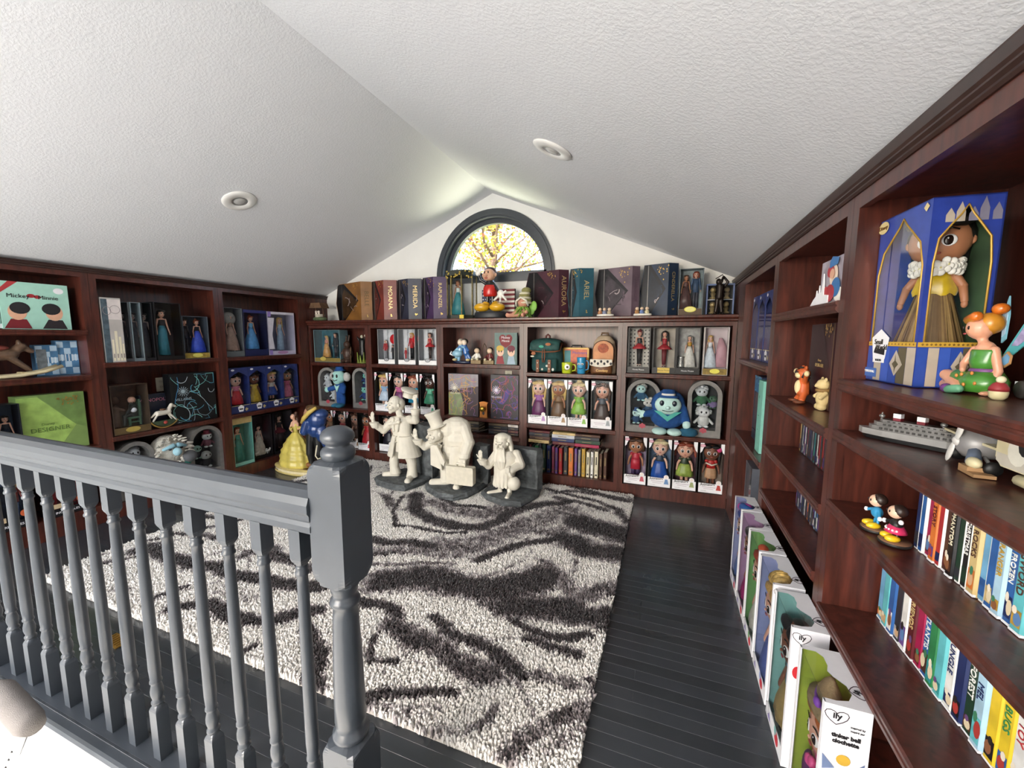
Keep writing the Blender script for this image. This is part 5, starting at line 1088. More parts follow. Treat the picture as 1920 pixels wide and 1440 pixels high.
# ================================================================== LEFT BOOKCASE
def lbox(a, z, off, w_, h, d, label, shell, back, base_h, base, dl=None, extra=None, rz_=0, post=.004, head_h=0, head=None, grp=None, plate=None):
    loc, rz = at('L', a, z, abs(off)); t = thing('doll_box', label, 'doll box', loc, rz+rz_, grp)
    carton(t, w_, h, d, shell, back, base_h, base, head_h, head, post)
    for q in (dl or []): doll(t, *q)
    if plate: oval(t, 0, base_h*.6, w_*.2, base_h*.38, -.001, C(plate, .4), 'gold_label')
    if extra: extra(t)
    return t
loc, rz = at('L', 1.355, 1.347, .05); t = thing('keepsake_box', 'mint green keepsake box with a red ribbon corner and lettering on the top left shelf', 'box', loc, rz)
MB().box(-.15, .15, 0, .1, 0, .285).build('box_body', C('#a5d3c2', .45, var=.03), t)
m = MB(); m.poly([(-.15, .235), (-.11, .285), (-.07, .285), (-.15, .21)], -.0008, 0); m.disc(-.02, .205, .018, .012, -.001, 1); m.disc(.008, .2, .016, .011, -.001, 1); m.disc(.105, .245, .024, .019, -.001, 2)
for s, x in ((-1, -.085), (1, .075)):
    m.disc(x, .105, .04, .05, -.001, 3, 20); m.disc(x-s*.012, .128, .043, .036, -.0014, 4, 20); m.poly([(x-.06, .004), (x+.055, .004), (x+.035, .06), (x-.03, .062)], -.0009, 5 if s < 0 else 6); m.stroke([(x+s*-.03, .105), (x+s*-.018, .102)], .003, -.0018, 4)
m.build('printed_cover', [C('#b0383a', .5), C('#a02a30', .5), WHITE, C('#dba98c', .5), INK, C('#7c2028', .5), C('#2c2428', .5)], t)
text(t, 'Mickey', .034, -.075, -.0016, .2, INK); text(t, 'Minnie', .034, .055, -.0016, .197, INK)
loc, rz = at('L', 1.17, 1.347, .06); t = thing('clear_case', 'dark clear case with a white corner at the far left of the top shelf', 'box', loc, rz)
carton(t, .08, .25, .1, BLACK, C('#2a2c30', .6), .03, WHITE, post=.003)
# rocking horse and tins
t = thing('rocking_animal', 'carved brown rocking animal on long cream rockers, left shelf nearest the railing', 'toy', (XL-.09, 1.17, 1.0505), PI/2)
bw = C('#6a5240', .45, var=.3, scale=25)
me = sculpt(MB().cap((-.1, 0, .13), (.06, 0, .145), .04, .038).cap((.06, 0, .145), (.11, 0, .19), .03, .026).cap((.11, 0, .19), (.15, 0, .16), .024, .015).cap((-.1, -.02, .12), (-.15, -.02, .035), .016, .01).cap((-.1, .02, .12), (-.15, .02, .035), .016, .01).cap((.06, -.02, .12), (.13, -.02, .045), .016, .01).cap((.06, .02, .12), (.13, .02, .045), .016, .01).cap((-.14, 0, .145), (-.19, 0, .11), .012, .008).ell((.1, 0, .215), (.01, .018, .018)), .005, 3); me.materials.append(bw); link('animal_body', me, t)
m = MB(); m.ell((.01, 0, .182), (.05, .038, .018), 14, 8); m.build('saddle', C('#7a3a30', .5), t)
for s in (-1, 1): MB().tube([(-.26, s*.035, .05), (-.17, s*.035, .018), (-.05, s*.035, .008), (.08, s*.035, .012), (.19, s*.035, .03), (.27, s*.035, .06)], .011, 8).build('rocker', C('#d8c9a2', .5), t)
for x in (-.12, .1): MB().box(x-.012, x+.012, -.035, .035, .02, .032).build('cross_bar', C('#cbb98e', .5), t)
m = MB(); m.tube([(-.02, -.045, .16), (-.02, -.05, .1), (-.02, -.045, .07)], .004, 6); m.build('stirrup', C('#b9a98c', .4, .5), t)
for a, h, off, lab in ((1.40, .2, .13, 'blue and white striped box with a window, shorter of two beside the rocking animal'), (1.50, .228, .13, 'blue and white chequered box, taller of two beside the rocking animal')):
    loc, rz = at('L', a, 1.047, off); t = thing('gift_tin', lab, 'box', loc, rz-.1)
    MB().box(-.052, .052, 0, .07, 0, h).build('box_body', C('#4f7fa8', .4, var=.15), t)
    m = MB()
    for i in range(3):
        for j in range(5):
            if (i+j) % 2 == 0: m.rect(-.048+.033*i, -.017+.033*i, .008+h*.19*j, .004+h*.19*(j+1), -.0008, 0)
    for i in range(6): m.rect(-.045+.016*i, -.04+.016*i, h*.4, h*.6, -.0012, 1)
    if h < .21: m.rect(-.046, .0, .02, h*.86, -.002, 2)
    m.build('printed_pattern', [C('#b9d3e6', .4), C('#dfe9f0', .4), C('#7d858a', .3, var=.3)], t)
# green gift box and dark case, third shelf
cover_box('L', 1.37, .557, .06, .315, .375, .08, '#7f9a58', 'large green gift box with a pale chevron and gold drops behind the railing', [], 5, [('DESIGNER', .04, -.02, .15, '#5f7a3c'), ('Disney', .022, -.03, .185, '#5f7a3c')], n=0, patch=[([(-.49, .0), (.0, .0), (.33, .42), (-.2, .97), (-.49, .97)], '#9fc063'), ([(-.2, .99), (.49, .99), (.49, .35), (.34, .42)], '#6f8c4c')])
t_ = bpy.data.objects[[o.name for o in bpy.data.objects if o.get('label', '').startswith('large green gift')][0]]
sparkles(t_, .05, .355, .03, 14, -.004, 4); sparkles(t_, .105, .35, .025, 16, -.004, 6)
loc, rz = at('L', 1.165, .557, .02); t = thing('clear_case', 'dark clear display case at the far left, beside the green gift box', 'box', loc, rz)
carton(t, .1, .34, .1, C('#1c1f26', .3), C('#39485c', .5, var=.4, scale=8), .03, BLACK, post=.003); doll(t, 0, .05, .03, .24, 'slim', fair, black_h, 'bob', '#20242e', '#2a3a52', 'slip')
# bottom row behind the balusters
for a, lab, c1, dd in ((1.375, 'black and red action doll box seen between the balusters', '#7a1c22', ('#dba58c', black_h, 'bob', '#9a2228', '#a02228', 'suit')), (1.12, 'black action doll box at the far left behind the balusters', '#2a3448', ('#dba58c', blonde, 'bob', '#8a3a34', '#2f3f5a', 'suit'))):
    loc, rz = at('L', a, .131, .02); t = thing('doll_box', lab, 'doll box', loc, rz, 'two black action doll boxes')
    carton(t, .2, .33, .1, BLACK, C(c1, .5, var=.3), .05, C('#101014', .4), .05, C(c1, .5)); text(t, 'INCREDIBLES 2', .02, 0, -.001, .025, WHITE)
    for x, h in ((-.05, .2), (.04, .24)): doll(t, x, .05, .05, h, 'slim', *dd)
    m = MB(); m.disc(.06, .09, .022, .022, -.0008, 0); m.rect(-.08, -.02, .055, .085, -.0008, 1); m.build('printed_badge', [C('#c25a30', .5), C('#c9b08c', .5)], t)
# middle bay, top shelf
loc, rz = at('L', 1.698, 1.1215, .0); t = thing('storybook_box', 'tall cream and slate box printed with pale towers, left end of the middle bay', 'box', loc, rz)
MB().box(-.056, .056, 0, .09, 0, .45).build('box_body', C('#b9b3ae', .45, var=.1, scale=6), t)
m = MB(); m.rect(-.055, -.02, .0, .44, -.0006, 0); m.rect(-.02, .055, .3, .44, -.0006, 1)
for i, (x, w_, h) in enumerate(((-.008, .012, .16), (.012, .016, .22), (.032, .014, .18), (.048, .01, .13))): m.rect(x-w_/2, x+w_/2, .01, h, -.001, 2); m.rect(x-.003, x+.003, .03, .06, -.0014, 3)
m.stroke([(.02+.028*math.cos(k*.4), .37+.028*math.sin(k*.4)) for k in range(17)], .003, -.001, 3); m.stroke([(-.025+.022*math.cos(k*.4), .36+.028*math.sin(k*.4)) for k in range(17)], .003, -.001, 3)
m.build('printed_front', [C('#4a5a64', .45, var=.3), C('#d9cfcc', .45), C('#e0d7bd', .45), C('#8a7f80', .45)], t)
for a, w_, h, lab, c1, c2 in ((1.785, .06, .43, 'grey doll box beside the tower-printed box', '#54575c', '#3a3c42'), (1.852, .066, .432, 'pale slate box spine, third on the middle bay top shelf', '#7d8a90', '#8f9ba0'), (1.922, .07, .436, 'black narrow doll box with a clear side, fourth on the middle bay top shelf', '#1b1a1e', '#2a2830')):
    lbox(a, 1.1215, -.03, w_, h, .11, lab, C(c1, .4), C(c2, .5, var=.3), .02, C(c1, .4), [(0, .055, .02, .34, 'slim', '#9a8a84', '#3a3230', 'long', '#4a4a52', '#3a3a42', 'slip')])
lbox(2.055, 1.1215, -.02, .185, .445, .12, 'large black doll box with a dark teal gowned doll under bulging clear plastic', BLACK, C('#2b2529', .5, var=.5, scale=9), .03, BLACK, [(-.02, .05, .03, .36, 'slim', fair, black_h, 'long', '#24242a', '#3a7f90', 'slip')])
lbox(2.262, 1.1215, -.04, .2, .35, .1, 'clear doll box with a couple on a gold base, doll in a royal blue gown', C('#4c5560', .3), C('#3d4652', .5, var=.3), .045, C('#a58c3a', .45, var=.3, scale=50), [(.035, .045, .045, .28, 'slim', fair, auburn, 'bun', '#20202a', '#3550c8', 'gown'), (-.05, .06, .045, .28, 'slim', fair, brown_h, 'bob', '#23242a', '#26262c', 'suit')], plate='#d9cf6c')
# middle bay, second shelf
t = lbox(1.757, .594, -.01, .225, .36, .14, 'amber clear case with two seated carved figures, left on the middle bay second shelf', C('#4a3a2e', .3), C('#4a3226', .5, var=.3), .05, C('#5c4a2c', .5), post=.003, plate='#b09a4c')
gch = C('#4a6a54', .5)
m = MB(); m.box(.0, .075, .04, .1, .1, .115); m.box(.0, .012, .04, .052, .05, .1); m.box(.063, .075, .04, .052, .05, .1); m.box(.066, .078, .04, .1, .115, .24); m.box(0, .075, .042, .05, .07, .08); tag(m.build('green_chair', gch, t), kind='stuff')
me = sculpt(MB().cap((.04, .065, .13), (.045, .068, .19), .03, .027).ell((.035, .06, .235), (.024, .024, .028)).cap((.03, .06, .13), (-.02, .05, .125), .017, .014).cap((-.02, .05, .125), (-.025, .045, .065), .014, .012).cap((.03, .045, .19), (-.01, .035, .15), .012, .01), .004, 2); me.materials.append(C('#2b2d2c', .6)); link('seated_figure', me, t)
MB().ell((.035, .058, .237), (.025, .023, .027), 10, 7).build('figure_head', C('#c99a84', .5), t); m = MB(); m.ell((.033, .04, .165), (.02, .018, .018), 10, 7); m.build('white_sleeve', WHITE, t)
me = sculpt(MB().cap((-.06, .08, .06), (-.06, .08, .18), .035, .03).ell((-.06, .075, .245), (.026, .026, .032)).cap((-.06, .07, .19), (-.02, .05, .17), .013, .011), .004, 2); me.materials.append(C('#5c4436', .6, var=.2)); link('standing_figure', me, t)
cover_box('L', 1.945, .594, .1, .18, .26, .05, '#232a3c', 'dark board game box lettered in pink behind the white rocking horse', [], 2, [('MONOPOLY', .036, 0, .215, '#d98aa4')], n=0, cat='board game')
t = thing('rocking_horse', 'small white rocking horse with a red flower on a gold-edged green rocker', 'toy', (XL-.02, 1.965, .594), PI/2)
me = sculpt(MB().cap((-.04, 0, .115), (.03, 0, .12), .022, .022).cap((.03, 0, .125), (.055, 0, .17), .017, .014).cap((.055, 0, .17), (.08, 0, .155), .013, .009).cap((-.04, 0, .11), (-.075, 0, .06), .01, .007).cap((.03, -.008, .11), (.075, -.01, .05), .009, .006).cap((.03, .008, .11), (.06, .012, .05), .009, .006).cap((-.055, 0, .12), (-.085, 0, .09), .01, .006), .0035, 2); me.materials.append(C('#d9d2c4', .4)); link('horse_body', me, t)
m = MB(); m.prism([(.1*math.sin(a/10), .11-.1*math.cos(a/10)) for a in range(-10, 11)], -.01, .01, 'y'); m.build('green_rocker', C('#3a4a34', .5, var=.3), t); MB().tube([(.108*math.sin(a/10), 0, .112-.112*math.cos(a/10)) for a in range(-10, 11)], .006, 6).build('gold_edge', C('#c9a55c', .35, .5), t)
MB().ell((.0, -.012, .04), (.014, .006, .013), 10, 6).build('red_flower', C('#b0443c', .5), t); MB().ell((-.005, 0, .142), (.022, .02, .008), 10, 6).build('saddle', C('#6a4a34', .5), t)
cover_box('L', 2.2, .594, .03, .345, .41, .08, '#0f1114', 'black collector box with thin white and blue scribbled lines', ['#b9c4cc', '#8fa4b0', '#5fa8c4', '#3f86b4', '#7fc4c0'], 31, [('VILLAINS', .03, -.085, .2, '#8fa0aa')], n=34, emblem=(-.085, .265, .04, '#9fb0b8'), wd=.0035)
# middle bay, bottom shelf
arch_box('L', 1.765, .102, 'grey tombstone box with a white and grey plush, left behind the handrail', .235, .42, .13, .03, lambda t: (plush(t, .01, .06, .22, .05, '#6a6d72', '#c9ccd0', fuzz='#b0b2b4'), plush(t, -.03, .06, .08, .045, '#4a4d52', '#a9acb0')))
t = thing('bearded_plush', 'white furry plush head with pale blue brows and a teal collar above the handrail', 'plush toy', (XL-.06, 2.0, .113), PI/2)
fur = C('#d5cfc4', .95, var=.12, bump=.7, bscale=120)
me = sculpt(MB().ell((0, .02, .28), (.13, .09, .13)).ell((0, 0, .1), (.11, .08, .11)), .01, 2); me.materials.append(fur); link('furry_body', me, t)
r_ = random.Random(3); m = MB()
for k in range(60):
    a = r_.uniform(0, 2*PI); q = r_.uniform(.7, 1.05); b = Vector((.12*q*math.cos(a), -.04-.03*r_.random(), .28+.12*q*math.sin(a))); m.cap(b, b+Vector((math.cos(a)*.03, -.012, math.sin(a)*.02-.012)), .012, .004, 6)
tag(m.build('shaggy_fur', fur, t), kind='stuff')
for s in (-1, 1): MB().cap((s*.02, -.085, .33), (s*.075, -.07, .31), .02, .012, 8).build('blue_brow', C('#8fb9c9', .9), t); MB().ell((s*.04, -.085, .305), (.012, .008, .01), 8, 6).build('eye', INK, t)
MB().ell((0, -.1, .28), (.03, .03, .034), 12, 8).build('nose', C('#9cc4d0', .9), t); MB().tube([(-.1, -.06, .17), (-.04, -.095, .15), (.04, -.095, .15), (.1, -.06, .17)], .02, 8).build('teal_collar', C('#3f9a8c', .9), t); MB().ell((.1, -.08, .215), (.05, .045, .05), 12, 8).build('grey_ball', C('#55565a', .8), t)
arch_box('L', 2.265, .102, 'grey tombstone box with a red-capped plush and smaller plush, far end of the middle bay', .275, .44, .14, .03, lambda t: (plush(t, .04, .06, .24, .045, '#6a3a44', '#cfd0cc', '#8c3a48'), plush(t, -.05, .055, .16, .04, '#3a3c42', '#8fb0a4'), plush(t, .01, .045, .07, .05, '#2a2b30', '#b9bcb8')))
# far bay, top shelf
lbox(2.578, 1.1215, -.03, .17, .44, .12, 'grey clear doll box with a doll in a large pale headdress, far left bay', C('#6a6e72', .3), C('#6d6f70', .5, var=.4, scale=9), .05, C('#5c6366', .5), [(0, .05, .05, .33, 'slim', pale, '#b9b4ac', 'bun', '#8a6a5a', '#a58a7c', 'gown')], lambda t: MB().ell((.0, .06, .345), (.06, .03, .06), 14, 9).build('feathered_headdress', C('#a39f98', .8, bump=.5), t))
lbox(2.79, 1.1215, -.03, .24, .435, .12, 'navy doll box with a doll in a wide sky blue gown, far left bay', C('#1f2444', .4), C('#3a3558', .5, var=.4, scale=9), .06, C('#1c2450', .4), [(-.01, .055, .06, .32, 'slim', fair, auburn, 'bun', '#79bbe0', '#5a9cd8', 'gown')], head_h=.03, head=C('#2a2f6c', .4))
t = lbox(3.07, 1.1215, -.03, .31, .43, .12, 'pale lilac and white doll box with a doll in a silver-blue dress', C('#b9b6cc', .35), C('#8d8fa8', .5, var=.3, scale=8), .04, C('#c9c4dc', .4), [(.02, .055, .04, .34, 'slim', pale, blonde, 'tails', '#b5cce0', '#a4bdd8', 'slip')], head_h=.025, head=C('#d9d6e4', .4), plate='#b48ab8')
m = MB(); m.rect(-.15, -.115, .004, .05, -.001, 0); m.rect(-.15, -.115, .38, .43, -.001, 0); m.poly([(-.15, .06), (-.09, .06), (-.11, .2), (-.08, .37), (-.15, .37)], -.0008, 1); m.build('lilac_corners', [C('#9a84cc', .4), C('#dad7e4', .4)], t)
# far bay, navy toddler boxes
def navy_box(pl, a, z, off, label, dl, w_=.18, h=.42):
    loc, rz = at(pl, a, z, off); t = thing('doll_box', label, 'doll box', loc, rz, 'navy toddler doll boxes')
    nv = C('#27346c', .4, var=.15); carton(t, w_, h, .11, nv, C('#3a4a40', .6, var=.4, scale=10), .07, nv, .03, nv, .004)
    m = MB(); m.poly([(-w_/2+.004, h-.03), (w_/2-.004, h-.03), (w_/2-.004, h-.09), (w_*.3, h-.065), (0, h-.035), (-w_*.3, h-.065), (-w_/2+.004, h-.09)], -.0004, 0)
    m.poly([(0, .075), (.03, .055), (.02, .012), (-.02, .012), (-.03, .055)], -.0012, 1); m.rect(-.018, .018, .03, .042, -.0016, 2); m.poly([(.05, .045), (.07, .03), (.05, .01), (.035, .028)], -.001, 3); m.rect(-w_/2+.004, w_/2-.004, .067, .072, -.001, 3); m.disc(-w_*.3, h-.02, .016, .009, -.001, 1)
    m.build('printed_front', [nv, WHITE, INK, C('#b9a878', .45)], t)
    doll(t, 0, .055, .07, .29, 'child', dl[0], dl[1], dl[2], dl[3], dl[4], dl[5]); return t
for a, lab, dl in ((2.59, 'navy doll box, black-haired doll in pink and red, far left bay', (pale, black_h, 'bob', '#d07a98', '#c82a34', 'gown')), (2.772, 'navy doll box, brown-skinned doll in sparkling gold, second in the far left bay', (deep, black_h, 'bob', '#d9b84a', '#c9a833', 'gown')), (2.955, 'navy doll box, blonde doll in a dark blue dress, third in the far left bay', (fair, blonde, 'bun', '#d8d0c8', '#2c48a0', 'short')), (3.14, 'navy doll box, doll in pink satin, fourth in the far left bay', (tanned, black_h, 'long', '#c8607c', '#cc6f88', 'gown'))):
    navy_box('L', a, .598, .03, lab, dl)
lbox(2.59, .102, -.03, .19, .455, .12, 'tall aqua doll box with gold foil top, bottom shelf of the far left bay', C('#6fb0a4', .35), C('#58a090', .5, var=.4, scale=8), .03, C('#7fb8ac', .4), [(-.02, .05, .03, .33, 'slim', fair, auburn, 'long', '#3f9f94', '#2f8c84', 'slip')], head_h=.06, head=C('#c9b27c', .4, .3))
t = lbox(2.8, .102, -.05, .2, .43, .13, 'dark clear case with a pale gowned figure and little white dogs', C('#241f22', .3), C('#2a2226', .5), .03, BLACK, [(0, .06, .03, .3, 'slim', pale, black_h, 'bun', '#c9beb0', '#cfc4b6', 'gown')])
for k, (x, h) in enumerate(((-.05, .05), (-.01, .03), (.035, .045), (.07, .09))):
    me = sculpt(MB().cap((-.014, 0, .025), (.012, 0, .03), .011).ell((.02, 0, .045), (.01, .009, .01)).cap((-.012, -.005, .02), (-.012, -.005, .004), .005).cap((.012, .005, .02), (.012, .005, .004), .005).cap((.014, 0, .03), (.02, 0, .04), .007), .003, 1); me.materials.append(C('#dedad4', .4)); link('white_dog', me, t, (x, .03, .03 if k < 3 else .03))
lbox(3.04, .102, -.06, .22, .43, .13, 'dark clear doll case with a black and red doll, behind the yellow-gowned figure', C('#26262c', .3), C('#3a2a30', .5, var=.4), .03, BLACK, [(0, .06, .03, .36, 'slim', pale, black_h, 'tails', '#2a2a30', '#6a1f2c', 'tutu')])
# ================================================================== RIGHT BOOKCASE
for a, lab, dl in ((3.02, 'navy doll box, dark-haired doll, farthest in the far right bay', (tanned, black_h, 'long', '#8c3a5c', '#a04a5c', 'gown')), (2.83, 'navy doll box, doll in a pink and red dress, middle of the far right bay', (fair, black_h, 'bun', '#c85a7c', '#a8283a', 'gown')), (2.645, 'navy doll box, doll in red, nearest in the far right bay', (tanned, black_h, 'bun', '#b02a3a', '#8c2030', 'gown'))):
    navy_box('R', a, 1.167, .045, lab, dl, .17, .40)
t = thing('doll_box', 'blue curl-printed doll box with clear plastic, behind the slim aqua box', 'doll box', *at('R', 2.86, .672, .06))
carton(t, .2, .4, .12, C('#1f2a44', .35), C('#3a4a64', .5, var=.4), .06, C('#1a2336', .4), .1, C('#2f6f9c', .4, var=.3)); scribble(t, 'curl_print', -.095, .095, .31, .395, -.001, ['#5fa0c8', '#1f4f7c'], 10, .008, 3); doll(t, 0, .06, .06, .28, 'slim', pale, blonde, 'long', '#6a8fb0', '#56789c', 'gown')
t = thing('slim_box', 'slim aqua box with a plain narrow spine standing in the far right bay', 'box', *at('R', 2.57, .672, .02))
MB().box(-.055, .055, 0, .22, 0, .4).build('box_body', C('#7fc0b0', .5, var=.04), t); m = MB(); m.rect(-.03, -.005, .12, .125, -.0006); m.rect(-.03, .0, .2, .205, -.0006); m.rect(-.025, -.01, .3, .315, -.0006); m.build('printed_lines', C('#3f7a70', .5), t)
t = thing('doll_box', 'grey and black doll box behind the white bag in the right bookcase', 'doll box', *at('R', 2.9, .102, .05))
carton(t, .2, .4, .11, C('#5a5d66', .35), C('#2a2c34', .5, var=.4), .03, C('#3a3d48', .4)); doll(t, 0, .055, .03, .34, 'slim', dark, black_h, 'long', '#23242c', '#2e2f3a', 'slip')
t = thing('plastic_bag', 'white plastic bag with red print hanging open in the far right bay', 'bag', *at('R', 2.56, .102, .03))
m = MB(); r_ = random.Random(6); v = []; n = 16; rows = 8
for j in range(rows):
    k = j/(rows-1); rx = .09*(1-.35*k)+.01*math.sin(5*k); ry = .075*(1-.55*k)
    for i in range(n): a = 2*PI*i/n; q = 1+.13*math.sin(5*a+3*k)+.06*r_.uniform(-1, 1); v.append((rx*q*math.cos(a), .09+ry*q*math.sin(a), .002+.33*k))
f = [(j*n+i, j*n+(i+1) % n, (j+1)*n+(i+1) % n, (j+1)*n+i) for j in range(rows-1) for i in range(n)]
m.add(v, f, 0, True); m.build('bag_body', C('#dcdad8', .35, var=.08), t); MB().tube([(-.05, .08, .32), (-.06, .05, .37), (-.01, .04, .385), (.03, .06, .33)], .008, 7).build('bag_handle', C('#dcdad8', .35, var=.08), t); m = MB(); m.rect(.0, .05, .08, .2, .012); m.build('red_print', C('#b0383c', .5), t)
# middle bay
t = thing('printed_card', 'folded card printed with a figure in blue coat and cap beside white paper spires', 'card', *at('R', 1.6, 1.42, -.008))
MB().box(-.12, .12, .02, .024, 0, .14).build('card_back', C('#a39aa4', .5, var=.15), t)
m = MB(); m.prism([(-.19, 0), (-.02, 0), (-.02, .025), (-.06, .03), (-.065, .07), (-.072, .1), (-.079, .07), (-.085, .04), (-.1, .04), (-.105, .065), (-.11, .04), (-.125, .035), (-.13, .05), (-.136, .03), (-.16, .02)], .012, .015, 'y'); m.build('paper_spires', WHITE, t)
m = MB(); m.disc(.005, .085, .035, .033, 0, 0, 18); m.poly([(-.03, .11), (.04, .115), (.045, .135), (-.01, .145), (-.03, .13)], -.002, 1); m.disc(.03, .045, .038, .03, -.001, 1, 16); m.disc(-.015, .03, .04, .028, -.0015, 2, 16); m.disc(.06, .02, .04, .022, .0, 3, 16); m.disc(-.05, .03, .02, .026, -.002, 4, 12); m.disc(-.02, .1, .03, .02, -.001, 4, 12); m.disc(.0, .09, .02, .016, -.003, 5, 12)
o = m.build('printed_figure', [C('#e6d0bc', .5), C('#3a6fa8', .5), C('#a8303a', .5), C('#e9e4da', .5), C('#b03038', .5), C('#dba98c', .5)], t, (0, .016, 0))
cover_box('R', 1.497-.01, 1.42, .02, .09, .195, .05, '#5a4a9c', 'violet printed box standing beside the folded card', ['#8f84c4', '#b46a94', '#c9a8d0', '#3a3f9c'], 17, n=26, wd=.006)
t = thing('gift_box', 'wide dark plum gift box with gold lettering down its spine in the middle right bay', 'gift box', *at('R', 1.93, 1.032, .1))
MB().box(-.16, .1, 0, .1, 0, .33).build('box_body', C('#3a1a20', .4, var=.3, scale=5), t); MB().prism([(.1, 0), (.17, .04), (.17, .1), (.1, .1)], 0, .33, 'z').build('spine', C('#2c1216', .4), t)
m = MB(); m.poly([(-.155, .004), (-.02, .004), (.07, .165), (-.02, .326), (-.155, .326)], -.001); m.stroke([(.098, .004), (.098, .326)], .003, -.0014, 1); m.build('front_print', [C('#2a141a', .4, var=.2), C('#a8905c', .4, .4)], t)
sp = sub('spine_panel', t, (.1, 0, 0)); sp.rotation_euler = (0, 0, math.atan2(.04, .07)); text(sp, 'MULAN', .072, .042, -.0015, .175, C('#cdb27a', .35, .3, var=0), -PI/2, sx=1.0); sparkles(sp, .042, .32, .008, 3, -.002, 2)
text(t, 'DESIGNER', .02, -.03, -.002, .165, C('#b39a68', .4, .4, var=0)); text(t, 'Disney', .013, -.03, -.002, .185, C('#b39a68', .4, .4, var=0)); sparkles(t, .05, .325, .035, 26, -.003, 12)
t = thing('striped_toy', 'small orange and cream striped toy cat with arms thrown wide', 'toy', *at('R', 2.03, 1.032, .07))
og = C('#c9602c', .45, var=.1); crm = C('#e6d2a0', .5)
me = sculpt(MB().cap((0, 0, .05), (0, 0, .085), .026, .022).ell((0, -.002, .125), (.026, .025, .025)).cap((-.02, 0, .095), (-.065, -.01, .13), .011, .01).cap((.02, 0, .095), (.065, -.01, .125), .011, .01).cap((-.015, 0, .04), (-.03, -.01, .015), .014, .013).cap((.015, 0, .04), (.03, -.01, .015), .014, .013).ell((-.02, 0, .15), (.009, .007, .01)).ell((.02, 0, .15), (.009, .007, .01)).cap((-.02, .02, .04), (-.06, .025, .05), .009, .02), .0035, 2); me.materials.append(og); link('toy_body', me, t)
MB().ell((0, -.018, .068), (.017, .014, .03), 12, 8).build('cream_belly', crm, t); MB().ell((0, -.02, .118), (.017, .013, .013), 10, 7).build('muzzle', crm, t)
for k, (p, q) in enumerate((((-.045, -.012, .128), (-.045, .008, .108)), ((.045, -.014, .125), (.045, .006, .103)), ((-.055, -.014, .138), (-.055, .006, .116)), ((.055, -.014, .132), (.055, .006, .11)), ((-.015, -.01, .15), (.015, -.01, .152)))): MB().tube([p, ((p[0]+q[0])/2, p[1]-.006, (p[2]+q[2])/2), q], .0035, 6).build('stripe', INK, t)
for s in (-1, 1): MB().ell((s*.034, -.02, .008), (.02, .024, .008), 10, 6).build('foot', C('#6a3a24', .5), t); MB().ell((s*.008, -.026, .132), (.003, .002, .004), 6, 5).build('eye', INK, t); MB().ell((s*.072, -.011, .13), (.013, .01, .012), 8, 6).build('paw', crm, t)
t = thing('bear_figurine', 'small cream bear figurine standing in front of the gold-lettered plum box', 'figurine', *at('R', 1.86, 1.032, .09))
me = sculpt(MB().ell((0, 0, .045), (.026, .024, .034)).ell((0, -.002, .098), (.024, .023, .022)).ell((-.018, 0, .118), (.008, .006, .008)).ell((.018, 0, .118), (.008, .006, .008)).ell((-.012, -.006, .012), (.014, .018, .014)).ell((.012, -.006, .012), (.014, .018, .014)).cap((-.022, 0, .066), (-.028, -.016, .05), .009).cap((.022, 0, .066), (.028, -.016, .05), .009).ell((0, -.022, .093), (.01, .009, .008)), .003, 2); me.materials.append(C('#d8c08a', .5)); link('bear_body', me, t); MB().lathe([(.024, .07), (.027, .076), (.024, .082)], 16).build('scarf', C('#8a6a3c', .7), t); MB().ell((0, -.032, .096), (.004, .003, .003), 8, 5).build('nose', INK, t)
cn = list(N)
def dvdrow(ys, z, off, seed, n, label, cols):
    r = random.Random(seed); sp = []
    for k in range(n):
        c = cols[k % len(cols)] if k < len(cols) else r.choice(cols)
        sp.append((.0148, N[c], N[r.choice(['charcoal', 'navy', 'silver', 'violet', 'brown', 'white'])], '', '#ddd'))
    names = [cols[k % len(cols)] for k in range(n)]
    return case_row('R', ys, z, off, .185, .13, sp, 'disc_case', 'disc case', 'disc cases, '+label, lambda k, c, t: '%s disc case, %s from the left in the %s' % (names[k-1], ORD[k-1], label), body='#2a2a30')
dvdrow(2.2, .7865, .115, 3, 22, 'upper disc row', ['gold', 'tan', 'charcoal', 'silver', 'navy', 'violet', 'white', 'crimson', 'charcoal', 'indigo', 'navy', 'charcoal', 'grey', 'silver', 'teal', 'black', 'white', 'maroon', 'red', 'brown', 'red', 'maroon'])
dvdrow(2.09, .5615, .09, 9, 22, 'lower disc row', ['charcoal', 'navy', 'dark green', 'indigo', 'violet', 'silver', 'grey', 'navy', 'white', 'charcoal', 'brown', 'orange', 'navy', 'silver', 'grey', 'violet', 'indigo', 'pale blue', 'blue', 'charcoal', 'navy', 'grey'])
# near bay, top shelf: large blue doll box
bx = thing('large_doll_box', 'tall blue arched-window doll box holding a doll in a yellow top and grass skirt', 'doll box', (.535, 1.316, 1.192), -PI/2+.06)
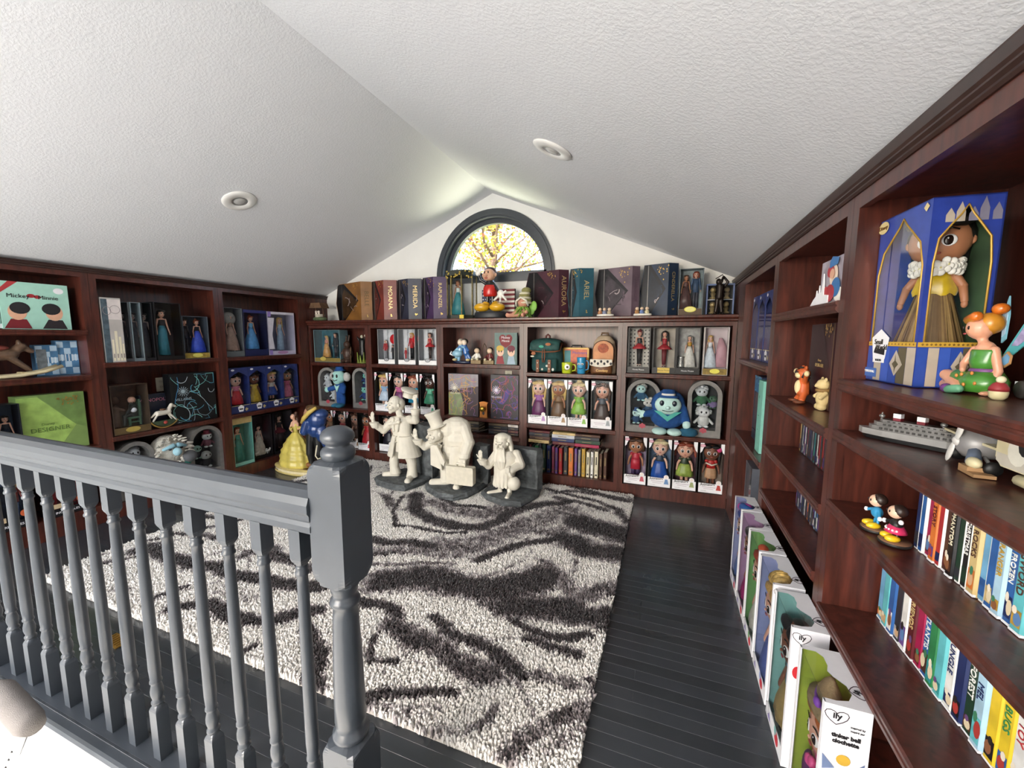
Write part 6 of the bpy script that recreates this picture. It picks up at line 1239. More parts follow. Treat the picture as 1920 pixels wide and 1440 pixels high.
# local: x right along the front, y into the shelf; right side face also has a window
Wb, Db, Hb = .205, .125, .425
nb = C('#2b3f94', .4, var=.12); inn_ = C('#3a5236', .6, var=.4, scale=9); go = C('#c29a44', .4, .4)
m = MB(); m.box(-Wb/2, -Wb/2+.003, 0, Db, 0, Hb); m.box(-Wb/2, Wb/2, Db-.003, Db, 0, Hb); m.box(-Wb/2+.003, Wb/2, 0, Db-.003, 0, .003); m.box(-Wb/2+.003, Wb/2, 0, Db-.003, Hb-.003, Hb)
m.rect(-Wb/2+.004, Wb/2-.004, .004, Hb-.004, Db-.0036, 1); m.build('carton', [nb, inn_], bx)
def arch_panel(w_, h, mi, m, P):
    """panel with an onion-arch cut-out; P maps (u, v) to 3-D"""
    zb, e = .105, .012
    prof = [(-w_/2+e, zb), (-w_/2+e, h*.66), (-w_*.36, h*.79), (-w_*.2, h*.86), (-w_*.08, h*.91), (0, h*.955)]
    prof = prof+[(-a, b) for a, b in reversed(prof[:-1])]
    rim = [(-w_/2, zb), (-w_/2, h*.66), (-w_/2, h*.8), (-w_/2, h), (-w_*.12, h), (0, h), (w_*.12, h), (w_/2, h), (w_/2, h*.8), (w_/2, h*.66), (w_/2, zb)]
    n = len(rim); m.add([P(*p) for p in rim]+[P(*p) for p in prof], [(i, i+1, n+i+1, n+i) for i in range(n-1)], mi); m.add([P(-w_/2, 0), P(w_/2, 0), P(w_/2, zb), P(-w_/2, zb)], [(0, 1, 2, 3)], mi); return prof
for nm, w_, P in (('front_panel', Wb, lambda u, v: (u, 0, v)), ('side_panel', Db, lambda u, v: (Wb/2, Db/2+u, v))):
    m = MB(); prof = arch_panel(w_, Hb, 0, m, P); m.build(nm, nb, bx)
    MB().tube([P(*p) for p in prof], .0022, 6).build('gold_arch_edge', go, bx)
    q = MB(); q.add([P(p[0]*.999, p[1]) for p in prof], [tuple(range(len(prof)))]); q.build('clear_window', FILM, bx)
def PF(u, v): return Vector((u, -.0008, v))
def PS(u, v): return Vector((Wb/2+.0008, Db/2+u, v))
m = MB()
for P, w_ in ((PF, Wb), (PS, Db)):
    def quad(pts, mi, k=0): m.add([P(*p)+(Vector((0, -.0005*k, 0)) if P is PF else Vector((.0005*k, 0, 0))) for p in pts], [tuple(range(len(pts)))], mi)
    quad([(-w_/2+.001, .094), (w_/2-.001, .094), (w_/2-.001, .105), (-w_/2+.001, .105)], 0)
    for i in range(14): x = -w_/2+.01+i*(w_-.02)/13; quad([(x-.003, .0995), (x, .0965), (x+.003, .0995), (x, .1025)], 1, 1)
    for i, c in enumerate((2, 3, 4, 2, 5, 3)): x0 = -w_/2+w_*i/6; quad([(x0+.001, .003), (x0+w_/6, .003), (x0+w_/6, .092), (x0+.001, .092)], c)
    quad([(w_*.02, .05), (w_*.14, .02), (w_*.28, .05), (w_*.14, .085)], 3, 1); quad([(w_*.08, .05), (w_*.13, .04), (w_*.14, .026), (w_*.155, .04), (w_*.21, .05), (w_*.155, .058), (w_*.14, .076), (w_*.13, .058)], 5, 2)
for x, h in ((-.03, .03), (-.012, .042), (.01, .03), (.028, .05), (.05, .036)):
    m.add([PS(x-.008, .39-.02), PS(x+.008, .39-.02), PS(x+.008, .39-.02+h*.5), PS(x, .39-.02+h), PS(x-.008, .39-.02+h*.5)], [(0, 1, 2, 3, 4)], 3 if x < 0 else 6)
m.build('printed_pattern', [C('#c9a03c', .4), C('#7a5a20', .5), C('#2b4aa0', .4), C('#b4a898', .5), C('#3a5ab4', .4), C('#5c5440', .5), C('#7d7a8c', .5)], bx)
m = MB(); m.poly([(-.085, .115), (-.045, .138), (-.005, .115), (-.017, .06), (-.073, .06)], -.002, 0); m.poly([(-.07, .075)]+[(-.07+.05*k/8, .075+.004+.014*abs(math.sin(k*1.7))) for k in range(9)]+[(-.02, .07)], -.0024, 1); m.rect(-.072, -.018, .05, .062, -.0022, 0); m.rect(-.113, -.05, .01, .034, -.0018, 2); m.disc(-.085, .405, .024, .016, -.0018, 3); m.poly([(.075, .41), (.085, .42), (.095, .41), (.085, .4)], -.0018, 3)
m.build('paper_labels', [WHITE, INK, C('#3f6ab4', .4), C('#d8c48c', .4)], bx)
text(bx, 'Small', .019, -.05, -.003, .104, C('#3a3530', .5)); text(bx, 'World', .019, -.036, -.003, .09, C('#3a3530', .5)); text(bx, 'WARNING:', .0095, -.082, -.0026, .024, WHITE); text(bx, 'TOKYO', .008, -.045, -.003, .056, INK); text(bx, 'Disney', .014, -.085, -.0026, .405, C('#6a4a1c', .5))
dd = doll(bx, .015, .066, .09, .318, 'child', tanned, black_h, 'back', '#d8b82c', '#a58450', 'wrap', rz=.95, sy=.85)
for o in list(dd.children):
    if o.name.startswith('clothing'): bpy.data.objects.remove(o)
sat = C('#cfae22', .25, var=.15, scale=9, sheen=.4)
m = MB(); seg = 28; v = []; secs = [(.6, .075, .06), (.52, .1, .085), (.44, .125, .105), (.4, .115, .095)]
for j, (z, rx, ry) in enumerate(secs):
    for i in range(seg): a = 2*PI*i/seg; q = 1+.05*math.cos(7*a)*(j > 0); v.append((rx*q*math.cos(a), ry*q*math.sin(a), z-.012*math.cos(7*a+1)*(j > 1)))
m.add(v, [(j*seg+i, (j+1)*seg+i, (j+1)*seg+(i+1) % seg, j*seg+(i+1) % seg) for j in range(3) for i in range(seg)], 0, True); m.build('satin_top', sat, dd)
m = MB(); r_ = random.Random(9)
for k in range(120):
    a = 2*PI*k/120; q = r_.uniform(.92, 1.08); p0 = Vector((.1*math.cos(a), .085*math.sin(a), .41)); p1 = Vector((.2*q*math.cos(a), .17*q*math.sin(a), .02)); s = Vector((-math.sin(a), math.cos(a), 0))*.008; m.add([p0-s*.6, p0+s*.6, p1+s, p1-s], [(0, 1, 2, 3)], r_.randrange(3))
tag(m.build('grass_skirt', [C('#8f7348', .6), C('#a88a58', .6), C('#6f5534', .6)], dd), kind='stuff')
for k in range(11):
    a = PI*1.02+PI*.96*k/10; c = Vector((.13*math.cos(a), .13*math.sin(a)-.005, .6+.015*math.sin(k*2))); q = MB()
    for j in range(5):
        b = 2*PI*j/5+k; u = Vector((math.cos(b)*math.sin(a)*-1, math.cos(b)*math.cos(a), math.sin(b))); q.ell(c+u*.034+Vector((0, -.01, 0)), (.026, .014, .026), 8, 5, 0)
    q.ell(c+Vector((0, -.022, 0)), .01, 7, 5, 1); q.build('white_flower', [C('#e8e4da', .6), C('#d9d08c', .6)], dd)
# seated winged figurine
t = thing('winged_figurine', 'painted seated woman figurine with a green dress, orange bun and upright wings', 'figurine', (.618, 1.142, 1.1905), -PI/2); t.scale = (.78, .8, .82)
fl = C('#dd9f80', .35, var=.03, coat=.3); gr = C('#4a8a34', .3, var=.2, coat=.4); orr = C('#cc6a1c', .3, var=.2, scale=60, coat=.4)
me = sculpt(MB().ell((.02, 0, .035), (.04, .036, .034)).cap((.02, .0, .05), (.01, 0, .1), .024, .026).cap((.01, 0, .1), (.008, 0, .115), .03, .02).cap((.006, -.002, .12), (.0, -.004, .138), .011).ell((-.006, -.008, .168), (.028, .028, .03)).cap((.036, .002, .112), (.052, .006, .06), .011, .009).cap((.052, .006, .06), (.058, -.01, .012), .009, .007).ell((.06, -.018, .006), (.009, .013, .006)).cap((-.022, -.005, .112), (-.03, -.02, .075), .011, .009).cap((-.03, -.02, .075), (-.012, -.03, .06), .009, .007).cap((.005, -.02, .032), (-.075, -.03, .042), .019, .016).cap((-.075, -.03, .042), (.005, -.045, .016), .016, .012).cap((.0, -.01, .018), (-.08, -.028, .016), .016, .014).cap((-.08, -.028, .016), (.0, -.055, .012), .013, .01), .003, 2); me.materials.append(fl); link('figure_body', me, t)
m = MB(); m.loft([(.02, 0, .008, .046, .042), (.02, -.002, .035, .05, .044), (.018, 0, .058, .034, .03)], 18); m.cap((.01, -.018, .033), (-.03, -.024, .04), .0225, .021); m.build('green_skirt', gr, t); MB().loft([(.017, 0, .064, .028, .027), (.012, 0, .085, .03, .029), (.009, 0, .108, .036, .024), (.009, 0, .113, .034, .022)], 18).build('green_bodice', gr, t); MB().lathe([(.03, 0), (.032, .004), (.029, .01)], 16, (.018, 0, .056), sy=.95).build('purple_sash', C('#7a4a84', .4), t)
for x, y, z in ((-.01, -.042, .045), (.02, -.047, .05), (.045, -.04, .055), (.05, -.035, .03), (.03, -.046, .025)): MB().ell((x, y, z), (.005, .003, .005), 8, 5).build('orange_spot', C('#d98a44', .4), t)
m = MB(); m.ell((-.002, .006, .178), (.031, .028, .028), 14, 9); m.cap((-.03, -.02, .188), (.012, -.03, .195), .011, .012); m.build('hair', C('#c9882a', .35, var=.2, coat=.3), t); m = MB(); m.cap((-.034, -.018, .19), (.014, -.03, .196), .012, .013); m.build('orange_fringe', orr, t); MB().ell((.012, .016, .214), (.018, .016, .014), 12, 8).build('hair_bun', orr, t)
for s in (-1, 1): MB().ell((-.012+s*.011, -.034, .168), (.004, .002, .005), 8, 5).build('eye', PUP, t)
MB().ell((-.012, -.035, .153), (.006, .003, .0025), 8, 5).build('mouth', LIP, t)
def wing(nm, pts, y0, y1, cols):
    m = MB(); m.prism(pts, -.0015, .0015, 'y'); o = m.build(nm, cols[0], t); c = Vector((sum(p[0] for p in pts)/len(pts), sum(p[1] for p in pts)/len(pts)))
    m = MB(); m.prism([tuple(c+(Vector(p)-c)*.72) for p in pts], -.003, .003, 'y'); q = m.build('wing_panel', cols[1], o)
    for z in (o,): z.location = (0, y0, 0)
    o.rotation_euler = (0, 0, y1)
wing('wing', [(.025, .1), (.04, .13), (.075, .2), (.13, .27), (.155, .285), (.15, .25), (.12, .19), (.075, .13), (.045, .1)], .02, .25, [C('#4fa0a4', .35, coat=.3), C('#9a90b4', .4, var=.4, scale=40)])
wing('wing', [(.03, .09), (.05, .11), (.062, .1), (.06, .08), (.045, .07)], .015, .1, [C('#b98a5a', .4), C('#6fa0c4', .4)])
wing('wing', [(.005, .13), (-.002, .2), (.012, .245), (.02, .2), (.018, .14)], .03, 0, [C('#7fb8c9', .4), C('#a9c4d9', .4)])
MB().ell((-.005, -.062, .012), (.013, .013, .012), 10, 7).build('purple_pompom', C('#6a3a7c', .6), t); MB().cap((.005, -.06, .01), (.03, -.055, .014), .012, .011).build('green_slipper', C('#6aa884', .4), t)
# toy engine with two little figures
t = thing('toy_engine', 'white toy engine with a ribbed boiler and a red-capped figure riding it', 'toy', (.675, 1.02, 1.1905), -PI/2)
MB().box(-.075, .12, -.03, .03, .022, .032).build('running_board', WHITE, t); m = MB(); m.cap((-.05, 0, .062), (.09, 0, .062), .03, .03, 16); m.build('boiler', C('#e6e3e0', .35), t)
for k in range(8): MB().tube([(-.04+.016*k, .031*math.cos(a), .062+.031*math.sin(a)) for a in [-1.2-2.0+.2*i for i in range(12)]], .0012, 5).build('boiler_rib', C('#b9b7b6', .4), t)
for x in (-.05, .0, .05):
    for s in (-1, 1): o = MB().lathe([(.001, -.004), (.016, -.004), (.018, 0), (.016, .004), (.001, .004)], 16).build('wheel', C('#3a3634', .4), t); o.matrix_local = Matrix.Translation((x, s*.033, .018)) @ Matrix.Rotation(PI/2, 4, 'X')
m = MB(); m.ell((.03, 0, .105), (.026, .024, .026), 12, 8); m.ell((.025, -.004, .142), (.02, .02, .02), 12, 8, 1); m.build('riding_figure', [C('#6a6c72', .5), C('#e2cfae', .5)], t); MB().ell((.027, .002, .157), (.023, .022, .016), 12, 7).build('red_cap', C('#a82f38', .5), t); MB().ell((-.01, -.01, .1), (.015, .014, .015), 10, 7).build('small_bundle', C('#a59a7c', .6), t)
t = thing('elf_figurine', 'tiny egg-shaped figurine with a red cap and cream pompom beside the toy engine', 'figurine', (.592, 1.04, 1.1905), -PI/2); t.scale = (.64, .64, .64)
MB().lathe([(.012, 0), (.019, .008), (.021, .022), (.018, .034), (.001, .04)], 18).build('egg_body', C('#dccfa0', .4), t); MB().lathe([(.0215, .026), (.021, .036), (.014, .048), (.006, .054), (.001, .055)], 18).build('red_cap', C('#9a2f34', .5), t); MB().ell((.004, 0, .06), .011, 10, 7).build('pompom', C('#e6dcb8', .6), t)
# near bay, second shelf: ship, aeroplane, caravan
t = thing('model_ship', 'silver model ocean liner on a dark hull base', 'model', (.575, 1.275, 1.0445), -PI/2+.72); t.scale = (.86, .86, .86)
hull = [(-.125, 0), (-.105, -.022), (-.05, -.03), (.09, -.03), (.115, -.015), (.115, .015), (.09, .03), (-.05, .03), (-.105, .022)]
m = MB(); m.prism([(a*.93, b*.85) for a, b in hull], .0, .012, 'z'); m.build('dark_hull', C('#121214', .3), t); m = MB(); m.prism([(a*1.02, b) for a, b in hull], .012, .03, 'z'); m.build('white_hull', C('#a8a6a4', .3, .4), t)
sv = C('#8e8c8a', .3, .5, var=.15)
for k, (s, z0, z1) in enumerate(((.88, .03, .042), (.78, .042, .053), (.66, .053, .062))):
    m = MB(); m.prism([(a*s+.008, b*s*.95) for a, b in hull], z0, z1, 'z'); m.build('deck', sv, t); 
    q = MB()
    for i in range(14): q.box(-.07*s+.013*i, -.062*s+.013*i, -.03*s-.0006, -.03*s+.002, z0+.003, z1-.003)
    tag(q.build('cabin_windows', C('#3a3836', .4), t), kind='stuff')
for x in (-.03, .025):
    m = MB(); m.box(x-.009, x+.009, -.008, .008, .062, .083); m.build('funnel', C('#7a2430', .4), t); MB().box(x-.0092, x+.0092, -.0082, .0082, .07, .083).build('funnel_top', WHITE, t)
for x in (-.07, .07): MB().cap((x, 0, .055), (x, 0, .08), .004, .002, 6).build('mast', sv, t); MB().ell((x, 0, .07), (.008, .007, .006), 8, 6).build('radar_dome', sv, t)
t = thing('toy_aeroplane', 'grey and cream toy aeroplane with a propeller, crew figures and a wooden chock', 'toy', (.6, 1.085, 1.0445), -PI/2-.1); t.scale = (.78, .78, .78)
gy = C('#8e8c8c', .4, .2, var=.1); cr_ = C('#d8cda6', .45)
o = MB().lathe([(.001, -.045), (.02, -.042), (.037, -.028), (.042, 0), (.036, .05), (.02, .1), (.006, .13), (.001, .135)], 22).build('fuselage', gy, t); o.matrix_local = Matrix.Translation((0, 0, .065)) @ Matrix.Rotation(-PI/2, 4, 'X')
MB().ell((0, -.042, .068), (.014, .009, .014), 12, 8).build('spinner', C('#cfccc8', .35), t); 
for a in (.5, .5+PI): m = MB(); m.ell((0, 0, 0), (.012, .004, .034), 12, 8); q = m.build('propeller_blade', C('#e2dfda', .35), t); q.matrix_local = Matrix.Translation((0, -.046, .066)) @ Matrix.Rotation(a, 4, 'Y') @ Matrix.Translation((0, 0, -.036))
for s in (-1, 1): MB().prism([(s*.025, -.012), (s*.16, -.008), (s*.165, .012), (s*.025, .03)], .068, .074, 'z').build('wing', cr_, t); MB().tube([(s*.02, 0, .04), (s*.075, -.005, .022)], .004, 7).build('wheel_strut', C('#b9b7b4', .3, .6), t); o = MB().lathe([(.001, -.008), (.015, -.008), (.018, 0), (.015, .008), (.001, .008)], 18).build('rubber_wheel', C('#151414', .5), t); o.matrix_local = Matrix.Translation((s*.08, -.005, .0185)) @ Matrix.Rotation(PI/2, 4, 'Y')
for x, y, z, c, h in ((0, 0, .115, '#e2dcca', '#e9e4da'), (-.03, .02, .12, '#dccfb0', '#1d1918'), (.03, .015, .118, '#dccfb0', '#1d1918'), (.05, .03, .108, '#d0c4a8', '#4a5564'), (.0, .04, .128, '#d8cbb0', '#8c2a34')):
    m = MB(); m.ell((x, y, z-.02), (.014, .013, .018), 10, 7, 2); m.ell((x, y, z), (.014, .013, .014), 10, 7, 0); m.ell((x, y+.004, z+.006), (.0145, .0125, .011), 10, 6, 1); m.build('crew_figure', [C(c, .45), C(h, .45), C('#6f767c', .5)], t)
MB().cap((.03, -.02, .05), (.055, -.03, .03), .012, .016).build('mechanic_figure', C('#5f6a7c', .5), t); MB().ell((.07, -.035, .028), (.022, .014, .014), 10, 7).build('mechanic_legs', cr_, t)
MB().box(.04, .11, -.05, -.01, 0, .008).build('chock_base', C('#a8835c', .6), t); MB().box(.04, .08, -.05, -.015, .008, .018).build('chock_step', C('#b08a62', .6), t)
t = thing('toy_caravan', 'rounded cream toy caravan with printed windows and a grey wheel', 'toy', (.62, .905, 1.0445), -PI/2)
prof = [(-.085, .03), (-.1, .045), (-.1, .075), (-.085, .105), (-.055, .125), (0, .132), (.11, .132), (.14, .11), (.15, .07), (.15, .03)]
m = MB(); m.prism(prof, -.04, .04, 'y'); m.build('body_shell', cr_, t); m = MB(); m.poly([(a*.97, .032+(b-.03)*.5) for a, b in prof if b < .09], -.0406); m.build('lower_panel', C('#c9c2b4', .5), t)
for x0, x1 in ((-.065, -.03), (-.005, .045), (.06, .11)): MB().box(x0, x1, -.042, -.04, .085, .11).build('side_window', C('#8a8672', .3), t)
m = MB(); m.box(.0, .055, -.0425, -.04, .035, .125); m.build('door', C('#d9ceaa', .5), t); m = MB(); m.disc(-.05, .065, .022, .026, -.0412, 0, 12); m.disc(-.035, .075, .014, .016, -.0416, 1, 10); m.build('printed_scene', [C('#e6e2d4', .5), INK], t)
for x in (.01, .1): o = MB().lathe([(.001, -.01), (.009, -.0105), (.02, -.009), (.022, 0), (.02, .009), (.001, .009)], 20).build('wheel', C('#2a2827', .4), t); o.matrix_local = Matrix.Translation((x, -.035, .022)) @ Matrix.Rotation(PI/2, 4, 'X'); o = MB().lathe([(.001, -.003), (.012, -.003), (.012, .003), (.001, .004)], 16).build('hub_cap', C('#c9c7c2', .3, .6), t); o.matrix_local = Matrix.Translation((x, -.044, .022)) @ Matrix.Rotation(PI/2, 4, 'X')
MB().cap((-.06, -.025, .012), (-.01, -.03, .012), .011, .01).build('step_board', cr_, t)
# third shelf: two figurines on discs
for y, x, lab, sh, hairc, dsk, pose in ((1.22, .505, 'small painted boy figurine in a blue shirt and yellow shoes on a brown disc', '#2f86b4', '#1a1614', '#7a5840', 0), (1.153, .515, 'small painted girl figurine in a spotted pink skirt and yellow shoes on a brown disc', '#c42f5c', '#1a1614', '#7a5840', 1)):
    t = thing('disc_figurine', lab, 'figurine', (x, y, .8315), -PI/2); t.scale = (.8, .8, .8)
    MB().lathe([(.036, 0), (.038, .004), (.038, .009), (.001, .009)], 24).build('black_disc', C('#201d1b', .5), t); MB().lathe([(.037, .009), (.036, .011), (.001, .011)], 24).build('brown_top', C(dsk, .6), t)
    for s in (-1, 1): MB().ell((s*.014-.004, -.01, .018), (.012, .019, .01), 12, 7).build('yellow_shoe', C('#e0b81c', .35, coat=.3), t)
    me = sculpt(MB().cap((-.01, 0, .02), (-.006, .002, .045), .0045).cap((.01, 0, .02), (.006, .002, .045), .0045).ell((0, .0, .058), (.017, .015, .018)).cap((-.012, 0, .066), (-.03, -.012, .055), .005).cap((.012, 0, .066), (.032, -.006, .075 if pose else .05), .005), .0022, 2); me.materials.append(C('#1d1a19' if pose else sh, .35)); link('figure_body', me, t)
    if pose:
        MB().lathe([(.014, .058), (.022, .045), (.026, .036), (.001, .038)], 18).build('pink_skirt', C(sh, .4), t)
        for k in range(7): a = -PI*.1-PI*.8*k/6; MB().ell((.022*math.cos(a), .022*math.sin(a), .045), (.003, .003, .003), 6, 5).build('skirt_dot', WHITE, t)
    MB().ell((-.003, -.003, .094), (.019, .018, .019), 14, 9).build('head', C('#e0b79c', .4), t); MB().ell((.002, .004, .1), (.02, .018, .018), 12, 8).build('hair', C('#2a1c16', .4), t)
    for s in (-1, 1): MB().ell((s*.007-.004, -.02, .097), (.002, .002, .004), 6, 5).build('eye', INK, t)
    for p in ((-.033, -.014, .055), (.035, -.006, .078 if pose else .05)): MB().ell(p, (.007, .006, .007), 8, 6).build('white_glove', WHITE, t)
VC = [('navy', .024, 'charcoal', '', 'white'), ('blue', .024, 'navy', '', 'white'), ('crimson', .026, 'maroon', '', 'gold'), ('orange', .027, 'violet', 'STORY', 'maroon'), ('red', .024, 'navy', '', 'white'), ('brown', .026, 'maroon', '', 'tan'), ('black', .026, 'brown', 'PHANTOM', 'cream'), ('dark green', .024, 'charcoal', '', 'silver'), ('black', .024, 'dark green', 'CHRISTMAS', 'white'), ('tan', .03, 'orange', 'ROCKS', 'brown'), ('sky blue', .025, 'blue', '', 'navy'), ('blue', .026, 'tan', '', 'white'), ('pale blue', .028, 'gold', 'RANGER', 'gold'), ('blue', .026, 'navy', 'FROZEN', 'white'), ('aqua', .034, 'gold', 'SWORD', 'brown'), ('navy', .027, 'tan', 'CINDERELLA', 'white'), ('aqua', .034, 'gold', 'SWORD', 'brown'), ('grey', .034, 'maroon', 'HERBIE', 'white'), ('lime', .034, 'tan', 'SNOW WHITE', 'red'), ('blue', .036, 'blue', '101', 'pink'), ('dark green', .034, 'yellow', 'HOOD', 'white')]
y = 1.155
def vlab(row, lst): return lambda k, c, t: '%s tape case%s, %s from the left in the %s tape row' % (lst[k-1][0], ' with lettering' if t else '', ORD[k-1], row)
case_row('R', y, .8315, .068, .168, .11, [(wd*.79, N[c], N[c2], t, N[tc]) for c, wd, c2, t, tc in VC], 'tape_case', 'tape case', 'tape cases on the third shelf', vlab('upper', VC))
VD = [('sky blue', 'orange', '', 'white'), ('aqua', 'tan', '', 'white'), ('blue', 'white', '', 'white'), ('charcoal', 'silver', '', 'white'), ('white', 'violet', '', 'black'), ('maroon', 'brown', 'FRIENDS', 'tan'), ('crimson', 'maroon', '', 'white'), ('blue', 'brown', 'ATLANTIS', 'white'), ('green', 'teal', '', 'white'), ('aqua', 'teal', '', 'purple'), ('white', 'navy', 'JUNGLE', 'navy'), ('navy', 'black', '', 'white'), ('dark green', 'brown', 'FOREST', 'white'), ('pale blue', 'aqua', 'MEL', 'navy'), ('yellow', 'black', '', 'brown'), ('yellow', 'blue', 'BUGS', 'green'), ('white', 'brown', 'TOY', 'red'), ('blue', 'brown', 'PARK', 'navy'), ('red', 'navy', '20,000', 'white'), ('purple', 'white', 'ARISTOCATS', 'white'), ('lime', 'brown', '', 'orange'), ('indigo', 'maroon', 'FOX', 'gold'), ('violet', 'purple', '', 'white'), ('black', 'purple', 'CINDERELLA', 'white')]
case_row('R', 1.407, .5015, .124, .2, .13, [(.0305, N[c], N[c2], t, N[tc]) for c, c2, t, tc in VD], 'tape_case', 'tape case', 'tape cases on the fourth shelf', vlab('lower', VD))
# ================================================================== ROW OF WHITE DOLL BOXES ON THE FLOOR
def floor_box(y0, y1, inner, label, content, extra=None, name=None):
    w_ = y1-y0; t = thing('window_doll_box', label, 'doll box', (.382, (y0+y1)/2, .001), -PI/2, 'white doll boxes along the right bookcase'); h, d = .46, .092
    wh = C('#e3e2e5', .4, var=.02); inm = C(inner, .5, var=.15, scale=7); x0, x1 = -w_/2, w_/2; e = .003
    m = MB(); m.box(x0, x0+e, 0, d, 0, h, 0); m.box(x1-e, x1, 0, d, 0, h, 0); m.box(x0+e, x1-e, d-e, d, 0, h, 0); m.box(x0+e, x1-e, 0, d-e, 0, e, 0)
    m.rect(x0+e+.0005, x1-e-.0005, e, h-.004, d-e-.0008, 1); m.add([(x0+e+.0006, .004, e), (x0+e+.0006, d-e, e), (x0+e+.0006, d-e, h-.004), (x0+e+.0006, .004, h-.004)], [(3, 2, 1, 0)], 1); m.add([(x1-e-.0006, .004, e), (x1-e-.0006, d-e, e), (x1-e-.0006, d-e, h-.004), (x1-e-.0006, .004, h-.004)], [(0, 1, 2, 3)], 1)
    # front: bottom band and thin side posts
    m.box(x0+e, x1-e, 0, e, e, .05, 0); m.box(x0+e, x0+.014, 0, e, .05, h, 0); m.box(x1-.014, x1-e, 0, e, .05, h, 0)
    # top with a rounded lobe cut back from the front edge
    cut = [(x0+.014, 0), (x0+.014, d*.36), (x0+.03, d*.5), (x0+.06, d*.5), (x0+w_*.42, d*.42), (x0+w_*.5, d*.5), (x0+w_*.62, d*.72), (x0+w_*.76, d*.74), (x1-.022, d*.58), (x1-.014, d*.3), (x1-.014, 0)]
    rim = [(x0+e, 0), (x0+e, d*.5), (x0+e, d-e), (x0+w_*.3, d-e), (x0+w_*.42, d-e), (x0+w_*.5, d-e), (x0+w_*.62, d-e), (x0+w_*.76, d-e), (x1-e, d-e), (x1-e, d*.4), (x1-e, 0)]
    n = len(cut)
    for z, fl_ in ((h, 0), (h-e, 1)):
        v = [(p[0], p[1], z) for p in rim]+[(p[0], p[1], z) for p in cut]; f = [(i, n+i, n+i+1, i+1) for i in range(n-1)]
        m.add(v, f if not fl_ else [tuple(reversed(q)) for q in f], 0)
    m.build('carton', [wh, inm], t)
    m = MB(); m.box(x0+.014, x1-.014, .0008, .0014, .05, h-.001); m.add([(p[0], p[1], h-.0015) for p in cut], [tuple(range(n))], 0); m.build('clear_window', FILM, t)
    # heart outline with letters on the top, and on the near end face
    def heart(u, v, s): return [(u+s*.9*(.5+math.sin(a)**3*.62), v+s*(.5+.4*math.cos(a)-.15*math.cos(2*a)-.08*math.cos(3*a))) for a in [2*PI*k/20 for k in range(21)]]
    top = sub('top_mark', t, (x1-.072, d*.82, h+.0008)); top.rotation_euler = (-PI/2, 0, 0)
    m = MB(); m.tube([(a, 0, b) for a, b in heart(0, -.012, .036)], .0009, 5); m.build('heart_outline', C('#3a2c34', .5), top); text(top, 'ily', .017, .017, -.0006, .006, INK, bold=.0003)
    m = MB(); m.disc(x0+w_*.7, .03, .022, .02, -.0008, 0, 14); m.disc(x0+w_*.62, .045, .012, .015, -.001, 1, 12); m.poly([(x0+.03, .01), (x0+.05, .04), (x0+.065, .012)], -.001, 2); m.stroke([(x0+.02+.02*math.cos(k*.5), .03+.018*math.sin(k*.5)) for k in range(14)], .0025, -.0008, 3); m.build('printed_motifs', [C('#c23a44', .5), C(inner, .5), C('#8a7fb0', .5), C('#4a464c', .5)], t)
    if name or extra:
        en = sub('end_panel', t, (x1+.0008, 0, 0)); en.rotation_euler = (0, 0, PI/2)
        m = MB(); m.tube([(a, 0, b) for a, b in heart(.006, h-.05, .042)], .0009, 5); m.build('heart_outline', C('#3a2c34', .5), en); text(en, 'ily', .02, .026, -.0006, h-.027, INK, bold=.0004)
        if name:
            for i, s in enumerate(name): text(en, s, .0135, d*.5, -.0006, h-.075-.0145*i, INK, bold=.0006)
            for i, s in enumerate(('inspired by', 'inspiré par')): text(en, s, .0062, d*.72, -.0006, h-.046-.0095*i, INK)
            m = MB(); m.poly([(0.004, h-.13), (.03, h-.16), (.006, h-.17)], -.0006, 0); m.poly([(.086, h-.13), (.06, h-.16), (.084, h-.17)], -.0006, 0); m.disc(.045, h-.135, .014, .014, -.0006, 1); m.build('printed_motifs', [C('#6a7a9c', .5), C('#c9a23c', .5)], en)
        else: m = MB(); m.disc(.02, h-.14, .012, .02, -.0006, 0); m.disc(.035, h-.14, .012, .02, -.0006, 0); m.build('printed_motifs', C('#b8242c', .5), en)
    content(t, w_, d)
    return t
def fdoll(t, d, skin, hair, hs, top, skirt, st, h=.41): return doll(t, 0, d*.47, .006, h, 'child', skin, hair, hs, top, skirt, st, sy=.6)
def c1(t, w_, d): fdoll(t, d, fair, '#2a4a9c', 'long', '#8fa4d8', '#6a84c0', 'short'); MB().cap((-.03, .03, .425), (.05, .06, .43), .022, .02).build('blue_hair_streak', C('#2f6fc0', .5), t); MB().cap((-.05, .025, .42), (-.02, .05, .432), .02, .018).build('pink_hair_streak', C('#d84fae', .5), t)
def c2(t, w_, d): fdoll(t, d, '#a06a50', black_h, 'tails', '#d83f8c', '#c02f7c', 'short')
def c3(t, w_, d): fdoll(t, d, fair, '#a8402c', 'long', '#4f8a44', '#d8d4c4', 'short', .4); MB().ell((.0, .035, .425), (.03, .02, .016), 12, 7).build('orange_bow', C('#c2502c', .5), t)
def c4(t, w_, d): fdoll(t, d, fair, '#c9a05c', 'bun', '#7f8fd0', '#5f6fb0', 'gown', .39); m = MB(); [m.ell((.01+.012*k-.03, .045, .415+.02*math.sin(k*.5)), (.014, .035, .03), 10, 6) for k in range(6)]; m.build('coiled_hair', C('#c2a05c', .5, var=.3, scale=80), t)
def c5(t, w_, d): fdoll(t, d, deep, black_h, 'long', '#4f86a0', '#a8905c', 'short', .41)
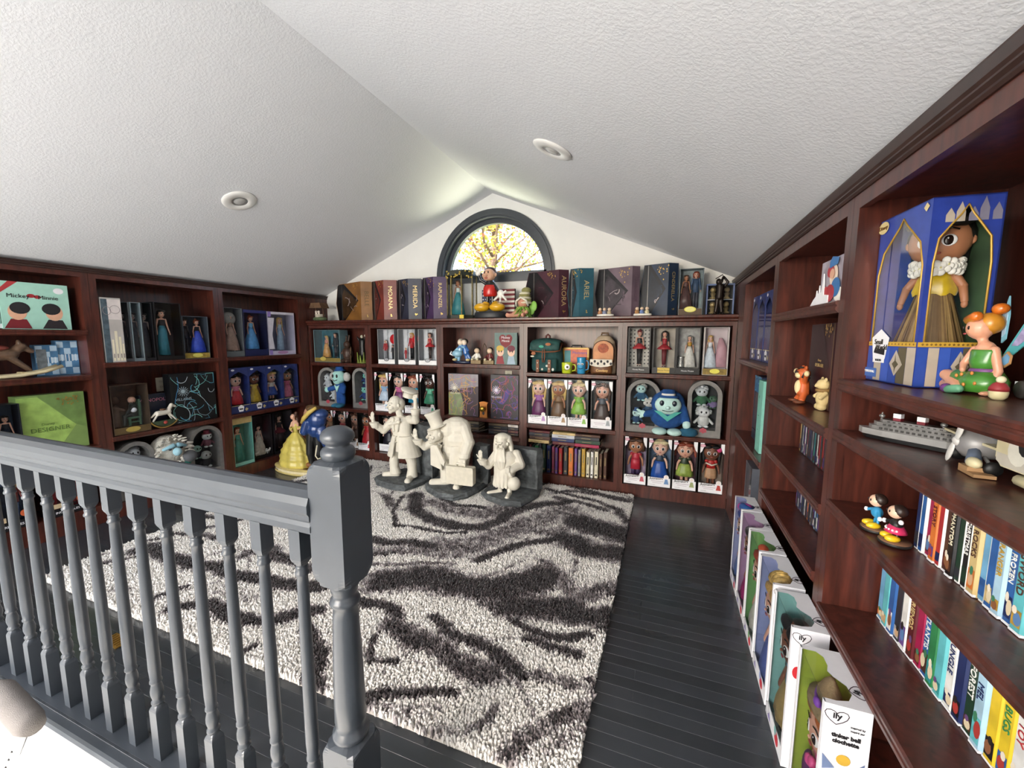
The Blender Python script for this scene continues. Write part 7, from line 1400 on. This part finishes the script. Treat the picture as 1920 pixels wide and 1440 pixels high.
def c6(t, w_, d):
    fdoll(t, d, fair, '#b0602c', 'long', '#d8508c', '#c23f7c', 'short', .36); hm = C('#8d7a58', .8, var=.25, bump=.3)
    MB().lathe([(.085, .36), (.082, .372), (.055, .378), (.05, .4), (.03, .43), (.01, .45), (.001, .452)], 20, (.0, d*.5, 0), sy=.5).build('floppy_hat', hm, t); MB().lathe([(.057, .376), (.053, .392)], 18, (0, d*.5, 0), sy=.52).build('hat_ribbon', C('#7a3fa0', .6), t); MB().ell((.02, .012, .393), (.014, .008, .012), 10, 6).build('purple_bow', C('#8a4ab8', .6), t)
    m = MB(); m.ell((-.05, .03, .14), (.02, .014, .05), 12, 8); m.build('purple_petal', C('#5a2a5c', .5), t)
    for k in range(5): MB().ell((-.02+.02*k, .02, .19+.012*(k % 2)), (.014, .01, .016), 8, 6).build('pink_flower', C('#d8508c', .5), t)
for (y0, y1, inner, lab, cc, nm, ex) in ((2.203, 2.4, '#98a0cc', 'white floor doll box with a lavender inside, farthest of the row', c1, None, False), (1.993, 2.19, '#a884a8', 'white floor doll box with a mauve inside and a dark-haired doll in pink', c2, None, False), (1.78, 1.985, '#6aa05c', 'white floor doll box with a leaf green inside, third from the back wall', c3, None, False), (1.548, 1.765, '#8c98c4', 'white floor doll box with a periwinkle inside and coiled golden hair', c4, None, True), (1.325, 1.525, '#7fb0ac', 'white floor doll box with a sea-green inside and a dark-haired doll', c5, None, True), (1.062, 1.256, '#9aae3c', 'nearest white floor doll box, lime inside, doll in a floppy brown hat', c6, ['tinker bell', 'clochette'], True)):
    floor_box(y0, y1, inner, lab, cc, ex, nm)
# ================================================================== STATUES ON THE RUG
CREAM = C('#d9d3c4', .6, var=.05, scale=14, bump=.06, bscale=120); STONE = C('#585c5e', .75, var=.35, scale=22, bump=.6, bscale=45)
ZR = .036
def rock(pts, z0, z1, seed, name, parent, jit=.008):
    """rough stone slab from an outline"""
    r = random.Random(seed); n = len(pts); m = MB(); cx = sum(p[0] for p in pts)/n; cy = sum(p[1] for p in pts)/n; v = []
    for k, (s, z) in enumerate(((.97, z0), (1.0, z0+(z1-z0)*.35), (.99, z0+(z1-z0)*.7), (.93, z1))):
        for p in pts: v.append((cx+(p[0]-cx)*s+r.uniform(-jit, jit)*(k in (1, 2)), cy+(p[1]-cy)*s+r.uniform(-jit, jit)*(k in (1, 2)), z+r.uniform(-.3, .3)*jit*(k > 0)))
    f = [(k*n+i, k*n+(i+1) % n, (k+1)*n+(i+1) % n, (k+1)*n+i) for k in range(3) for i in range(n)]; f += [tuple(reversed(range(n))), tuple(range(3*n, 4*n))]
    m.add(v, f, 0); return m.build(name, STONE, parent)
def hand(m, w_, d, side, s, curl=.3, thumb=1):
    """open hand from wrist w_ along d; side = direction across the palm"""
    w_ = Vector(w_); d = Vector(d).normalized(); side = Vector(side).normalized(); nrm = d.cross(side).normalized()
    m.cap(w_, w_+d*s*.5, s*.2, s*.27)
    for k, (o, L) in enumerate(((-.3, .62), (-.1, .72), (.1, .68), (.28, .54))):
        b = w_+d*s*.55+side*o*s; k1 = b+(d*.6+nrm*curl*.3).normalized()*L*s*.55; m.cap(b, k1, s*.1, s*.085, 8); m.cap(k1, k1+(d*(1-curl)+nrm*curl).normalized()*L*s*.42, s*.085, s*.07, 8)
    b = w_+d*s*.22-side*.22*s*thumb; k1 = b+(d*.45-side*thumb*.9).normalized()*s*.4; m.cap(b, k1, s*.11, s*.09, 8); m.cap(k1, k1+(d*.8-side*thumb*.5).normalized()*s*.28, s*.09, s*.07, 8)
def face(m, c, r, f):
    """plain carved face on a head at c facing f"""
    c = Vector(c); f = Vector(f).normalized(); s = Vector((-f.y, f.x, 0)).normalized(); U = Vector((0, 0, 1))
    P = lambda a, b, q: c+f*q*r+s*a*r+U*b*r
    m.cap(P(0, .2, 1.0), P(0, -.18, 1.3), r*.11, r*.2)
    m.cap(P(-.5, .36, .86), P(-.14, .3, 1.0), r*.13, r*.13); m.cap(P(.14, .3, 1.0), P(.5, .36, .86), r*.13, r*.13)
    for q in (-1, 1): m.ell(P(q*.34, .1, .9), r*.14); m.ell(P(q*.48, -.24, .76), r*.27); m.ell(P(q*1.05, .02, .0), (r*.16, r*.22, r*.3)); m.cap(P(q*.2, -.2, 1.02), P(q*.42, -.42, .86), r*.09, r*.07)
    m.cap(P(-.24, -.5, .98), P(.24, -.5, .98), r*.1, r*.1); m.cap(P(-.2, -.64, .93), P(.2, -.64, .93), r*.1, r*.1); m.ell(P(0, -.92, .78), r*.28)
def partshell(m, secs, a0, a1, th, seg=22):
    v = []; n = seg+1
    for q in (0, 1):
        for (cx, cy, z, rx, ry) in secs:
            for k in range(n): a = a0+(a1-a0)*k/seg; v.append((cx+(rx-q*th)*math.cos(a), cy+(ry-q*th)*math.sin(a), z))
    R = len(secs); o = R*n; f = []
    for j in range(R-1):
        for k in range(seg): a = j*n+k; f.append((a, a+1, a+n+1, a+n)); f.append((o+a, o+a+n, o+a+n+1, o+a+1))
        a = j*n; f.append((a, a+n, o+a+n, o+a)); b = j*n+seg; f.append((b, o+b, o+b+n, b+n))
    for k in range(seg): f.append((k, o+k, o+k+1, k+1)); a = (R-1)*n+k; f.append((a, a+1, o+a+1, o+a))
    m.add(v, f, 0)
def eyes(parent, c, r, f, nm='carved_eye'):
    c = Vector(c); f = Vector(f).normalized(); s = Vector((-f.y, f.x, 0)).normalized()
    for q in (-1, 1): MB().ell(c+f*r*1.0+s*q*.34*r+Vector((0, 0, .1*r)), (r*.11, r*.08, r*.06), 8, 6).build(nm, C('#4f4a44', .6), parent)
def fin(m, vox, name, parent, off, sm=3, mat=None):
    m.v = [(a-off[0], b-off[1], c-off[2]) for a, b, c in m.v]
    me = sculpt(m, vox, sm); me.materials.append(mat or CREAM); return link(name, me, parent)
# --- tall gentleman lifting his hat
o1 = Vector((-2.13, 2.93, ZR)); t = thing('gentleman_statue', 'tallest cream statue, gentleman in a long coat lifting his hat on a dark stone base', 'statue', o1)
rel = lambda P, o: [(a-o.x, b-o.y) for a, b in P]
rock(rel([(-2.37, 2.82), (-2.3, 2.74), (-2.12, 2.69), (-1.97, 2.7), (-1.93, 2.8), (-1.89, 2.96), (-1.9, 3.1), (-2.05, 3.14), (-2.25, 3.1), (-2.36, 2.95)], o1), 0, .048, 2, 'stone_base', t)
rock(rel([(-2.08, 3.04), (-1.95, 2.98), (-1.88, 2.99), (-1.87, 3.08), (-1.92, 3.12), (-2.05, 3.13)], o1), .03, .5, 5, 'stone_slab', t, .012)
m = MB()
m.loft([(-2.2, 2.9, .105, .05, .05), (-2.215, 2.9, .16, .04, .042), (-2.222, 2.91, .22, .043, .045), (-2.18, 2.93, .34, .056, .06)], 16); m.loft([(-2.02, 2.88, .1, .05, .05), (-2.022, 2.89, .16, .04, .042), (-2.03, 2.9, .22, .043, .045), (-2.085, 2.92, .34, .056, .06)], 16)
m.cap((-2.19, 2.9, .1), (-2.285, 2.86, .093), .03, .028); m.cap((-2.02, 2.88, .1), (-2.0, 2.79, .092), .03, .03)
m.loft([(-2.135, 2.93, .31, .09, .075), (-2.135, 2.93, .42, .086, .068), (-2.15, 2.93, .52, .098, .07), (-2.155, 2.93, .58, .1, .066), (-2.155, 2.93, .615, .06, .05)], 24)
partshell(m, [(-2.135, 2.93, .45, .1, .085), (-2.13, 2.93, .36, .13, .105), (-2.125, 2.93, .27, .162, .125)], -PI/2+.12, 3*PI/2-.3, .016)
m.cap((-2.15, 2.925, .6), (-2.165, 2.915, .665), .034, .03); hc = Vector((-2.19, 2.905, .728))
m.ell(hc, (.058, .06, .07)); m.ell(hc+Vector((-.012, -.018, -.03)), (.044, .044, .045)); m.ell(hc+Vector((.04, .025, -.01)), (.034, .045, .055)); m.ell(hc+Vector((.005, .05, -.02)), (.05, .03, .06))
fd = Vector((-.45, -.9, 0)); face(m, hc+Vector((0, 0, -.012)), .06, fd)
m.cap((-2.24, 2.93, .565), (-2.31, 2.89, .485), .042, .036); m.cap((-2.31, 2.89, .485), (-2.355, 2.83, .545), .036, .03); m.loft([(-2.35, 2.835, .515, .034, .032), (-2.36, 2.825, .565, .044, .04)], 14); hand(m, (-2.362, 2.822, .565), (-.1, -.15, 1), (.85, -.4, 0), .075, .35, 1)
m.cap((-2.065, 2.94, .59), (-1.99, 2.91, .595), .043, .038); m.cap((-1.99, 2.91, .595), (-1.965, 2.88, .68), .037, .03); m.loft([(-1.972, 2.885, .645, .034, .034), (-1.965, 2.878, .7, .043, .042)], 14); m.cap((-1.965, 2.878, .7), (-1.958, 2.87, .775), .02, .018); hand(m, (-1.958, 2.87, .765), (-.1, 0, 1), (1, 0, 0), .062, .6, 1)
for s in (-1, 1): m.cap((-2.165, 2.855, .565), (-2.165+s*.045, 2.85, .57+s*.012), .012, .02)
m.ell((-2.165, 2.85, .567), (.014, .014, .014))
for z in (.5, .45, .4): m.ell((-2.155, 2.852, z), (.007, .006, .007))
for s in (-1, 1): m.cap((-2.16+s*.03, 2.865, .6), (-2.155+s*.02, 2.85, .5), .016, .01)
fin(m, .0038, 'gentleman_figure', t, o1, 2); eyes(t, hc+Vector((0, 0, -.012))-o1, .06, fd)
h_ = MB().lathe([(.001, .0), (.07, 0), (.074, .006), (.07, .012), (.045, .012), (.043, .06), (.046, .066), (.001, .068)], 24).build('raised_hat', CREAM, t); h_.matrix_local = Matrix.Translation(Vector((-2.01, 2.87, .862))-o1) @ Matrix.Rotation(.35, 4, 'Y') @ Matrix.Rotation(PI, 4, 'X')
# --- stooped man with top hat and case
o2 = Vector((-1.63, 2.93, ZR)); t = thing('stooped_statue', 'cream statue of a stooped man in a top hat carrying a flat case', 'statue', o2)
rock(rel([(-1.87, 2.84), (-1.8, 2.76), (-1.66, 2.68), (-1.5, 2.67), (-1.42, 2.76), (-1.39, 2.9), (-1.38, 3.06), (-1.5, 3.14), (-1.72, 3.12), (-1.86, 3.02)], o2), 0, .046, 3, 'stone_base', t)
rock(rel([(-1.52, 3.05), (-1.42, 3.0), (-1.365, 3.03), (-1.365, 3.1), (-1.5, 3.14)], o2), .03, .36, 6, 'stone_slab', t, .01)
m = MB()
m.loft([(-1.685, 2.9, .1, .056, .056), (-1.69, 2.9, .16, .05, .05), (-1.7, 2.92, .24, .058, .06), (-1.66, 2.94, .34, .08, .08)], 16); m.loft([(-1.555, 2.92, .1, .05, .05), (-1.555, 2.92, .18, .048, .05), (-1.56, 2.94, .3, .065, .07), (-1.6, 2.95, .36, .07, .08)], 16)
m.cap((-1.68, 2.89, .095), (-1.785, 2.84, .092), .035, .034); m.cap((-1.555, 2.9, .095), (-1.55, 2.82, .09), .033, .032)
m.ell((-1.63, 2.95, .36), (.125, .1, .11)); m.ell((-1.61, 2.95, .46), (.135, .105, .12)); m.ell((-1.615, 2.955, .545), (.13, .1, .1)); m.ell((-1.66, 2.93, .54), (.09, .09, .09)); m.ell((-1.56, 2.96, .44), (.09, .09, .14))
partshell(m, [(-1.64, 2.94, .42, .135, .11), (-1.65, 2.93, .33, .145, .115), (-1.655, 2.925, .245, .15, .115)], -PI/2+.25, 3*PI/2-.5, .016)
m.cap((-1.68, 2.9, .52), (-1.735, 2.87, .52), .045, .04); hc = Vector((-1.755, 2.855, .512)); m.ell(hc, (.062, .062, .07)); m.ell(hc+Vector((-.014, -.02, -.032)), (.05, .045, .045))
for k in range(7): a = -.3+k*.45; m.cap(hc+Vector((.05*math.cos(a*.4), .03+.01*k, .03-.004*k)), hc+Vector((.075, .03+.006*k, -.03-.006*k)), .016, .01)
fd = Vector((-.5, -.88, -.12)); face(m, hc, .064, fd)
m.cap((-1.77, 2.9, .44), (-1.86, 2.85, .392), .042, .036); m.cap((-1.86, 2.85, .392), (-1.9, 2.81, .44), .036, .03); m.loft([(-1.893, 2.815, .415, .036, .034), (-1.905, 2.805, .46, .045, .042)], 14); hand(m, (-1.908, 2.802, .455), (-.2, -.15, 1), (.85, -.4, .1), .078, .35, 1)
m.cap((-1.53, 2.93, .55), (-1.475, 2.9, .45), .055, .05); m.cap((-1.475, 2.9, .45), (-1.49, 2.86, .36), .05, .045); m.loft([(-1.495, 2.855, .335, .05, .046), (-1.49, 2.858, .37, .046, .044)], 14); m.ell((-1.505, 2.845, .31), (.036, .03, .034))
for k in range(4): m.cap((-1.53+.018*k, 2.828, .31), (-1.53+.018*k, 2.83, .275), .0095, .009)
m.prism([(-1.745, .43), (-1.712, .43), (-1.638, .3), (-1.65, .26), (-1.682, .285)], 2.79, 2.815, 'y'); m.prism([(-1.79, .41), (-1.75, .43), (-1.69, .27), (-1.68, .215), (-1.79, .25)], 2.815, 2.84, 'y')
fin(m, .004, 'stooped_figure', t, o2, 3); eyes(t, hc-o2, .064, fd)
hh = MB().lathe([(.001, 0), (.07, 0), (.085, .003), (.09, .01), (.084, .014), (.058, .012), (.054, .03), (.056, .09), (.066, .125), (.069, .132), (.066, .137), (.001, .135)], 28).build('top_hat', CREAM, t); hh.matrix_local = Matrix.Translation(hc+Vector((.012, .01, .05))-o2) @ Matrix.Rotation(-.32, 4, 'Y') @ Matrix.Rotation(.12, 4, 'X')
b = sub('flat_case', t, Vector((-1.51, 2.82, .125))-o2, .05)
m = MB(); m.prism([(-.118, .008), (-.11, 0), (.11, 0), (.118, .008), (.118, .14), (.11, .148), (-.11, .148), (-.118, .14)], -.03, .03, 'y'); m.build('case_body', C('#d3ccba', .6, var=.06), b); MB().tube([(-.04, 0, .146), (-.035, 0, .168), (.035, 0, .168), (.04, 0, .146)], .008, 8).build('case_handle', CREAM, b)
# --- small bearded man
o3 = Vector((-1.16, 2.95, ZR)); t = thing('bearded_statue', 'shortest cream statue, long-bearded man in a robe holding a round sack', 'statue', o3)
rock(rel([(-1.35, 2.86), (-1.27, 2.78), (-1.1, 2.72), (-.97, 2.75), (-.93, 2.86), (-.9, 3.0), (-.92, 3.14), (-1.1, 3.17), (-1.28, 3.13), (-1.34, 3.0)], o3), 0, .042, 4, 'stone_base', t)
rock(rel([(-1.24, 3.06), (-.93, 3.04), (-.9, 3.1), (-.93, 3.16), (-1.22, 3.16)], o3), .03, .36, 7, 'stone_slab', t, .01)
m = MB()
m.loft([(-1.175, 2.93, .125, .085, .075), (-1.175, 2.93, .2, .086, .075), (-1.165, 2.94, .3, .1, .08), (-1.16, 2.94, .37, .105, .078), (-1.165, 2.94, .41, .06, .05)], 22)
for k in range(9): a = -PI+.35*k; m.cap((-1.175+.085*math.cos(a), 2.93+.075*math.sin(a), .128), (-1.17+.08*math.cos(a), 2.935+.07*math.sin(a), .27), .012, .006)
hc = Vector((-1.19, 2.915, .468)); m.ell(hc, (.05, .052, .06)); fd = Vector((-.2, -.95, -.05)); face(m, hc, .054, fd)
for k in range(9):
    a = -.1+k*.42; p = hc+Vector((.05*math.cos(a), .02+.035*math.sin(a), .04)); m.cap(p, hc+Vector((.066*math.cos(a), .03+.04*math.sin(a), -.02)), .024, .02); m.cap(hc+Vector((.066*math.cos(a), .03+.04*math.sin(a), -.02)), hc+Vector((.078*math.cos(a)+.005, .02+.04*math.sin(a), -.11)), .02, .012)
m.ell(hc+Vector((0, .012, .05)), (.058, .055, .032))
for k in range(7): x = -.042+.014*k; zz = -.03-.018*(3-abs(k-3)); m.cap(hc+Vector((x*.8, -.046, zz)), hc+Vector((x*1.0+.006, -.062-.006*(k % 2), -.13)), .0085, .009); m.cap(hc+Vector((x+.006, -.062-.006*(k % 2), -.13)), hc+Vector((x*.6+.012, -.054, -.2+.006*abs(k-3))), .009, .005)
m.cap(hc+Vector((0, -.03, -.06)), hc+Vector((.008, -.04, -.16)), .034, .024)
m.cap((-1.25, 2.94, .36), (-1.295, 2.89, .285), .042, .036); m.cap((-1.295, 2.89, .285), (-1.322, 2.84, .325), .036, .03); m.loft([(-1.315, 2.845, .3, .034, .032), (-1.328, 2.832, .345, .042, .04)], 14); hand(m, (-1.33, 2.83, .34), (-.15, -.2, 1), (.85, -.45, .1), .066, .4, 1)
m.cap((-1.08, 2.95, .375), (-1.035, 2.92, .31), .044, .04); m.cap((-1.035, 2.92, .31), (-1.08, 2.85, .285), .038, .03); m.ell((-1.098, 2.835, .285), (.024, .024, .032))
for k in range(4): m.cap((-1.115, 2.818, .268+.012*k), (-1.09, 2.812, .268+.012*k), .0075, .007)
m.cap((-1.2, 2.9, .075), (-1.27, 2.84, .072), .023, .02); m.cap((-1.2, 2.91, .13), (-1.2, 2.9, .085), .024, .02); m.cap((-1.12, 2.9, .13), (-1.11, 2.88, .08), .024, .02); m.cap((-1.11, 2.88, .075), (-1.1, 2.8, .07), .022, .02)
for k in range(4): m.cap((-1.12+.013*k, 2.795, .068), (-1.123+.015*k, 2.775, .066), .008, .007); m.cap((-1.272-.006*k, 2.835+.01*k, .068), (-1.287-.006*k, 2.822+.01*k, .066), .008, .007)
fin(m, .0034, 'bearded_figure', t, o3, 2); eyes(t, hc-o3, .054, fd)
MB().ell(Vector((-1.055, 2.83, .185))-o3, (.052, .05, .054), 20, 12).build('round_sack', CREAM, t); MB().tube([Vector((-1.09, 2.818, .27))-o3, Vector((-1.08, 2.815, .245))-o3, Vector((-1.06, 2.828, .232))-o3], .012, 8).build('sack_neck', CREAM, t)
# --- couple figurine on the floor
o4 = Vector((-3.27, 2.86, .001)); t = thing('dancing_couple', 'large figurine of a yellow-gowned lady and a bowing man in blue', 'figurine', o4)
MB().lathe([(.318, 0), (.325, .006), (.325, .012), (.315, .016), (.315, .046), (.325, .05), (.322, .058), (.001, .058)], 48, sy=.42).build('oval_base', C('#cdb976', .4, .15, var=.06), t)
MB().lathe([(.3165, .02), (.3165, .042)], 48, sy=.421, cap=False).build('lettered_band', C('#d9caa0', .5), t)
for k, s in enumerate(('Tale', 'as', 'old', 'as', 'time')):
    a = PI*1.08+k*.16; q = sub('inscription', t, (.318*math.cos(a), .42*.318*math.sin(a)-.003, 0)); q.rotation_euler = (0, 0, (a-1.5*PI)*.5); text(q, s, .021, 0, -.001, .031, C('#3a2a18', .6))
m = MB()
for i in range(7):
    for j in range(4):
        x0, y0 = -.02+.045*i, -.09+.045*j
        if ((x0+.02)/.31)**2+((y0+.02)/.125)**2 < .95: m.box(x0, x0+.041, y0, y0+.041, .058, .0595, (i+j) % 2)
tag(m.build('floor_tiles', [C('#7a5a2c', .4, .2), C('#5c3f20', .4, .2)], t), kind='stuff')
yg = C('#c8b65a', .42, var=.1, scale=16, coat=.15); gx = -.055
m = MB(); seg = 48; v = []; secs = []
for j in range(26):
    k = j/25; z = .385-.325*k; r = .03+.155*(math.sin(min(1, k*1.06)*PI/2)**.85); secs.append((z, r))
for j, (z, r) in enumerate(secs):
    for i in range(seg):
        a = 2*PI*i/seg; fold = 1+.07*math.cos(9*a)*min(1, j/6); sw = .006*math.sin((j/25)*PI*2*5.5+1.2*abs(math.cos(4.5*a)))*min(1, j/8); rr = r*fold+sw; v.append((gx+rr*math.cos(a), .62*rr*math.sin(a)-.005, z))
f = [(j*seg+i, (j+1)*seg+i, (j+1)*seg+(i+1) % seg, j*seg+(i+1) % seg) for j in range(25) for i in range(seg)]; m.add(v, f, 0, True); m.build('yellow_gown', yg, t)
MB().loft([(gx, 0, .375, .03, .026), (gx, 0, .41, .026, .022), (gx-.004, 0, .45, .036, .028), (gx-.004, 0, .47, .038, .026)], 16).build('bodice', yg, t)
me = sculpt(MB().cap((gx-.004, 0, .47), (gx-.01, 0, .5), .018, .012).ell((gx-.02, -.004, .535), (.024, .025, .028)).cap((gx-.04, 0, .475), (gx-.05, -.02, .42), .012, .01).cap((gx-.05, -.02, .42), (gx+.0, -.04, .4), .01, .008).cap((gx+.03, 0, .47), (gx+.05, -.015, .425), .012, .01).cap((gx+.05, -.015, .425), (gx+.105, -.02, .44), .01, .008).cap((gx-.004, 0, .46), (gx-.004, 0, .478), .034, .03), .0035, 2); me.materials.append(C('#d9a78c', .4)); link('lady_body', me, t)
me = sculpt(MB().ell((gx-.012, .012, .545), (.026, .024, .027)).ell((gx-.004, .018, .572), (.016, .015, .013)).cap((gx, .022, .53), (gx+.01, .02, .48), .016, .012), .003, 2); me.materials.append(C('#4a2a1a', .4)); link('lady_hair', me, t)
for pts in ([(gx-.042, -.015, .43), (gx-.01, -.042, .412)], [(gx+.045, -.012, .44), (gx+.1, -.022, .442)]): MB().tube(pts, .012, 8).build('yellow_glove', yg, t)
bl2 = C('#223f78', .35, .1, var=.1, coat=.5)
me = sculpt(MB().ell((.215, .0, .53), (.1, .075, .1)).ell((.25, .01, .58), (.085, .07, .055)).ell((.2, .0, .44), (.085, .07, .09)).cap((.15, -.045, .5), (.125, -.06, .42), .05, .042).cap((.125, -.06, .42), (.09, -.045, .41), .04, .03).ell((.26, .01, .4), (.06, .055, .09)).cap((.27, .01, .38), (.3, .015, .29), .05, .03), .006, 3); me.materials.append(bl2); link('blue_coat', me, t)
MB().tube([(.28, -.055, .655), (.22, -.085, .61), (.16, -.09, .555), (.115, -.075, .505)], [.014, .02, .02, .014], 10).build('yellow_sash', C('#cdb25c', .45), t)
me = sculpt(MB().cap((.14, 0, .4), (.13, -.01, .2), .05, .042).cap((.21, .01, .4), (.23, .01, .2), .05, .042).cap((.13, -.01, .2), (.14, -.005, .1), .04, .03).cap((.23, .01, .2), (.235, .01, .1), .04, .03), .006, 2); me.materials.append(C('#141416', .4)); link('black_trousers', me, t)
for x in (.13, .235): MB().ell((x-.02, -.015, .085), (.05, .035, .028), 12, 8).build('brown_boot', C('#7a4c22', .5), t)
me = sculpt(MB().ell((.15, -.005, .6), (.055, .05, .052)).ell((.115, -.012, .585), (.03, .028, .03)).cap((.1, -.015, .575), (.098, -.02, .57), .014), .004, 2); me.materials.append(C('#b08468', .5)); link('man_head', me, t)
me = sculpt(MB().ell((.175, .0, .628), (.065, .055, .042)).ell((.215, .005, .61), (.055, .055, .05)).ell((.15, .0, .645), (.045, .04, .022)), .005, 2); me.materials.append(C('#5c4426', .5, var=.3, bump=.4)); link('man_hair', me, t)
MB().ell((.075, -.045, .41), (.025, .022, .028), 12, 8).build('white_cuff', C('#dcd8cc', .5), t); MB().tube([(.27, -.06, .3), (.25, -.065, .2), (.27, -.06, .17), (.3, -.05, .18)], .006, 7).build('coat_piping', C('#dcd4b8', .4), t)
# ================================================================== OUTSIDE THE WINDOW
t = thing('autumn_tree', 'sunlit tree with yellow and russet leaves outside the arched window', 'tree', (-3.6, 8.2, -1.6))
bk = C('#7a6455', .9, var=.3); r_ = random.Random(12)
m = MB(); m.tube([(0, 0, 0), (.1, .1, 2.5), (0, 0, 4.2), (.2, .1, 6.5)], [.16, .13, .09, .03], 8); m.build('trunk', bk, t)
tips = []
for k in range(26):
    a = r_.uniform(0, 6.28); z = r_.uniform(3.4, 6.2); L = r_.uniform(1.1, 2.3); p = Vector((0.05, .03, z)); d = Vector((math.cos(a), math.sin(a)*.6, r_.uniform(.1, .7))).normalized(); pts = [p]
    for i in range(4): p = p+d*L/4+Vector((r_.uniform(-.08, .08), r_.uniform(-.08, .08), r_.uniform(-.05, .12))); pts.append(p)
    MB().tube(pts, [.035, .028, .02, .014, .006], 6).build('branch', bk, t); tips += pts[1:]
m = MB()
for k in range(4200):
    c = r_.choice(tips)+Vector((r_.gauss(0, .26), r_.gauss(0, .26), r_.gauss(0, .24))); s = r_.uniform(.025, .055); u = Vector((r_.gauss(0, 1), r_.gauss(0, 1), r_.gauss(0, 1))).normalized(); v_ = u.orthogonal().normalized()
    m.add([c-u*s, c+v_*s*.6, c+u*s, c-v_*s*.6], [(0, 1, 2, 3)], r_.choice((0, 0, 0, 1, 1, 2)))
tag(m.build('leaves', [C('#c9a83c', .7, var=.2), C('#9aa84a', .7, var=.2), C('#a8664c', .7, var=.2)], t), kind='stuff')
MB().box(-14, 10, 3.9, 30, -1.8, -1.6).build('ground', C('#7d8a4c', .9, var=.3, scale=2)); tag(bpy.data.objects['ground'], kind='structure')
